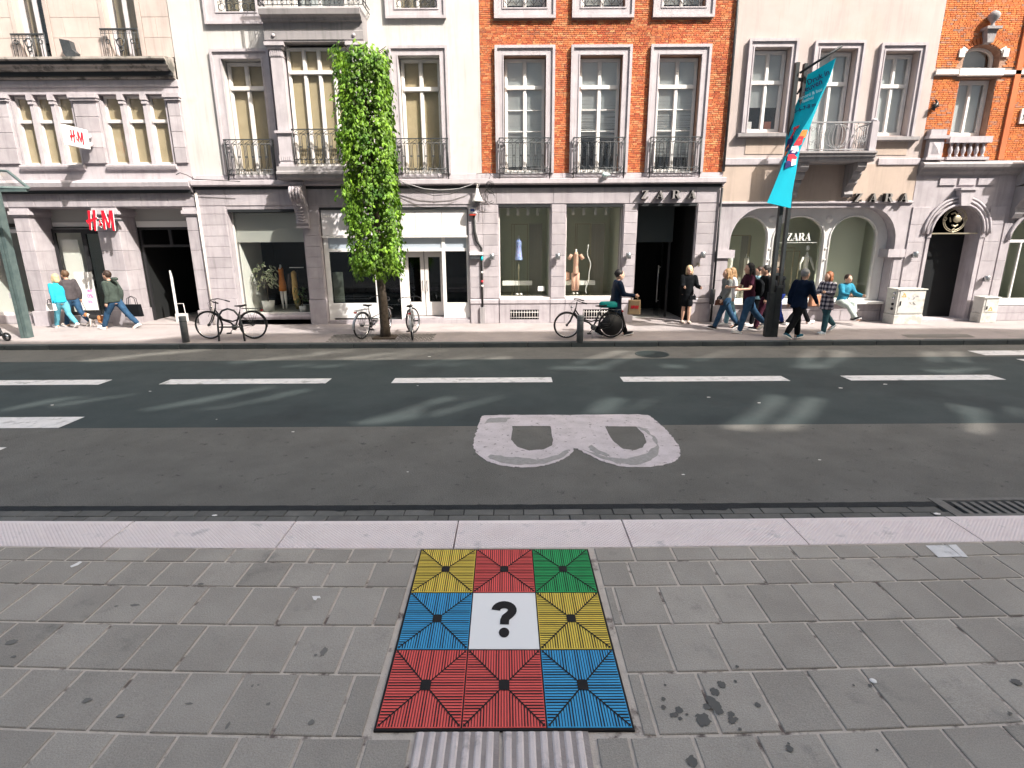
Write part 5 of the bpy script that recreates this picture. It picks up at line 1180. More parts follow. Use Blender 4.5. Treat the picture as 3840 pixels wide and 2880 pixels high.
def leafq(mb, p, n, up, s, asp=.62, m=0):
    n = n.normalized(); t = up - n*up.dot(n); t = t.normalized() if t.length > 1e-4 else n.orthogonal().normalized(); w = n.cross(t)
    a = p; b = p+t*s*.5+w*s*asp*.5-n*s*.06; c = p+t*s-n*s*.16; d = p+t*s*.5-w*s*asp*.5-n*s*.06; e = p+t*s*.5+n*s*.04
    mb.add([a,b,c,d,e], [(0,1,4),(1,2,4),(2,3,4),(3,0,4)], m)
cl = []
for k in range(1300):
    z = 1.50+4.58*rr.random()**.97; h = crown_half(z)*rr.uniform(.86,1.03)*(.88 if z < 2.4 else .91)
    if rr.random() < .80:
        side = rr.randrange(4); u = rr.uniform(-1,1)*h; x, y = ((h*.90,u*.9),(-h*.90,u*.9),(u,h*.85),(u,-h*.85))[side]
    else: x, y = rr.uniform(-h,h)*.8, rr.uniform(-h,h)*.7
    if noise.noise((x*2.2, y*2.2+5, z*1.7)) > .30 and rr.random() < .7: continue
    if z < 1.58 and rr.random() < .3: continue
    o_n = 1+.22*noise.noise((x*2.5+9, y*2.5, z*2.2)); cl.append((x*o_n, y*o_n, z))
for (x, y, z) in cl:
    cn = Vector((x, y, .0)).normalized(); nl = rr.randint(8, 13)
    for q in range(nl):
        o = Vector((rr.gauss(0,.055), rr.gauss(0,.055), rr.gauss(0,.085))); p = Vector((x-.055-.013*z, y, z))+o
        n_ = (cn*1.0+Vector((rr.gauss(0,.5), rr.gauss(0,.5), rr.uniform(.1,1.0)))); t_ = Vector((rr.gauss(0,.5), rr.gauss(0,.5), -.9))
        leafq(CROWN, p, n_, t_, rr.uniform(.075,.13))
CROWN.build('crown', K['leaf'], tree)
# ---- bollards, bike stand
def bollard(x, y, label):
    o = empty('bollard', (x, y, 0), label=label, cat='bollard', group='metal bollards along the far kerb')
    MB().lathe([(.078,-.05),(.078,.545),(.074,.56),(.060,.566),(.0,.568)], (0,0,0), 20).build('post', K['bollard_metal'], o)
    MB().lathe([(.0795,.44),(.0795,.452)], (0,0,0), 20).build('groove', K['black_metal'], o)
bollard(-7.62, 12.71, 'short cylindrical metal bollard just left of the bicycle locked to the arch')
bollard(1.56, 12.50, 'short cylindrical metal bollard in front of the bicycle with the turquoise bag')
st = MB().tube([(-.30,0,-.03),(-.28,0,.35),(-.24,0,.55),(-.14,0,.68),(0,0,.725),(.14,0,.68),(.24,0,.55),(.28,0,.35),(.30,0,-.03)], .022, 8).tube([(-.28,0,.30),(.28,0,.30)], .018, 8)
st.build('bicycle_stand', K['iron'], loc=(-6.56,12.74,0), label='dark steel arch bicycle stand with a black bicycle locked to it', cat='bicycle stand')
# ---- bicycles
def bicycle(x, y, heading, label, R_=.325, frame='black_metal', bar='black_metal', saddle='black_rubber', wb=1.04, lean=0., steer=0., step=False, extra=None):
    root = empty('bicycle', (x, y, 0), heading, label=label, cat='bicycle', group='parked bicycles on the far pavement'); root.rotation_euler = (lean, 0, heading)
    F = K[frame]; wx = wb/2
    def wheel(cx0, st_=0.):
        w = MB().tube([(R_*.965*cos(q), 0, R_*.965*sin(q)) for q in [2*pi*k/36 for k in range(36)]], .021, 7, closed=True).mesh('tyre', K['black_rubber'])
        wo_ = empty('wheel', (cx0, 0, R_)); wo_.parent = root; wo_.rotation_euler = (0, 0, st_)
        link('tyre', w, wo_)
        MB().tube([(R_*.905*cos(q), 0, R_*.905*sin(q)) for q in [2*pi*k/36 for k in range(36)]], .009, 5, closed=True).build('rim', K['chrome'], wo_)
        mb = MB()
        for k in range(24):
            q = 2*pi*k/24; s = .03 if k % 2 else -.03; mb.tube([(.02*cos(q+1.2), s, .02*sin(q+1.2)), (R_*.9*cos(q), 0, R_*.9*sin(q))], .0016, 3)
        mb.build('spokes', K['steel'], wo_); MB().lathe([(.016,-.045),(.028,-.03),(.028,.03),(.016,.045)], (0,0,0), 10, axis='y').build('hub', K['iron'], wo_)
        return wo_
    hx, hz = wx-.18, R_+.36     # head tube
    fw_o = wheel(wx, steer); wheel(-wx)
    bb = (-.10, 0, R_-.05); sx, sz = -.24, R_+.30
    mb = MB()
    if step:
        mb.tube([(hx+.02,0,hz-.06),(hx-.10,0,hz-.22),(.0,0,R_+.05),bb], .021, 7).tube([(hx,0,hz),(hx-.16,0,hz-.22),(-.05,0,R_+.08),(-.17,0,R_+.12)], .017, 7)
    else:
        mb.tube([(hx+.02,0,hz-.08),(hx-.16,0,hz-.28),bb], .020, 7).tube([(hx,0,hz-.01),(hx-.20,0,hz-.18),(-.17,0,R_+.13)], .013, 7)
    mb.tube([bb, (sx,0,sz)], .019, 7).tube([(hx-.02,0,hz+.03),(hx+.04,0,hz-.12)], .019, 7)
    for s in (-.05,.05):
        mb.tube([(bb[0],s*.5,bb[2]),(-wx,s,R_)], .009, 5).tube([(sx+.01,s*.4,sz-.06),(-wx,s,R_)], .007, 5)
    mb.build('frame', F, root)
    mb = MB()
    for s in (-.045,.045): mb.tube([(hx+.04,s,hz-.12),(hx+.10,s,R_+.10),(wx,s,R_)], [.015,.014,.010], 6)
    mb.tube([(hx-.02,0,hz+.02),(hx-.045,0,hz+.19)], .012, 6); mb.build('fork', F, root)
    hb = MB(); t = .045
    hb.tube([(hx-.22,-.26,hz+.17),(hx-.12,-.27,hz+.20),(hx-.01,-.17,hz+.24),(hx+.02,0,hz+.23),(hx-.01,.17,hz+.24),(hx-.12,.27,hz+.20),(hx-.22,.26,hz+.17)], .010, 6)
    hb.build('handlebar', K[bar], root)
    MB().tube([(hx-.24,-.26,hz+.165),(hx-.13,-.27,hz+.195)], .016, 7).tube([(hx-.24,.26,hz+.165),(hx-.13,.27,hz+.195)], .016, 7).build('grips', K['black_rubber'], root)
    cb_ = MB(); cb_.tube([(hx+.0,.1,hz+.22),(hx+.10,.08,hz+.16),(hx+.09,.03,hz-.02),(wx-.03,.03,R_+.2)], .004, 4).tube([(hx+.0,-.1,hz+.22),(hx+.13,-.06,hz+.12),(hx+.05,-.02,hz-.06),(.1,-.02,R_+.08)], .004, 4); cb_.build('brake_cables', K['cable_black'], root)
    MB().tube([(sx,0,sz),(sx-.025,0,sz+.12)], .012, 6).build('seat_post', K['chrome'], root)
    sd = MB(); n = 8; vs = []; prof = [(-.13,.065,.03),(-.10,.08,.045),(-.03,.07,.045),(.05,.035,.035),(.12,.02,.025),(.14,.012,.015)]
    for (px_, hw, h) in prof:
        for k in range(n): q = 2*pi*k/n; vs.append((sx-.03+px_, hw*cos(q), sz+.14+h*.55*sin(q)+(.018 if px_ < -.05 else 0)))
    fs = [(i*n+k, i*n+(k+1)%n, (i+1)*n+(k+1)%n, (i+1)*n+k) for i in range(len(prof)-1) for k in range(n)]+[tuple(range(n)), tuple(range(5*n, 6*n))]
    sd.add(vs, fs, 0, True).build('saddle', K[saddle], root)
    for cx0, a0, a1 in ((wx, 50, 160),(-wx, 20, 190)):
        m2 = MB(); P = [(cx0+(R_+.018)*cos(radians(a0+(a1-a0)*k/12)), R_+(R_+.018)*sin(radians(a0+(a1-a0)*k/12))) for k in range(13)]
        vs = [(px_, s, pz) for px_, pz in P for s in (-.024,.024)]; m2.add(vs, [(2*k,2*k+1,2*k+3,2*k+2) for k in range(12)]).build('mudguard', F, root)
    rk = MB()
    for s in (-.055,0,.055): rk.tube([(sx-.06,s,R_*2+.06),(-wx-.22,s,R_*2+.05)], .006, 5)
    for s in (-.06,.06): rk.tube([(-wx-.12,s,R_*2+.05),(-wx,s,R_)], .005, 5).tube([(-wx+.10,s,R_*2+.055),(-wx,s,R_)], .005, 5)
    rk.tube([(-wx-.22,-.055,R_*2+.05),(-wx-.22,.055,R_*2+.05)], .006, 5); rk.build('luggage_rack', K['iron'], root)
    gb('rear_light', -wx-.26, -wx-.225, -.03, .03, R_*2-.0, R_*2+.035, mat('rear_red', (.35,.01,.01), rough=.3) if 'rear_red' not in K else K['rear_red'], root)
    cr = MB(); cr.lathe([(.07,-.003),(.07,.003)], (bb[0],.05,bb[2]), 18, axis='y'); cr.tube([(bb[0],.07,bb[2]),(bb[0]+.10,.07,bb[2]-.13)], .008, 5).tube([(bb[0],-.07,bb[2]),(bb[0]-.10,-.07,bb[2]+.13)], .008, 5)
    cr.tube([(bb[0],.055,bb[2]+.085),(-wx,.055,R_+.03)], .003, 4).tube([(bb[0],.055,bb[2]-.085),(-wx,.055,R_-.03)], .003, 4); cr.build('crank', K['iron'], root)
    pd = MB(); pd.box(bb[0]+.06,bb[0]+.15,.075,.155,bb[2]-.145,bb[2]-.12).box(bb[0]-.15,bb[0]-.06,-.155,-.075,bb[2]+.12,bb[2]+.145); pd.build('pedals', K['black_rubber'], root)
    MB().lathe([(.005,.0),(.028,.01),(.03,.035)], (hx+.05,0,hz+.06), 10, axis='x').build('headlight', K['chrome'], root)
    return root
K['rear_red'] = mat('rear_red', (.35,.01,.01), rough=.3)
km('silver_frame', (.45,.46,.47), rough=.35, metal=.5)
bicycle(-6.63, 12.92, pi, 'black bicycle locked to the arch stand in front of the plant window', .325, step=True, lean=.03)
b2 = bicycle(-3.33, 13.30, radians(68), 'grey bicycle leaning towards the tree trunk on its left', .31, 'silver_frame', lean=.06, steer=.3)
b3 = bicycle(-2.37, 13.12, radians(98), 'silver bicycle seen end on to the right of the tree trunk', .31, 'silver_frame', lean=-.06, steer=-.5)
b4 = bicycle(1.80, 12.78, pi, 'black step-through bicycle with a turquoise bag behind the bollard', .30, saddle='black_rubber', step=True, lean=-.02)
v, f = bevbox(-.16, .16, -.085, .085, 0, .10, .02)
tq = MB(); tq.lathe([(.0,.10),(.07,.10),(.085,.08),(.09,.02),(.08,.0),(.0,.0)], (0,0,0), 18)
for i in range(len(tq.v)): x, y, z = tq.v[i]; tq.v[i] = (x*2.4, y, z*1.35)
tq.build('carrier_bag', mat('turquoise_bag', (.0,.20,.19), (.0,.26,.24), rough=.6), loc=(2.23,12.80,.70), label='turquoise padded bag strapped on the rack of the black bicycle', cat='bag')
MB().tube([(.0,0,0),(.06,.12,-.26)], .010, 5).build('kickstand', K['steel'], b4, loc=(-.12,.0,.26))
# skirt guard makes the rear wheel of that bicycle dark
MB().lathe([(.25,.035),(.25,.037)], (-.52,0,.30), 24, axis='y').build('skirt_guard', mat('skirt_cloth', (.012,.012,.014), rough=.6), b4)
# ---- banner poles
bp = empty('banner_pole', (6.11, 12.92, 0), label='dark double post with a slanted arm carrying the turquoise festival banner', cat='pole')
PM = km('pole_paint', (.018,.022,.024), (.03,.035,.037), rough=.5, scale=8)
mb = MB(); mb.box(-.115,-.035,-.05,.05,-.05,5.80); mb.box(.065,.135,-.05,.05,-.05,5.78); mb.build('post', PM, bp)
mb = MB()
for z in (1.4,2.9,4.3,5.45): mb.box(-.035,.065,-.03,.03,z,z+.06)
mb.build('spacer', PM, bp)
mb = MB(); mb.box(-.135,.02,-.065,.065,-.05,1.02); mb.build('sleeve', PM, bp)
mb = MB(); mb.box(.022,.155,-.07,.07,-.05,1.12); mb.build('control_box', PM, bp); gb('box_cap', .015, .165, -.08, .08, 1.122, 1.17, K['iron'], bp)
a1 = at(3010,266,12.86)-Vector((6.11,12.92,0)); a2 = at(3158,172,12.5)-Vector((6.11,12.92,0))
MB().tube([a1-Vector((.06,0,.04)), a2], .024, 8).tube([(.0,0,5.2),(.12,0,5.42)], .02, 6).tube([(0.1,0,5.0),(.1,0,5.3)], .04, 6).build('arm', PM, bp)
def bnp(a, b, Y): return at(2840+a*.3859, 180+b*.3859, Y)
Ae = [(490,258),(430,420),(370,560),(310,740),(275,880),(262,1040),(240,1110),(205,1230),(150,1370),(92,1505)]
Ce = [(764,97),(700,285),(605,480),(535,635),(430,800),(330,960),(272,1080),(207,1229),(151,1369),(93,1504)]
Be = [(766,95),(706,290),(618,490),(535,700),(490,830),(415,990),(395,1090),(378,1200),(340,1400),(325,1556)]
ca = empty('banner', (6.3, 12.8, 3.9), label='turquoise festival banner twisting in the wind below the slanted arm', cat='banner')
cyan_d = mat('banner_cloth', (.0,.40,.54), (.0,.46,.60), rough=.8, scale=1.2, trans=.3)
def strip(E0, E1, Y0, Y1, n0=6):
    """smooth cloth between two edges"""
    def samp(E, t):
        t *= len(E)-1; i = min(int(t), len(E)-2); f_ = t-i; return (E[i][0]*(1-f_)+E[i+1][0]*f_, E[i][1]*(1-f_)+E[i+1][1]*f_)
    N = 40; vs = []; fs = []
    for i in range(N+1):
        t = i/N; p = samp(E0, t); q = samp(E1, t)
        for k in range(n0+1):
            s = k/n0; Y = Y0+(Y1-Y0)*s+.02*sin(t*9+s*3)
            vs.append(bnp(p[0]*(1-s)+q[0]*s, p[1]*(1-s)+q[1]*s, Y)-ca.location)
    for i in range(N):
        for k in range(n0): a = i*(n0+1)+k; fs.append((a, a+1, a+n0+2, a+n0+1))
    return MB().add(vs, fs, 0, True), (lambda s, t, off=0: bnp(*(lambda p, q: (p[0]*(1-s)+q[0]*s, p[1]*(1-s)+q[1]*s))(samp(E0, t), samp(E1, t)), Y0+(Y1-Y0)*s+.02*sin(t*9+s*3)-off)-ca.location)
m1, f1 = strip(Ae, Ce, 12.95, 12.55); m1.build('cloth', cyan_d, ca)
m2, f2 = strip(Ce, Be, 12.55, 12.80); m2.build('cloth', cyan_d, ca)
navy = mat('banner_navy', (.02,.02,.11), rough=.8); pale_ = mat('banner_pale', (.35,.62,.68), rough=.8); redm = mat('banner_red', (.62,.03,.05), rough=.8); orm = mat('banner_orange', (.80,.25,.06), rough=.8); whm = mat('banner_white', (.75,.75,.8), rough=.8)
def btext(s, x, y, size, mt, ang=-27, name='lettering', bold=1.4):
    v, f = text_mb(s, size, 0, bold=bold); vs = []
    ca_, sa_2 = cos(radians(ang)), sin(radians(ang))
    for a, b, c in v:
        px_, py_ = x+(a*ca_+b*sa_2*1.0)+b*.25, y+(a*sa_2-b*ca_)
        # depth of the cloth here: interpolate between its edges
        best = 12.75
        t = max(0, min(1, (py_-180)/1250)); 
        def xe(E):
            for (x1, y1), (x2, y2) in zip(E, E[1:]):
                if y1 <= py_ <= y2: return x1+(x2-x1)*(py_-y1)/(y2-y1+1e-6)
            return E[0][0] if py_ < E[0][1] else E[-1][0]
        xa, xc = xe(Ae), xe(Ce); s_ = max(0, min(1, (px_-xa)/max(1, xc-xa)))
        vs.append(bnp(px_, py_, 12.95-.40*s_-.035)-ca.location)
    MB().add(vs, f).build(name, mt, ca)
btext('Druk in', 488, 362, 78, navy); btext('Leuven', 430, 447, 80, navy); btext('moord & boc', 402, 507, 46, pale_, -22, bold=.9); btext('festival', 437, 534, 44, pale_, -22, bold=.9); btext('5-6-7-8 m', 357, 634, 56, navy, -19, bold=1.1)
def shp(P, mt, fn, off=.03, name='printed_shape'):
    MB().add([fn(s, t, off) for s, t in P], [tuple(range(len(P)))]).build(name, mt, ca)
for i, (P, mt) in enumerate([([(.30,.38),(.62,.385),(.60,.41),(.50,.40),(.42,.47),(.30,.46),(.40,.40),(.28,.40)], redm), ([(.15,.46),(.5,.45),(.7,.50),(.75,.56),(.3,.56),(.1,.53)], navy), ([(.1,.52),(.35,.50),(.55,.57),(.3,.60),(.08,.58)], orm)]): shp(P, mt, f1)
for i, (P, mt) in enumerate([([(.1,.44),(.8,.42),(.95,.47),(.5,.50),(.15,.51)], orm), ([(.15,.48),(.7,.47),(.9,.52),(.5,.545),(.1,.54)], redm), ([(.05,.55),(.6,.535),(.9,.57),(.6,.60),(.1,.60)], whm), ([(.1,.585),(.7,.565),(.85,.60),(.45,.63),(.1,.62)], navy), ([(.05,.625),(.5,.61),(.9,.64),(.7,.69),(.2,.68)], redm), ([(.1,.68),(.5,.67),(.6,.72),(.25,.74)], navy), ([(.5,.66),(.85,.66),(.9,.71),(.6,.72)], whm)]): shp(P, mt, f2, .025+.003*i)
lp = empty('banner_pole', (-11.78, 13.25, 0), label='grey green double post standing at the left edge under a glass canopy', cat='pole')
GM = km('post_green', (.065,.095,.095), (.10,.135,.13), rough=.55, scale=6)
MB().box(-.085,-.012,-.09,.09,-.05,5.8).box(.012,.085,-.09,.09,-.05,5.8).build('post', GM, lp); gb('spacer', -.012,.012,-.07,.07,0,5.7, K['letter_side'], lp)
gb('control_box', -.16,-.09,-.06,.06,.95,1.07, K['frame_grey'], lp)
# canopy corner of the bus shelter
sh_ = empty('bus_shelter', (-13.2, 12.9, 0), label='corner of a glass roofed bus shelter cut off by the left edge', cat='bus shelter')
def shl(P): return [tuple(Vector(p)-sh_.location) for p in P]
c0, c1, c2_, c3_ = at(108,706,12.6), at(28,642,13.6), at(-250,620,13.6), at(-260,700,12.6)
MB().tube(shl([c0,c1,c2_,c3_,c0]), .035, 4).build('roof_frame', GM, sh_)
MB().add(shl([c0,c1,c2_,c3_]), [(0,1,2,3)]).build('roof_pane', K['glass'], sh_)
gb('roof_beam', c3_.x+13.2, c0.x+13.2-.05, c0.y-12.9-.04, c0.y-12.9+.04, c0.z-.07, c0.z-.02, GM, sh_)
gb('post', -1.9, -1.82, -.04, .04, 0, 3.9, GM, sh_)
# scooter at the left edge
sc = gp(28, 1276)
so_ = empty('kick_scooter', (sc.x, sc.y, 0), label='black kick scooter with a small wheel cut off by the left edge', cat='scooter')
MB().tube([(.082*cos(q),0,.085+.082*sin(q)) for q in [2*pi*k/20 for k in range(20)]], .022, 7, closed=True).build('tyre', K['black_rubber'], so_); MB().lathe([(.055,-.012),(.055,.012)], (0,0,.085), 14, axis='y').build('rim', K['chrome'], so_)
MB().tube([(0,0,.085),(-.10,0,.15),(-.14,0,.30),(-.22,0,.92)], [.02,.03,.03,.022], 8).build('steering_column', K['black_metal'], so_); MB().tube([(-.22,-.2,.93),(-.22,.2,.93)], .016, 6).build('handlebar', K['black_metal'], so_)
MB().box(-.85,-.12,-.07,.07,.10,.14).build('deck', K['black_metal'], so_); MB().tube([(-.88+.082*cos(q),0,.085+.082*sin(q)) for q in [2*pi*k/20 for k in range(20)]], .022, 7, closed=True).build('tyre', K['black_rubber'], so_)
# ---- signs
def sign(name, label): return empty(name, (0,0,0), label=label, cat='sign')
def zara(u0, u1, v0, v1, dep, label):
    s = sign('shop_sign', label); a = at(u0, v1, D-dep-.02); b = at(u1, v0, D-dep-.02)
    letters(s, 'ZARA', a.x, b.x, a.z, b.z, dep, D-.02, [K['letter_grey'], K['letter_side']], [.98,1.10,1.16,1.10]); return s
zara(2405, 2614, 713, 745, .17, 'raised grey metal letters with black sides on the stone above the dark boutique entrance')
zara(3205, 3413, 724, 757, .13, 'raised grey metal letters on the beige wall above the arched shop windows')
RS = K['red_sign']; WS = K['white_plastic']
def brush(P, w, y0, y1, mb, m=0):
    vs = []
    L_, R_ = [], []
    for i, p in enumerate(P):
        a, b = P[max(0,i-1)], P[min(len(P)-1,i+1)]; dx, dz = b[0]-a[0], b[1]-a[1]; l = sqrt(dx*dx+dz*dz); ww = (w[i] if isinstance(w, list) else w)/2
        L_.append((p[0]-dz/l*ww, p[1]+dx/l*ww)); R_.append((p[0]+dz/l*ww, p[1]-dx/l*ww))
    n = len(mb.f); mb.prism(L_+R_[::-1], [], y0, y1, m)
def hm_glyph(x, z, s, y0, dep, mats, parent, sidefirst=True, kx_=1.):
    G = {'letter_h': [([(.30,1.0),(.16,.0)],[.15,.11],0),([(.66,1.02),(.50,-.04)],[.16,.11],1),([(.0,.40),(.35,.50),(.80,.62)],[.20,.15,.08],2)],
         'ampersand': [([(.98,.50),(.90,.42),(.96,.34),(1.02,.24),(.95,.14),(.86,.22),(1.06,.30)],.085,0)],
         'letter_m': [([(1.25,1.0),(1.18,.02)],[.16,.12],0),([(1.28,1.0),(1.52,.12)],[.13,.10],1),([(1.52,.10),(1.80,1.0)],[.09,.12],2),([(1.86,1.0),(1.82,-.05)],[.17,.12],3)]}
    for nm, st_ in G.items():
        mb = MB()
        for P, w, k in st_:
            i0 = len(mb.f); y = y0-.002*k
            brush([(x+a*s*kx_, z+b*s) for a, b in P], [q*s for q in w] if isinstance(w, list) else w*s, y, y0+dep-.001*k, mb)
            for j in range(i0, len(mb.f)):
                ys = [mb.v[q][1] for q in mb.f[j]]
                mb.m[j] = 0 if max(ys)-min(ys) < 1e-6 and abs(ys[0]-y) < 1e-5 else 1
        mb.build(nm, mats, parent)
s1 = sign('shop_sign', 'large red brush letters with white sides on the second stone pillar')
p0 = at(331, 862, D-.42); p1 = at(421, 789, D-.42)
hm_glyph(p0.x, p0.z, p1.z-p0.z, D-.42, .03, [RS, WS], s1, kx_=(p1.x-p0.x)/(p1.z-p0.z)/1.95)
gb('mount', p0.x+.10, p1.x-.05, D-.28, D-.02, p0.z+.22, p0.z+.27, K['iron'], s1)
s2 = empty('projecting_sign', (0,0,0), label='white board with red brush letters projecting from the wall between the middle storey windows', cat='sign')
q0 = at(326, 525, D-.18); dd_ = _ray(242, 505); Yo = q0.x*dd_.y/dd_.x
za, zb = at(244,542,Yo).z, at(235,466,Yo).z; zc_, zd_ = at(326,561,D-.18).z, at(314,488,D-.18).z
zl, zh = (za+zc_)/2, (zb+zd_)/2; print('projecting sign', q0.x, Yo, D-.18, zl, zh)
gb('board', q0.x-.05, q0.x+.05, Yo, D-.18, zl, zh, WS, s2)
nv = empty('lettering', (0,0,0)); nv.parent = s2
mb_o = []
hm_glyph(0, 0, (zh-zl)*.60, 0, .012, [RS, RS], nv, kx_=.82)
nv.rotation_euler = (0, 0, pi/2); nv.location = (q0.x+.056, Yo+(D-.18-Yo)*.13, zl+(zh-zl)*.20)
for z in (zl+.12, zh-.14): MB().lathe([(.05,-.05),(.05,.05)], (q0.x, D-.11, z), 12, axis='x').build('bracket', WS, s2)
for z in (zl+.12, zh-.14): MB().tube([(q0.x, D-.18, z),(q0.x, D-.03, z)], .02, 6).build('bracket', WS, s2)
facade_text('number_plate', '75', at(2614,998).x-.05, at(2614,998).z, .13, K['brass'], rd, d=.03)
# ---- wall lamps, siren, cables, cameras
WL = [(1853+900-1853+0,0)]
def wall_lamp(x, z, label, d=.13, r=.065, h=.155):
    o = empty('wall_lamp', (x, D-d, z), label=label, cat='wall lamp', group='small metal wall lamps beside the shop windows')
    MB().lathe([(r*.9,-h/2),(r,-h/2+.005),(r,h/2-.005),(r*.9,h/2)], (0,0,0), 18).build('shade', K['steel'], o); MB().box(-.03,.03,.03,d-.0,-.03,.03).build('bracket', K['iron'], o)
for (u, v, l) in ((1845,963,'metal wall lamp beside the cable duct, left of the first boutique window'),(2092,963,'metal wall lamp between the two boutique windows'),(2357,960,'metal wall lamp left of the dark boutique entrance'),(2636,956,'metal wall lamp right of the dark boutique entrance above the house number')):
    p = at(u, v, D-.12); wall_lamp(p.x, p.z, l)
for (u, v, l) in ((3432,955,'metal wall lamp left of the dark arched portal'),(3700,1045,'metal wall lamp right of the dark arched portal')):
    p = at(u, v, D-.12); wall_lamp(p.x, p.z, l)
p = at(258, 200, D-.18); o = empty('wall_speaker', (p.x, D-.15, 6.75), label='dark angular floodlight on the pale stone wall between two railings', cat='floodlight')
MB().prism([(-.14,.22),(.10,.18),(.12,.0),(.20,-.08),(.16,-.22),(.02,-.26),(-.10,-.10)], [], -.08, .08).build('housing', K['iron'], o); gb('bracket', -.05,.15,.05,.15,-.30,-.20, K['iron'], o)
p = at(1790, 737, D-.18)
ho = empty('street_lamp', (p.x, D-.18, p.z), label='white conical lamp hood hanging on the wall above a small alarm box', cat='lamp')
MB().lathe([(.02,.20),(.035,.19),(.055,.08),(.085,.0),(.14,-.10),(.145,-.13),(.12,-.125)], (0,0,0), 18).build('hood', K['frame_cream'], ho); MB().lathe([(.10,-.12),(.06,-.17),(.02,-.18)], (0,0,0), 14).build('lamp_glass', K['iron'], ho); MB().tube([(0,0,.2),(0,.04,.30),(0,.18,.30)], .02, 6).build('bracket', K['frame_cream'], ho)
p = at(1772, 793, D-.10)
ao = empty('alarm_box', (p.x, D-.07, p.z), label='grey alarm box with blue sticker and red lamp under the white lamp hood', cat='alarm box')
v, f = bevbox(-.10,.10,-.06,.06,-.06,.10,.015); MB().add(v, f).build('case', K['frame_grey'], ao); gb('sticker', -.05,.05,-.064,-.061,-.0,.06, mat('sticker_blue', (.03,.06,.25)), ao); gb('red_lamp', -.08,.08,-.05,.05,-.10,-.062, mat('lamp_red', (.45,.05,.03), rough=.4), ao)
p = at(1783, 955, D-.1); eo = empty('heater_box', (p.x-.0, D-.08, p.z), label='white ribbed floodlight box on the pier right of the vacant shop', cat='floodlight')
MB().box(-.16,.20,-.07,.08,-.01,.07).build('cover', K['white_plastic'], eo); MB().box(-.15,.12,-.05,.06,-.12,-.012).build('case', K['iron'], eo)
mb = MB()
for k in range(8): mb.box(-.15+k*.045,-.13+k*.045,-.075,-.071,.0,.065)
mb.build('ribs', K['frame_grey'], eo)
# cable duct down the pier
cx1 = at(1826, 1000, D-.05).x
du = empty('cable_duct', (0,0,0), label='dark vertical cable duct with a teal band running down the pier', cat='cable duct')
xb = lambda z: -.86
MB().tube([(-.98,D-.05,2.95),(-.98,D-.05,2.45),(-.93,D-.05,2.20),(-.80,D-.05,2.02),(-.80,D-.05,.35)], .028, 7).build('duct', K['cable_black'], du)
for k, o_2 in enumerate((-.03,.03)): MB().tube([(-.98+o_2,D-.04,3.4),(-.97+o_2,D-.04,2.45),(-.91+o_2,D-.04,2.22),(-.80+o_2*.6,D-.04,1.95)], .012, 5).build('cable', K['cable_grey'], du)
MB().lathe([(.034,1.70),(.034,1.80)], (-.80,D-.05,0), 10).build('band', mat('teal_band', (.0,.45,.50)), du)
for z, c in ((1.36,'interior_white'),(1.12,'red_sign'),(1.0,'interior_white')): MB().lathe([(.031,z),(.031,z+.05)], (-.80,D-.05,0), 10).build('sticker', K[c], du)
gb('foot_box', -.87,-.74, D-.10, D-.0, 0, .45, K['bluestone_dark'], du)
def cable(pts, mt, label, r=.008): MB().tube([at(u, v, D-.20) for u, v in pts], r, 5).build('cable', K[mt], label=label, cat='cable')
cable([(1490,675),(1530,690),(1590,708),(1650,713),(1720,708),(1770,692),(1785,680),(1798,690),(1790,710)], 'cable_grey', 'pale slack cable drooping along the ledge above the vacant shop', .011)
cable([(1490,668),(1530,700),(1580,722),(1630,734),(1690,728),(1730,712)], 'cable_black', 'thin black slack cable below the pale one')
mb = MB(); 
for k, (r, ox, oz) in enumerate(((.14,0,0),(.12,.03,-.05),(.16,-.04,-.22),(.13,.02,-.28),(.11,-.01,.06))):
    c = at(1838, 700, D-.19); mb.tube([(c.x+ox+r*.8*cos(q), D-.19+.01*k, c.z+oz+r*sin(q)) for q in [2*pi*i/16 for i in range(15)]], .007, 4)
c = at(1830, 655, D-.15); mb.tube([(c.x-.3,D-.15,c.z+.02),(c.x,D-.17,c.z+.05),(c.x+.2,D-.15,c.z-.1),(c.x+.05,D-.17,c.z-.3)], .008, 4)
mb.tube([(c.x+.1,D-.15,c.z+.25),(c.x+.05,D-.16,c.z-.05),(c.x-.05,D-.16,c.z-.3),(c.x-.1,D-.18,c.z-.9)], .008, 4)
mb.build('cable_coil', K['cable_black'], label='tangled coil of black cable at the corner of the red brick wall', cat='cable')
MB().tube([at(u, v, D-.28) for u, v in ((660,655),(675,648),(700,656),(730,672),(900,680))], .010, 5).build('cable', K['cable_black'], label='black cable looping over the ledge beside the cream drainpipe', cat='cable')
p = at(2272, 655, D-.22); MB().lathe([(.0,.0),(.05,.02),(.07,.06),(.05,.12),(.02,.2),(.0,.22)], (0,0,0), 8, axis='x').build('plastic_bag', mat('bag_pale', (.45,.62,.60), (.6,.7,.7), rough=.5, scale=20), loc=(p.x-.1, D-.22, p.z), label='pale crumpled plastic bag caught under the middle brick building railing', cat='bag')
p = at(3510, 398, D-.08); MB().tube([(0,0,.16),(.05,-.03,.08),(0,-.05,.02),(-.06,-.05,-.06),(.0,-.04,-.10)], [.02,.03,.06,.05,.015], 8).tube([(-.09,-.05,.02),(.08,-.05,.0)], .02, 5).build('wall_anchor', K['black_metal'], loc=(p.x, D-.02, p.z), label='black iron lantern bracket on the orange brick wall', cat='lantern')
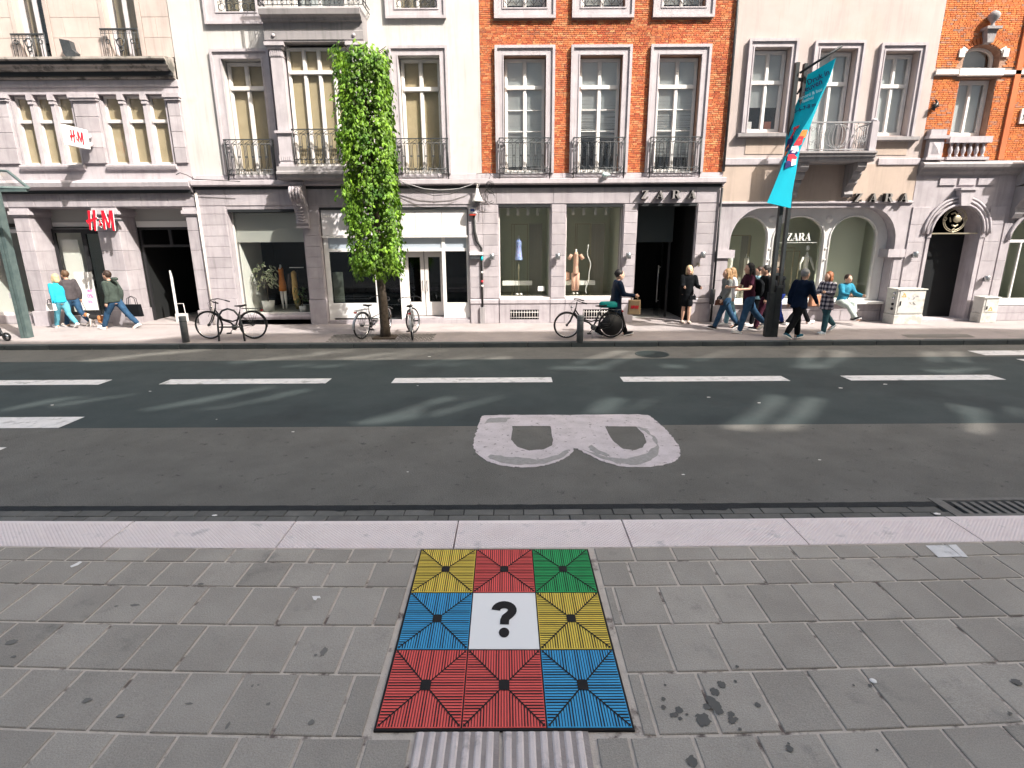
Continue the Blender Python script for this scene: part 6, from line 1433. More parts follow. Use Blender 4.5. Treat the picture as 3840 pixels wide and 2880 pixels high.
# ---- utility cabinets
def cabinet(x0, x1, z1, y1, label, side, big):
    o = empty('utility_cabinet', ((x0+x1)/2, y1, 0), label=label, cat='utility cabinet'); w = (x1-x0)/2; dp_ = .42 if big else .34
    pm = K.get('cab') or km('cab', (.52,.51,.47), (.60,.59,.55), rough=.6, scale=6, c3=(.42,.41,.37), s3=4)
    mb = MB(); v, f = bevbox(-w, w, 0, dp_, .26, z1, .01); mb.add(v, f); mb.build('body', pm, o); v, f = bevbox(-w-.01, w+.01, -.01, dp_, 0, .25, .01); MB().add(v, f).build('base', pm, o)
    gb('lid', -w-.02, w+.02, -.03, dp_, z1+.001, z1+.03, pm, o); gb('door', -w+.06, w-.02, -.012, -.003, .30, z1-.03, pm, o)
    gb('handle', -w+.09, -w+.11, -.03, -.013, .55*z1, .68*z1, K['black_metal'], o)
    tri = mat('warning_yellow', (.70,.42,.08), rough=.6); tx, tz = (-.20, z1-.13) if big else (.0, z1-.28)
    MB().prism([(tx-.06,tz-.05),(tx+.06,tz-.05),(tx,tz+.06)], [[(tx-.035,tz-.036),(tx+.035,tz-.036),(tx,tz+.032)]], -.018, -.013).build('warning_sign', tri, o)
    if big:
        for k, z in enumerate((.40,.52,.68,.80)):
            MB().lathe([(.035,-.03),(.035,.0)], (-w-.0, .12+.0*k, z), 12, axis='x').build('dial', K['black_metal'] if k < 2 else K['chrome'], o)
        gr = MB(); rg = random.Random(5)
        for s in range(9): x, z = rg.uniform(-.10,.18), rg.uniform(.52,.72); gr.tube([(x+rg.uniform(-.06,.06), -.0145, z+rg.uniform(-.06,.06)) for _ in range(4)], .004, 3)
        gr.build('graffiti', K['frame_grey'], o)
    return o
cabinet(10.12, 10.86, .90, 14.55, 'large cream utility cabinet with scrawled graffiti between the arches and the portal', 1, True)
cabinet(12.55, 12.96, .66, 14.70, 'small cream utility cabinet with a yellow warning triangle right of the portal', 1, False)
for cxx0, y in ((10.06, 14.72),):
    mb = MB()
    for k, z in enumerate((.42,.55,.70,.80)): mb.lathe([(.04,-.02),(.045,.0)], (cxx0, y, z), 12, axis='x')
    
# ---- planters and clothes in the shop windows
def planter(x, y, z, r, h, label, leafm, kind):
    o = empty('potted_plant', (x, y, z), label=label, cat='potted plant')
    MB().lathe([(r*.78,0),(r,h),(r*.92,h),(r*.9,h-.03),(.01,h-.03)], (0,0,0), 22).build('pot', K['white_plastic'], o)
    rg = random.Random(int(x*100)); mb = MB(); lf = MB()
    H_ = dict(tall=.95, low=.55)[kind]
    mb.tube([(0,0,h-.04),(.02,0,h+.35*H_),(-.03,0,h+.75*H_)], .016, 5); mb.build('stem', K['bark'], o)
    n = 95 if kind == 'tall' else 60
    for k in range(n):
        a = rg.random()*2*pi; rad = (.30 if kind == 'tall' else .18)*sqrt(rg.random()); zz = h+(.42 if kind == 'tall' else .15)+(.62 if kind == 'tall' else .4)*rg.random(); p = Vector((rad*cos(a), rad*sin(a), zz))
        n_ = Vector((cos(a), sin(a)-.6, rg.uniform(.2,1))); t_ = Vector((cos(a)+rg.gauss(0,.4), sin(a)+rg.gauss(0,.4), rg.uniform(-.6,.5))); s = rg.uniform(.11,.17) if kind == 'tall' else rg.uniform(.06,.10)
        leafq(lf, p, n_, t_, s, .55, 0)
        if kind == 'tall': leafq(lf, p+n_.normalized()*.004+t_.normalized()*s*.12, n_, t_, s*.74, .36, 1)
    lf.build('leaves', leafm, o)
planter(-7.0, D+.75, .27, .18, .30, 'variegated rubber plant in a white pot at the left of the coat window', [K['leaf_pale'], K['leaf_dark']], 'tall')
planter(-5.98, D+.62, .27, .10, .16, 'small green plant in a white pot beside the mustard coat', [K['leaf_dark'], K['leaf_dark']], 'low')
planter(-5.62, D+.75, .27, .13, .22, 'dark leafy plant in a white pot at the right of the coat window', [K['leaf_dark'], K['leaf_dark']], 'low')
# ================================================================ PEOPLE
SKIN = km('skin', (.58,.34,.24), (.64,.39,.28), rough=.6, scale=8)
km('skin_tan', (.42,.24,.16), (.48,.28,.19), rough=.6)
def cloth(name, c, k=.8, rough=.9): 
    if name in K: return K[name]
    return km(name, c, tuple(q*k for q in c), rough=rough, scale=11, bump=.5, bscale=45, spec=.12)
def plaid():
    m = mat('plaid_cloth', (.5,.5,.5), rough=.95); t = m.node_tree; p = [n for n in t.nodes if n.type == 'BSDF_PRINCIPLED'][0]; N = t.nodes.new; L = t.links.new
    tc = N('ShaderNodeTexCoord'); sp_ = N('ShaderNodeSeparateXYZ'); L(tc.outputs['Object'], sp_.inputs[0]); outs = []
    for ax, sc_ in (('Y', 11.), ('Z', 10.)):
        a = N('ShaderNodeMath'); a.operation = 'MULTIPLY'; a.inputs[1].default_value = sc_; L(sp_.outputs[ax], a.inputs[0])
        f_ = N('ShaderNodeMath'); f_.operation = 'FRACT'; L(a.outputs[0], f_.inputs[0]); g = N('ShaderNodeMath'); g.operation = 'GREATER_THAN'; g.inputs[1].default_value = .5; L(f_.outputs[0], g.inputs[0]); outs.append(g.outputs[0])
    s = N('ShaderNodeMath'); s.operation = 'ADD'; L(outs[0], s.inputs[0]); L(outs[1], s.inputs[1]); s2_ = N('ShaderNodeMath'); s2_.operation = 'MULTIPLY'; s2_.inputs[1].default_value = .5; L(s.outputs[0], s2_.inputs[0])
    r = N('ShaderNodeValToRGB'); r.color_ramp.interpolation = 'CONSTANT'; e = r.color_ramp.elements; e[0].color = (.62,.58,.6,1); e[0].position = 0; e[1].color = (.02,.02,.035,1); e[1].position = .9; q = e.new(.4); q.color = (.16,.15,.19,1)
    L(s2_.outputs[0], r.inputs[0]); L(r.outputs[0], p.inputs['Base Color']); return m
K['plaid'] = plaid()
def remesh(mb, vox, name, mats, noise_a=0., noise_s=14.):
    me = mb.mesh('tmp', mats); o = bpy.data.objects.new('tmp', me)
    md = o.modifiers.new('r', 'REMESH'); md.mode = 'VOXEL'; md.voxel_size = vox; md.use_smooth_shade = True
    sm = o.modifiers.new('s', 'SMOOTH'); sm.factor = .5; sm.iterations = 2
    m2 = evaluated(o); m2.name = name
    bpy.data.objects.remove(o); bpy.data.meshes.remove(me)
    if noise_a:
        for v in m2.vertices:
            c = v.co; n = noise.noise(c*noise_s); n2 = noise.noise(c*noise_s*.5+Vector((7,3,1))); v.co = c+v.normal*noise_a*(n*.7+n2)
    m2.materials.clear(); [m2.materials.append(x) for x in (mats if isinstance(mats, list) else [mats])]
    m2.polygons.foreach_set('use_smooth', [True]*len(m2.polygons)); m2.update(); return m2
def ell(mb, c, r, n=12):
    vs = []; fs = []; c = Vector(c)
    for i in range(n+1):
        ph = pi*i/n
        for k in range(n*2): q = pi*k/n; vs.append((c.x+r[0]*sin(ph)*cos(q), c.y+r[1]*sin(ph)*sin(q), c.z+r[2]*cos(ph)))
    for i in range(n):
        for k in range(2*n): j = (k+1)%(2*n); fs.append((i*2*n+k, (i+1)*2*n+k, (i+1)*2*n+j, i*2*n+j))
    return mb.add(vs, fs, 0, True)
def loft(mb, rings, n=14):
    """rings: (centre, half depth along x, half width along y)"""
    vs = []; fs = []
    for c, rx, ry in rings:
        for k in range(n): q = 2*pi*k/n; vs.append((c[0]+rx*cos(q), c[1]+ry*sin(q), c[2]))
    for i in range(len(rings)-1):
        for k in range(n): fs.append((i*n+k, i*n+(k+1)%n, (i+1)*n+(k+1)%n, (i+1)*n+k))
    fs.append(tuple(range(n))[::-1]); fs.append(tuple((len(rings)-1)*n+k for k in range(n)))
    return mb.add(vs, fs, 0, True)
def rtube(mb, pts, rs, n=10): 
    mb.tube(pts, rs, n); ell(mb, pts[0], (rs[0]*.98,)*3, 6); ell(mb, pts[-1], (rs[-1]*.98,)*3, 6); return mb
def person(x, y, H, heading, label, legs=((20,10),(-20,15)), arms=((-15,6,15),(15,6,15)), lean=3., top='black', pants='jeans', shoes='white', hair='brown', hairstyle='short',
           skin='skin', longtop=0., sleeve=1., skirt=None, bare_legs=False, sole=True, turn=0., seated=False, wide=1., coat=False, z0=0.):
    H *= 1.05; wide *= 1.08
    root = empty('person', (x, y, z0), radians(heading), label=label, cat='person')
    rot = lambda a, L_: Vector((sin(radians(a))*L_, 0, -cos(radians(a))*L_))
    hipz = .525*H; hips = Vector((0,0,hipz)); J = {}
    for s, (a, b) in zip((1,-1), legs):
        h = hips+Vector((0, s*.048*H, 0)); k = h+rot(a, .245*H); an = k+rot(a-b, .235*H); J[s] = [h, k, an, a-b]
    low = min(J[1][2].z, J[-1][2].z)-.045*H; dz = -low if not seated else 0
    if seated: dz = seated-hipz
    for s in J: J[s] = [p+Vector((0,0,dz)) for p in J[s][:3]]+[J[s][3]]
    hips = hips+Vector((0,0,dz)); sp = Vector((sin(radians(lean)), 0, cos(radians(lean))))
    up = lambda t: hips+sp*t*H
    sh = {s: up(.285)+Vector((0, s*.098*H*wide, 0)) for s in (1,-1)}; A = {}
    for s, (a, c, e) in zip((1,-1), arms):
        d1 = Vector((sin(radians(a)), s*sin(radians(c)), -cos(radians(a))*cos(radians(c)))).normalized(); el = sh[s]+d1*.165*H
        d2 = Vector((sin(radians(a+e)), s*sin(radians(c))*.4, -cos(radians(a+e)))).normalized(); wr = el+d2*.145*H; A[s] = (sh[s], el, wr, d2)
    hd = up(.405)+Vector((.012*H,0,0)); tq_ = Matrix.Rotation(radians(turn), 3, 'Z')
    # body: one continuous mesh with fingers
    mb = MB()
    loft(mb, [(up(-.06),.055*H,.078*H),(up(.0),.062*H,.085*H*wide),(up(.08),.052*H,.070*H*wide),(up(.18),.060*H,.082*H*wide),(up(.26),.055*H,.095*H*wide),(up(.295),.040*H,.085*H*wide),(up(.315),.030*H,.040*H)])
    rtube(mb, [up(.29), up(.35)+Vector((.004*H,0,0)), hd], [.032*H,.028*H,.028*H])
    for s in (1,-1):
        h, k, an, fa = J[s]; rtube(mb, [h, h.lerp(k,.5), k, k.lerp(an,.35), an], [.050*H,.046*H,.031*H,.034*H,.020*H])
        ft = Vector((cos(radians(max(0, min(50, -fa*.6)))), 0, -sin(radians(max(0, min(50, -fa*.6)))))); rtube(mb, [an+Vector((-.02*H,0,-.02*H)), an+ft*.06*H+Vector((0,0,-.026*H)), an+ft*.10*H+Vector((0,0,-.030*H))], [.022*H,.020*H,.014*H], 8)
        a_, e_, w_, d2 = A[s]; rtube(mb, [a_, a_.lerp(e_,.5), e_, e_.lerp(w_,.4), w_], [.030*H,.026*H,.021*H,.020*H,.014*H])
        pm = w_+d2*.038*H; sd = d2.cross(Vector((0,1,0))).normalized() if abs(d2.y) < .9 else Vector((1,0,0))
        rtube(mb, [w_, pm], [.014*H,.019*H], 8)
        for f_i, fl_ in enumerate((.038,.044,.041,.032)):
            o_f = sd*((f_i-1.5)*.0125*H); b0 = pm+o_f*.9; b1 = b0+d2*fl_*.55*H; b2 = b1+(d2*.8+Vector((.2,-s*.5,0))).normalized()*fl_*.5*H; mb.tube([b0-d2*.01*H, b1, b2], [.0062*H,.0056*H,.0042*H], 6)
        th0 = pm+sd*.016*H; mb.tube([w_+sd*.008*H, th0+sd*.012*H, th0+sd*.016*H+d2*.022*H], [.008*H,.0068*H,.005*H], 6)
    ms = len(mb.v)
    ell(mb, (0,0,0), (.062*H,.050*H,.072*H), 12); ell(mb, (.018*H,0,-.035*H), (.040*H,.036*H,.042*H), 8)
    mb.tube([(.055*H,0,.006*H),(.072*H,0,-.014*H),(.060*H,0,-.020*H)], [.006*H,.010*H,.006*H], 6)
    mb.tube([(.057*H,-.012*H,-.040*H),(.061*H,0,-.041*H),(.057*H,.012*H,-.040*H)], .004*H, 5)
    for s in (1,-1): ell(mb, (-.004*H, s*.051*H, -.006*H), (.014*H,.006*H,.018*H), 6)
    for i in range(ms, len(mb.v)): mb.v[i] = tuple(tq_ @ Vector(mb.v[i])+hd)
    link('body', remesh(mb, .0085*H, 'body', K[skin]), root)
    for s in (1,-1): q = MB(); ell(q, tq_ @ Vector((.054*H, s*.019*H, .006*H))+hd, (.005*H,)*3, 5); q.build('eye', K['letter_side'], root)
    # hair
    hm_ = K.get('hair_'+hair) or km('hair_'+hair, dict(black=(.012,.010,.010), brown=(.10,.055,.03), light=(.30,.18,.09), blonde=(.50,.38,.22), grey=(.22,.22,.22), red=(.26,.09,.035), darkbrown=(.035,.02,.014), white=(.6,.58,.55))[hair], rough=.55, scale=20, bump=.6, bscale=60)
    mb = MB(); ell(mb, (-.014*H,0,.017*H), (.064*H,.058*H,.069*H), 10)
    if hairstyle == 'long':
        mb.tube([(-.03*H,0,.01*H),(-.052*H,0,-.06*H),(-.062*H,0,-.14*H),(-.075*H,0,-.22*H)], [.050*H,.048*H,.040*H,.018*H], 10)
        for s in (1,-1): mb.tube([(.0,s*.046*H,.02*H),(.0,s*.055*H,-.06*H),(.01*H,s*.050*H,-.13*H)], [.018*H,.018*H,.010*H], 7)
    elif hairstyle == 'bob':
        mb.tube([(-.02*H,0,.0),(-.035*H,0,-.045*H),(-.04*H,0,-.085*H)], [.054*H,.054*H,.040*H], 10)
        for s in (1,-1): mb.tube([(.0,s*.044*H,.02*H),(.004*H,s*.053*H,-.04*H),(.006*H,s*.046*H,-.085*H)], [.018*H,.018*H,.012*H], 7)
    elif hairstyle == 'bun': ell(mb, (-.062*H,0,.02*H), (.025*H,)*3, 6)
    for i in range(len(mb.v)): mb.v[i] = tuple(tq_ @ Vector(mb.v[i])+hd)
    link('hair', remesh(mb, .010*H, 'hair', hm_, .004*H, 40), root)
    # trousers
    if not bare_legs:
        mb = MB(); loft(mb, [(up(-.055),.060*H,.082*H),(up(.0),.069*H,.091*H*wide),(up(.075),.060*H,.080*H*wide)])
        for s in (1,-1): h, k, an, _ = J[s]; rtube(mb, [h, h.lerp(k,.5), k, k.lerp(an,.5), an+Vector((0,0,.012*H))], [.062*H,.060*H,.047*H,.045*H,.039*H])
        link('trousers', remesh(mb, .015*H, 'trousers', pants if not isinstance(pants, str) else K[pants], .0055*H, 16/H), root)
    # top
    mb = MB(); w_ = wide*(1.08 if coat else 1.); g = .012*H*(1.5 if coat else 1)
    rg_ = [(up(-.03-longtop),.066*H+g+(.02*H if longtop else 0),.088*H*w_+g+(.012*H if longtop else 0)),(up(.03),.064*H+g,.084*H*w_+g),(up(.10),.058*H+g,.076*H*w_+g),(up(.19),.063*H+g,.086*H*w_+g),(up(.265),.055*H+g,.098*H*w_+g*.5),(up(.30),.044*H+g*.5,.080*H*w_),(up(.328),.036*H,.044*H)]
    loft(mb, rg_)
    for s in (1,-1):
        a_, e_, wr, d2 = A[s]
        if sleeve > .6: rtube(mb, [a_, a_.lerp(e_,.5), e_, e_.lerp(wr,.5), wr], [.042*H+g*.3,.040*H+g*.3,.035*H+g*.3,.032*H+g*.3,.026*H+g*.2])
        elif sleeve > 0: rtube(mb, [a_, a_.lerp(e_, .6)], [.037*H,.035*H])
    link('top' if not coat else 'coat', remesh(mb, .015*H, 'top', K[top], .0075*H, 15/H), root)
    if skirt:
        mb = MB(); loft(mb, [(up(.08),.062*H,.082*H),(up(-.02),.078*H,.098*H),(up(-.02-skirt),.085*H,.105*H),(up(-.025-skirt),.070*H,.09*H)]); link('skirt', remesh(mb, .012*H, 'skirt', K[top], .006*H, 18/H), root)
    # shoes
    for s in (1,-1):
        h, k, an, fa = J[s]; t = max(-25, min(55, -fa*.75)); ft = Vector((cos(radians(t)), 0, -sin(radians(t)))); upv = Vector((sin(radians(t)), 0, cos(radians(t))))
        mb = MB(); P = [(-.030,.026,.026),(-.01,.030,.036),(.03,.029,.034),(.065,.030,.024),(.10,.026,.018),(.116,.012,.010)]; vs = []; n = 10
        for px_, hw, hh in P:
            for q_ in range(n): q = 2*pi*q_/n; zz = max(-.55, sin(q)); vs.append(an+ft*px_*H+Vector((0,1,0))*hw*H*cos(q)+upv*(-.024*H+hh*H*zz*.9))
        fs = [(i*n+j, i*n+(j+1)%n, (i+1)*n+(j+1)%n, (i+1)*n+j) for i in range(len(P)-1) for j in range(n)]+[tuple(range(n)), tuple(range((len(P)-1)*n, len(P)*n))]
        mb.add(vs, fs, 0, True); so2 = mb.build('shoe', K[shoes], root)
        if sole:
            m2 = MB(); ol = [(-.036,-.026),(-.036,.026),(.05,.033),(.10,.028),(.122,.008),(.122,-.008),(.10,-.028),(.05,-.033)]
            top_ = [an+ft*a*H+Vector((0,b*H,0))+upv*(-.036*H) for a, b in ol]; bot = [an+ft*a*H+Vector((0,b*H,0))+upv*(-.047*H) for a, b in ol]; n8 = len(ol)
            m2.add(top_+bot, [tuple(range(n8)), tuple(range(n8, 2*n8))[::-1]]+[(i,(i+1)%n8,(i+1)%n8+n8,i+n8) for i in range(n8)]); m2.build('sole', K['white_plastic'], so2)
    return root, A, J, up
jeans = cloth('jeans', (.035,.085,.16), .6); cloth('jeans_light', (.20,.38,.46), .75); cloth('jeans_teal', (.05,.13,.16), .6); cloth('black', (.005,.006,.008), .7); cloth('navy', (.005,.013,.034), .7)
cloth('puffer_blue', (.006,.018,.045), .5, .6); cloth('cyan_top', (.03,.42,.58), .75); cloth('charcoal', (.075,.065,.070), .75); cloth('olive_hoodie', (.055,.072,.062), .7); cloth('blue_trousers', (.015,.035,.20), .6)
cloth('grey_top', (.20,.21,.20), .7); cloth('pale_blue', (.26,.44,.52), .7); cloth('burgundy', (.06,.015,.03), .6); cloth('teal_top', (.04,.24,.36), .7); cloth('pale_jeans', (.50,.56,.52), .75); cloth('white', (.72,.70,.68), .85); cloth('light_shoe', (.50,.58,.66), .8); cloth('cyan_jeans', (.12,.38,.48), .75); cloth('dark_shoe', (.02,.02,.025), .8); cloth('teal_shoe', (.02,.10,.15), .7); cloth('beige_shoe', (.62,.50,.42), .8)
def bag(parent_label, x, y, z, w, h, d, mt, rz=0., strap=.12, name='handbag', cat='bag', r=.008):
    o = empty(name, (x, y, z), rz, label=parent_label, cat=cat)
    mb = MB(); v, f = bevbox(-w/2, w/2, -d/2, d/2, 0, h, min(w,d)*.18); mb.add(v, f)
    for i in range(len(mb.v)): a, b, c = mb.v[i]; mb.v[i] = (a*(1+.10*(1-c/h)), b*(1.1-.3*c/h), c)
    mb.build('bag_body', mt, o)
    if strap: 
        for s in (-.3,.3): MB().tube([(-w*.3,d*s,h-.01),(-w*.25,d*s,h+strap*.7),(0,d*s*.6,h+strap),(w*.25,d*s,h+strap*.7),(w*.3,d*s,h-.01)], r, 5).build('handle', K['black'] if name != 'paper_bag' else mt, o)
    return o
# left group
cx, cy1 = -12.02, 14.78
P1 = person(cx, cy1, 1.40, 158, 'person in a bright cyan jacket and pale blue jeans walking away at the left', legs=((26,8),(-12,34)), arms=((-12,8,10),(14,6,20)), top='cyan_top', pants='cyan_jeans', shoes='white', hair='blonde', hairstyle='bob', lean=4)
w_ = P1[1][-1][2]
bag('white handbag hanging from the hand of the person in cyan', -12.12, 14.55, .50, .26, .17, .10, K['white'], radians(160))
P2 = person(-11.90, 15.0, 1.47, 165, 'person in a charcoal jacket and jeans beside the one in cyan', legs=((22,4),(-18,26)), arms=((10,8,35),(-16,8,20)), top='charcoal', pants='jeans', shoes='beige_shoe', hair='brown', lean=6, wide=1.12)
P3 = person(-10.42, 14.55, 1.52, 178, 'person in a dark green hooded jacket striding left past the second pillar', legs=((33,12),(-30,10)), arms=((-8,6,20),(-20,8,30)), top='olive_hoodie', pants='jeans', shoes='white', hair='darkbrown', lean=7, wide=1.1)
MB().lathe([(.02,0),(.07,.01),(.09,.05),(.06,.08)], (-.09,0,1.26), 12).build('hood', K['olive_hoodie'], P3[0])
bag('large black tote bag carried behind the striding person at the left', -10.10, 14.72, .30, .40, .32, .12, K['black'], 0., .22)
# dog
def dog(x, y, heading, label):
    o = empty('dog', (x, y, 0), radians(heading), label=label, cat='dog'); mb = MB()
    vs_ = [((-.20,0,.245),.055,.055),((-.15,0,.25),.075,.07),((-.05,0,.25),.07,.065),((.06,0,.25),.085,.072),((.13,0,.265),.08,.07),((.18,0,.29),.055,.05)]
    n = 12; V = []; F_ = []
    for c, rz_, ry in vs_:
        for k in range(n): q = 2*pi*k/n; V.append((c[0], ry*cos(q), c[2]+rz_*sin(q)))
    for i in range(len(vs_)-1):
        for k in range(n): F_.append((i*n+k, i*n+(k+1)%n, (i+1)*n+(k+1)%n, (i+1)*n+k))
    F_ += [tuple(range(n)), tuple((len(vs_)-1)*n+k for k in range(n))]; mb.add(V, F_, 0, True)
    rtube(mb, [(.15,0,.29),(.21,0,.325),(.25,0,.33)], [.05,.042,.045]); rtube(mb, [(.25,0,.335),(.30,0,.315),(.345,0,.30)], [.046,.030,.020]); ell(mb, (.25,0,.345), (.05,.045,.045), 8)
    for s in (1,-1):
        f1_ = .03 if s > 0 else -.03
        rtube(mb, [(.11,s*.045,.22),(.11+f1_*.5,s*.045,.12),(.11+f1_,s*.045,.035),(.13+f1_,s*.045,.018)], [.036,.022,.016,.018]); b_ = -.05 if s > 0 else .03
        rtube(mb, [(-.15,s*.045,.23),(-.11+b_*.4,s*.047,.155),(-.19+b_,s*.047,.10),(-.175+b_*1.2,s*.047,.03),(-.155+b_*1.2,s*.047,.016)], [.05,.034,.018,.015,.018])
    rtube(mb, [(-.20,0,.27),(-.27,0,.33),(-.31,0,.40)], [.020,.015,.010])
    m = remesh(mb, .009, 'body', [mat('coat_white', (.66,.60,.55), rough=.9), mat('coat_black', (.02,.018,.018), rough=.9), mat('coat_tan', (.36,.15,.06), rough=.9)])
    for p in m.polygons:
        c = p.center; n_ = noise.noise(c*9)*.03
        k = 0
        if c.z > .225+n_ and -.10 < c.x < .14: k = 1
        elif c.z > .19+n_ and -.26 < c.x <= -.10: k = 2
        elif c.x > .20 and c.z > .30+n_: k = 2
        elif -.22 < c.x < -.10 and c.z > .12: k = 2
        p.material_index = k
    link('body', m, o)
    for s in (1,-1): mb = MB(); ell(mb, (.235,s*.052,.315), (.026,.010,.042), 7); mb.build('ear', m.materials[2], o)
    mb = MB(); ell(mb, (.362,0,.305), (.012,.011,.009), 5); mb.build('nose', m.materials[1], o)
    MB().tube([(.185+.01*sin(q),.05*cos(q),.305+.048*sin(q)) for q in [2*pi*k/14 for k in range(14)]], .006, 5, closed=True).build('collar', K['black'], o)
    return o
dog(-11.25, 14.85, 176, 'beagle with white legs and a black and tan back walking on a lead')
MB().tube([(-11.60,14.92,.72),(-11.52,14.88,.56),(-11.44,14.86,.38)], .006, 5).build('dog_lead', K['black'], label='thin dark lead running from the charcoal jacket down to the beagle', cat='dog lead')
# person with paper bag, person in black at the entrance
P5_ = person(2.44, 13.02, 1.52, 0, 'person in a dark blue puffer coat walking right with a brown paper bag', legs=((24,6),(-26,14)), arms=((-8,6,20),(22,8,62)), top='puffer_blue', pants='black', shoes='dark_shoe', hair='black', hairstyle='bun', lean=5, longtop=.14, coat=True, wide=1.32)
pbg = bag('brown paper bag with a red mark carried by the person in the blue coat', 2.86, 12.90, .52, .27, .34, .12, mat('kraft_paper', (.42,.30,.18), (.36,.25,.14), rough=.85, scale=10, bump=.3, bscale=20), radians(-8), .07, 'paper_bag')
v, f = text_mb('H&M', .085, 0, font_shear=.2, bold=.01); MB().add([(-.08+a*.9, -.068, .15+b) for a, b, c in v], f).build('lettering', K['red_sign'], pbg)
P6 = person(4.74, 14.98, 1.46, -92, 'person with blonde hair in a black dress and cardigan standing at the dark entrance', legs=((3,4),(-3,5)), arms=((14,14,70),(22,4,65)), top='black', bare_legs=True, shoes='beige_shoe', hair='blonde', hairstyle='bob', lean=1, skirt=.20, sole=False)
bag('small black handbag held in front by the person in the black dress', 4.80, 14.72, .66, .16, .11, .06, K['black'], 0, .05)
# right group
P7 = person(5.42, 14.0, 1.47, 182, 'person in a grey sweater and blue jeans leading the group walking left', legs=((24,6),(-24,12)), arms=((6,8,30),(-6,8,30)), top='grey_top', pants='jeans', shoes='dark_shoe', hair='light', hairstyle='long', lean=2)
bag('brown shoulder bag at the hip of the person in the grey sweater', 5.18, 13.82, .62, .18, .13, .06, mat('leather_brown', (.10,.035,.02), rough=.5), 0, .10)
P8 = person(5.78, 14.62, 1.42, 180, 'person in a white top and pale blue jeans partly hidden behind the grey sweater', legs=((10,4),(-14,10)), arms=((-10,8,20),(10,8,20)), top='white', pants='jeans_light', shoes='white', hair='light', hairstyle='long', lean=2)
P9 = person(5.72, 13.36, 1.60, 184, 'person with long black hair and a jacket tied round the waist, white sneakers', legs=((16,4),(-30,14)), arms=((18,8,70),(24,8,66)), top='burgundy', sleeve=.4, pants='jeans', shoes='white', hair='black', hairstyle='long', lean=4)
mb = MB(); loft(mb, [((0,0,.60),.11,.155),((0,0,.82),.125,.165),((0,0,.92),.11,.145)]); link('tied_jacket', remesh(mb, .016, 'tied_jacket', K['navy'], .014, 12), P9[0])
def backpack(par, H, label=None, x=-.17):
    mb = MB(); loft(mb, [((x*H,0,.56*H),.05*H,.075*H),((x*H-.01,0,.62*H),.075*H,.095*H),((x*H-.01,0,.74*H),.07*H,.092*H),((x*H+.01,0,.80*H),.04*H,.07*H)])
    o = empty('backpack', par.location+Vector((0,0,0)), par.rotation_euler.z, label=label, cat='backpack'); link('bag_body', remesh(mb, .014, 'bag_body', K['black'], .006, 14), o)
    for s in (1,-1): MB().tube([(x*H+.06*H,s*.05*H,.80*H),(-.0*H,s*.065*H,.845*H),(.075*H,s*.065*H,.78*H),(.06*H,s*.07*H,.66*H),(x*H+.05*H,s*.06*H,.60*H)], .009*H, 5).build('strap', K['black'], o)
backpack(P9[0], 1.6, 'black backpack on the back of the person with the tied jacket', -.13)
P10 = person(6.42, 14.45, 1.46, 178, 'person in a pale blue denim jacket and black trousers just left of the banner pole', legs=((14,6),(-22,12)), arms=((10,8,55),(16,6,60)), top='pale_blue', pants='black', shoes='white', hair='darkbrown', lean=3, wide=1.1, longtop=.03)
P11 = person(6.32, 13.85, 1.52, 176, 'person in black with burgundy trousers mostly hidden behind the banner pole', legs=((16,6),(-20,14)), arms=((-8,6,20),(10,6,20)), top='black', pants='burgundy', shoes='dark_shoe', hair='black', lean=3)
backpack(P11[0], 1.52, 'black backpack of the person hidden behind the banner pole', -.12)
P12 = person(7.12, 14.72, 1.46, 182, 'person in a black top and bright blue trousers behind the one in navy', legs=((34,10),(-6,14)), arms=((60,8,80),(-10,6,20)), top='black', pants='blue_trousers', shoes='dark_shoe', hair='darkbrown', lean=6)
P12b = person(7.62, 14.62, 1.40, 4, 'person in dark clothes seen between the navy and the plaid jackets', legs=((30,4),(-20,16)), arms=((10,6,40),(-8,6,20)), top='black', pants='black', shoes='white', hair='black', hairstyle='bob', lean=4)
bag('brown paper shopping bag with red print between the navy and plaid jackets', 7.46, 13.62, .60, .26, .28, .12, mat('kraft_paper_red', (.48,.24,.15), (.42,.20,.12), rough=.85, scale=10), radians(10), .07, 'paper_bag')
P13 = person(6.52, 12.52, 1.50, 22, 'grey haired person in a navy coat walking towards the shops right of the pole', legs=((12,4),(-24,10)), arms=((-18,8,12),(20,8,14)), top='navy', pants='black', shoes='teal_shoe', hair='grey', lean=5, longtop=.05, wide=1.15)
P14 = person(7.50, 13.17, 1.39, 196, 'person with reddish hair in a black and white plaid jacket and pale shoes', legs=((6,4),(-20,24)), arms=((14,8,90),(20,8,85)), top='plaid', pants='jeans_teal', shoes='light_shoe', hair='red', hairstyle='bob', lean=3, longtop=.09, wide=1.1)
P15 = person(8.95, 15.02, 1.46, -78, 'person in a teal jacket and pale jeans sitting on the window sill with crossed legs', legs=((84,82),(74,30)), arms=((34,8,48),(36,8,50)), top='teal_top', pants='pale_jeans', shoes='dark_shoe', hair='darkbrown', lean=10, seated=.56)
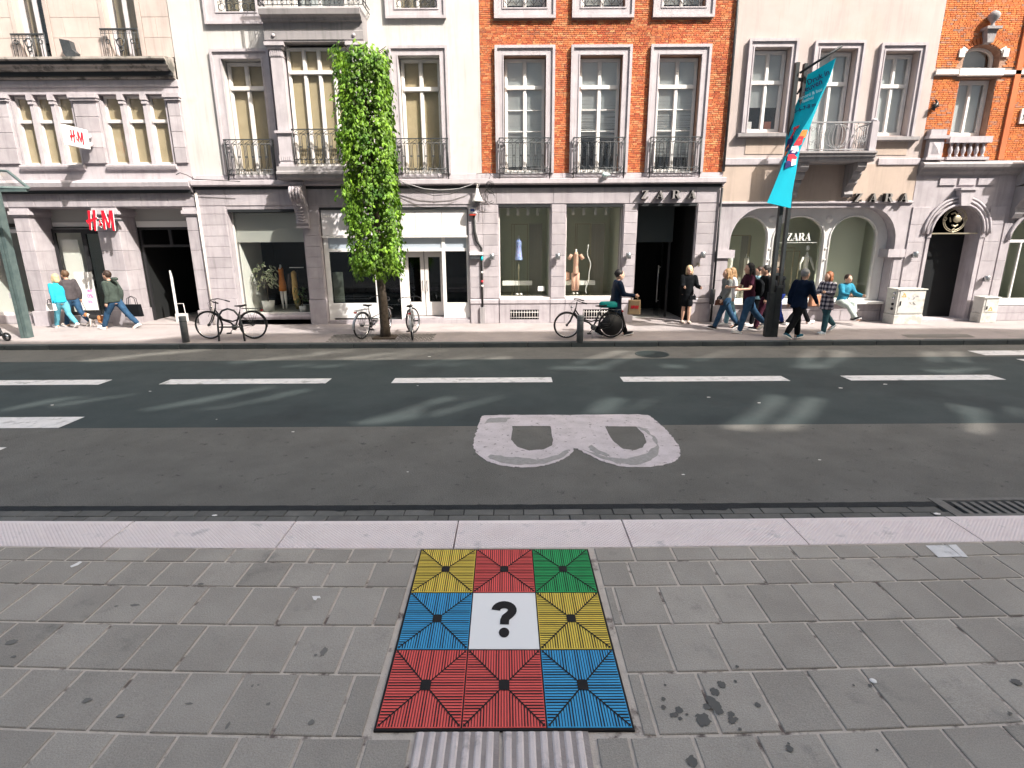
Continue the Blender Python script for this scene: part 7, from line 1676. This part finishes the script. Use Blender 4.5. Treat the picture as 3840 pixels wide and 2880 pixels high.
# ================================================================ MANNEQUINS AND CLOTHES IN THE WINDOWS
def dressform(name, x, y, z, H, rings, mt, label, cat, legs=False, pole=True, arms=None, skinm='white_plastic', neck=True):
    o = empty(name, (x, y, z), label=label, cat=cat); mb = MB()
    loft(mb, [((0,0,a), rx, ry) for a, ry, rx in rings]); link('garment', remesh(mb, .009, 'garment', mt, .005, 22), o)
    top_ = max(r[0] for r in rings); 
    if neck: q = MB(); loft(q, [((0,0,top_-.16),.05,.075),((0,0,top_-.03),.045,.085),((0,0,top_+.015),.025,.03),((0,0,top_+.075),.022,.022)]); q.build('neck', K[skinm], o)
    if pole: MB().lathe([(.008,0),(.008,rings[0][0]+.1)], (0,0,0), 8).build('stand', K['brass'], o); MB().lathe([(.09,0),(.09,.012),(.01,.02)], (0,0,0), 16).build('stand_base', K['brass'], o)
    return o
fb = brickmat('floral_blue', [(.10,.16,.50),(.42,.50,.72),(.55,.60,.80),(.30,.18,.50)]); 
floral = mat('floral_print', (.50,.62,.85), (.12,.18,.55), rough=.8, scale=22, c3=(.45,.25,.55), s3=16, t3=(.56,.60))
dressform('dress_form', .20, D+.62, .70, 1, [(.98,.175,.11),(1.05,.165,.10),(1.22,.115,.08),(1.32,.10,.07),(1.48,.125,.085),(1.56,.07,.04)], floral, 'headless dress form in a blue and white floral dress in the first boutique window', 'mannequin')
pkj = mat('pink_jumpsuit', (.72,.44,.34), (.66,.40,.31), rough=.85, scale=8)
jf = dressform('mannequin', 1.80, D+.62, .70, 1, [(.60,.13,.08),(.72,.125,.075),(.82,.105,.065),(1.0,.125,.07),(1.13,.15,.06),(1.19,.06,.04)], pkj, 'headless mannequin in a pale pink jumpsuit in the second boutique window', 'mannequin', pole=False)
for s in (1,-1):
    q = MB(); q.tube([(s*.05,0,.62),(s*.05,0,.40),(s*.05,0,.12)], [.068,.062,.055], 12); q.build('trouser_leg', pkj, jf); q = MB(); q.tube([(s*.12,0,1.12),(s*.20,-.01,.99)], [.045,.055], 10); q.build('sleeve', pkj, jf)
    q = MB(); ell(q, (s*.05,-.04,.05), (.035,.07,.03), 7); q.build('shoe', K['white'], jf)
for (x, y, z, sd_) in ((.15,D+.50,.74,'left'),(.26,D+.50,.74,'right')): q = MB(); ell(q, (0,0,0), (.045,.075,.035), 7); q.build('shoe', K['white'], loc=(x,y,z), label=sd_+' one of the pair of white shoes below the floral dress', cat='shoe', group='pair of white shoes below the floral dress')
bag('pale pink backpack on the bench in the second boutique window', 1.56, D+.75, 1.10, .17, .24, .10, pkj, 0, .03, 'backpack')
orange = mat('orange_dress', (.50,.17,.02), (.42,.13,.02), rough=.85, scale=8); must = mat('mustard_coat', (.62,.42,.17), (.52,.34,.12), rough=.85, scale=8); olv = mat('olive_trousers', (.16,.13,.04), rough=.9)
of = dressform('mannequin', -6.62, D+.95, .28, 1, [(.55,.14,.10),(.75,.12,.09),(.98,.085,.065),(1.16,.10,.07),(1.22,.05,.04)], orange, 'mannequin in an orange dress behind the variegated plant', 'mannequin', pole=False)
for s in (1,-1): MB().tube([(s*.05,0,.60),(s*.05,0,.32),(s*.05,0,.04)], [.045,.038,.02], 10).build('leg', K['white_plastic'], of)
mf = dressform('hanging_coat', -6.20, D+.78, .28, 1, [(.30,.09,.07),(.55,.12,.08),(.90,.10,.06),(1.08,.12,.06),(1.13,.04,.03)], must, 'mustard coat hanging on a rail in the coat window', 'coat', pole=False, neck=False)
MB().tube([(-.13,0,1.05),(-.16,0,.75),(-.15,0,.5)], [.035,.04,.03], 8).build('sleeve', K['charcoal'], mf); MB().tube([(.02,.0,.35),(.05,0,.05)], [.09,.08], 10).build('hanging_trousers', olv, mf); MB().tube([(-.1,0,1.22),(.3,0,1.22)], .012, 6).build('rail', K['white_plastic'], mf)
wd_ = mat('white_satin', (.80,.77,.70), (.70,.67,.60), rough=.45, scale=6)
for (x, y, lb, h0) in ((6.22, D+.85, 'headless mannequin in a draped white dress in the first arch', .12), (6.72, D+.95, 'headless mannequin in a white blouse at the right of the first arch', .12)):
    dressform('mannequin', x, y, .58, 1, [(h0,.11,.08),(.55,.10,.08),(.90,.075,.06),(1.08,.09,.07),(1.15,.04,.03)], wd_, lb, 'mannequin', pole=False)
wf = dressform('mannequin', 8.25, D+.62, .58, 1, [(.02,.22,.12),(.5,.14,.09),(.86,.075,.06),(1.12,.095,.07),(1.20,.05,.04)], wd_, 'mannequin in a long white dress with bent arms at the second arch', 'mannequin', pole=False)
for s in (1,-1): MB().tube([(s*.09,0,1.13),(s*.17,-.02,.95),(s*.20,-.10,.78)], [.035,.03,.022], 9).build('arm', wd_, wf)
q = MB(); ell(q, (0,0,1.38), (.05,.045,.07), 8); q.build('head', K['white_plastic'], wf)
mb = MB(); mb.box(-.5,.5,-.015,.015,1.28,1.30).box(-.5,-.485,-.015,.015,0,1.28).box(.485,.5,-.015,.015,0,1.28).box(.1,.115,-.015,.015,0,1.28)
ra = empty('clothes_rail', (7.72, D+.95, .58), label='brass clothes rail with two pale tops in the second arch', cat='clothes rail'); mb.build('rail', K['brass'], ra)
for x, mt, w in ((-.33, wd_, .10),(-.12, mat('blush_top', (.62,.50,.42), rough=.8), .12)):
    q = MB(); loft(q, [((x,0,.55),.03,.0+w),((x,0,1.1),.04,w),((x,0,1.22),.02,.03)]); 
    for i in range(len(q.v)): a, b, c = q.v[i]; q.v[i] = (x+b, (a-x), c)
    q.build('hanging_top', mt, ra)
dressform('mannequin', 13.62, D+.75, .55, 1, [(.55,.16,.10),(.80,.12,.09),(.98,.08,.06),(1.2,.10,.07),(1.28,.04,.03)], K['black'], 'headless mannequin in a black top in the right edge shop window', 'mannequin', pole=True)

bpy.data.scenes.remove(WK)
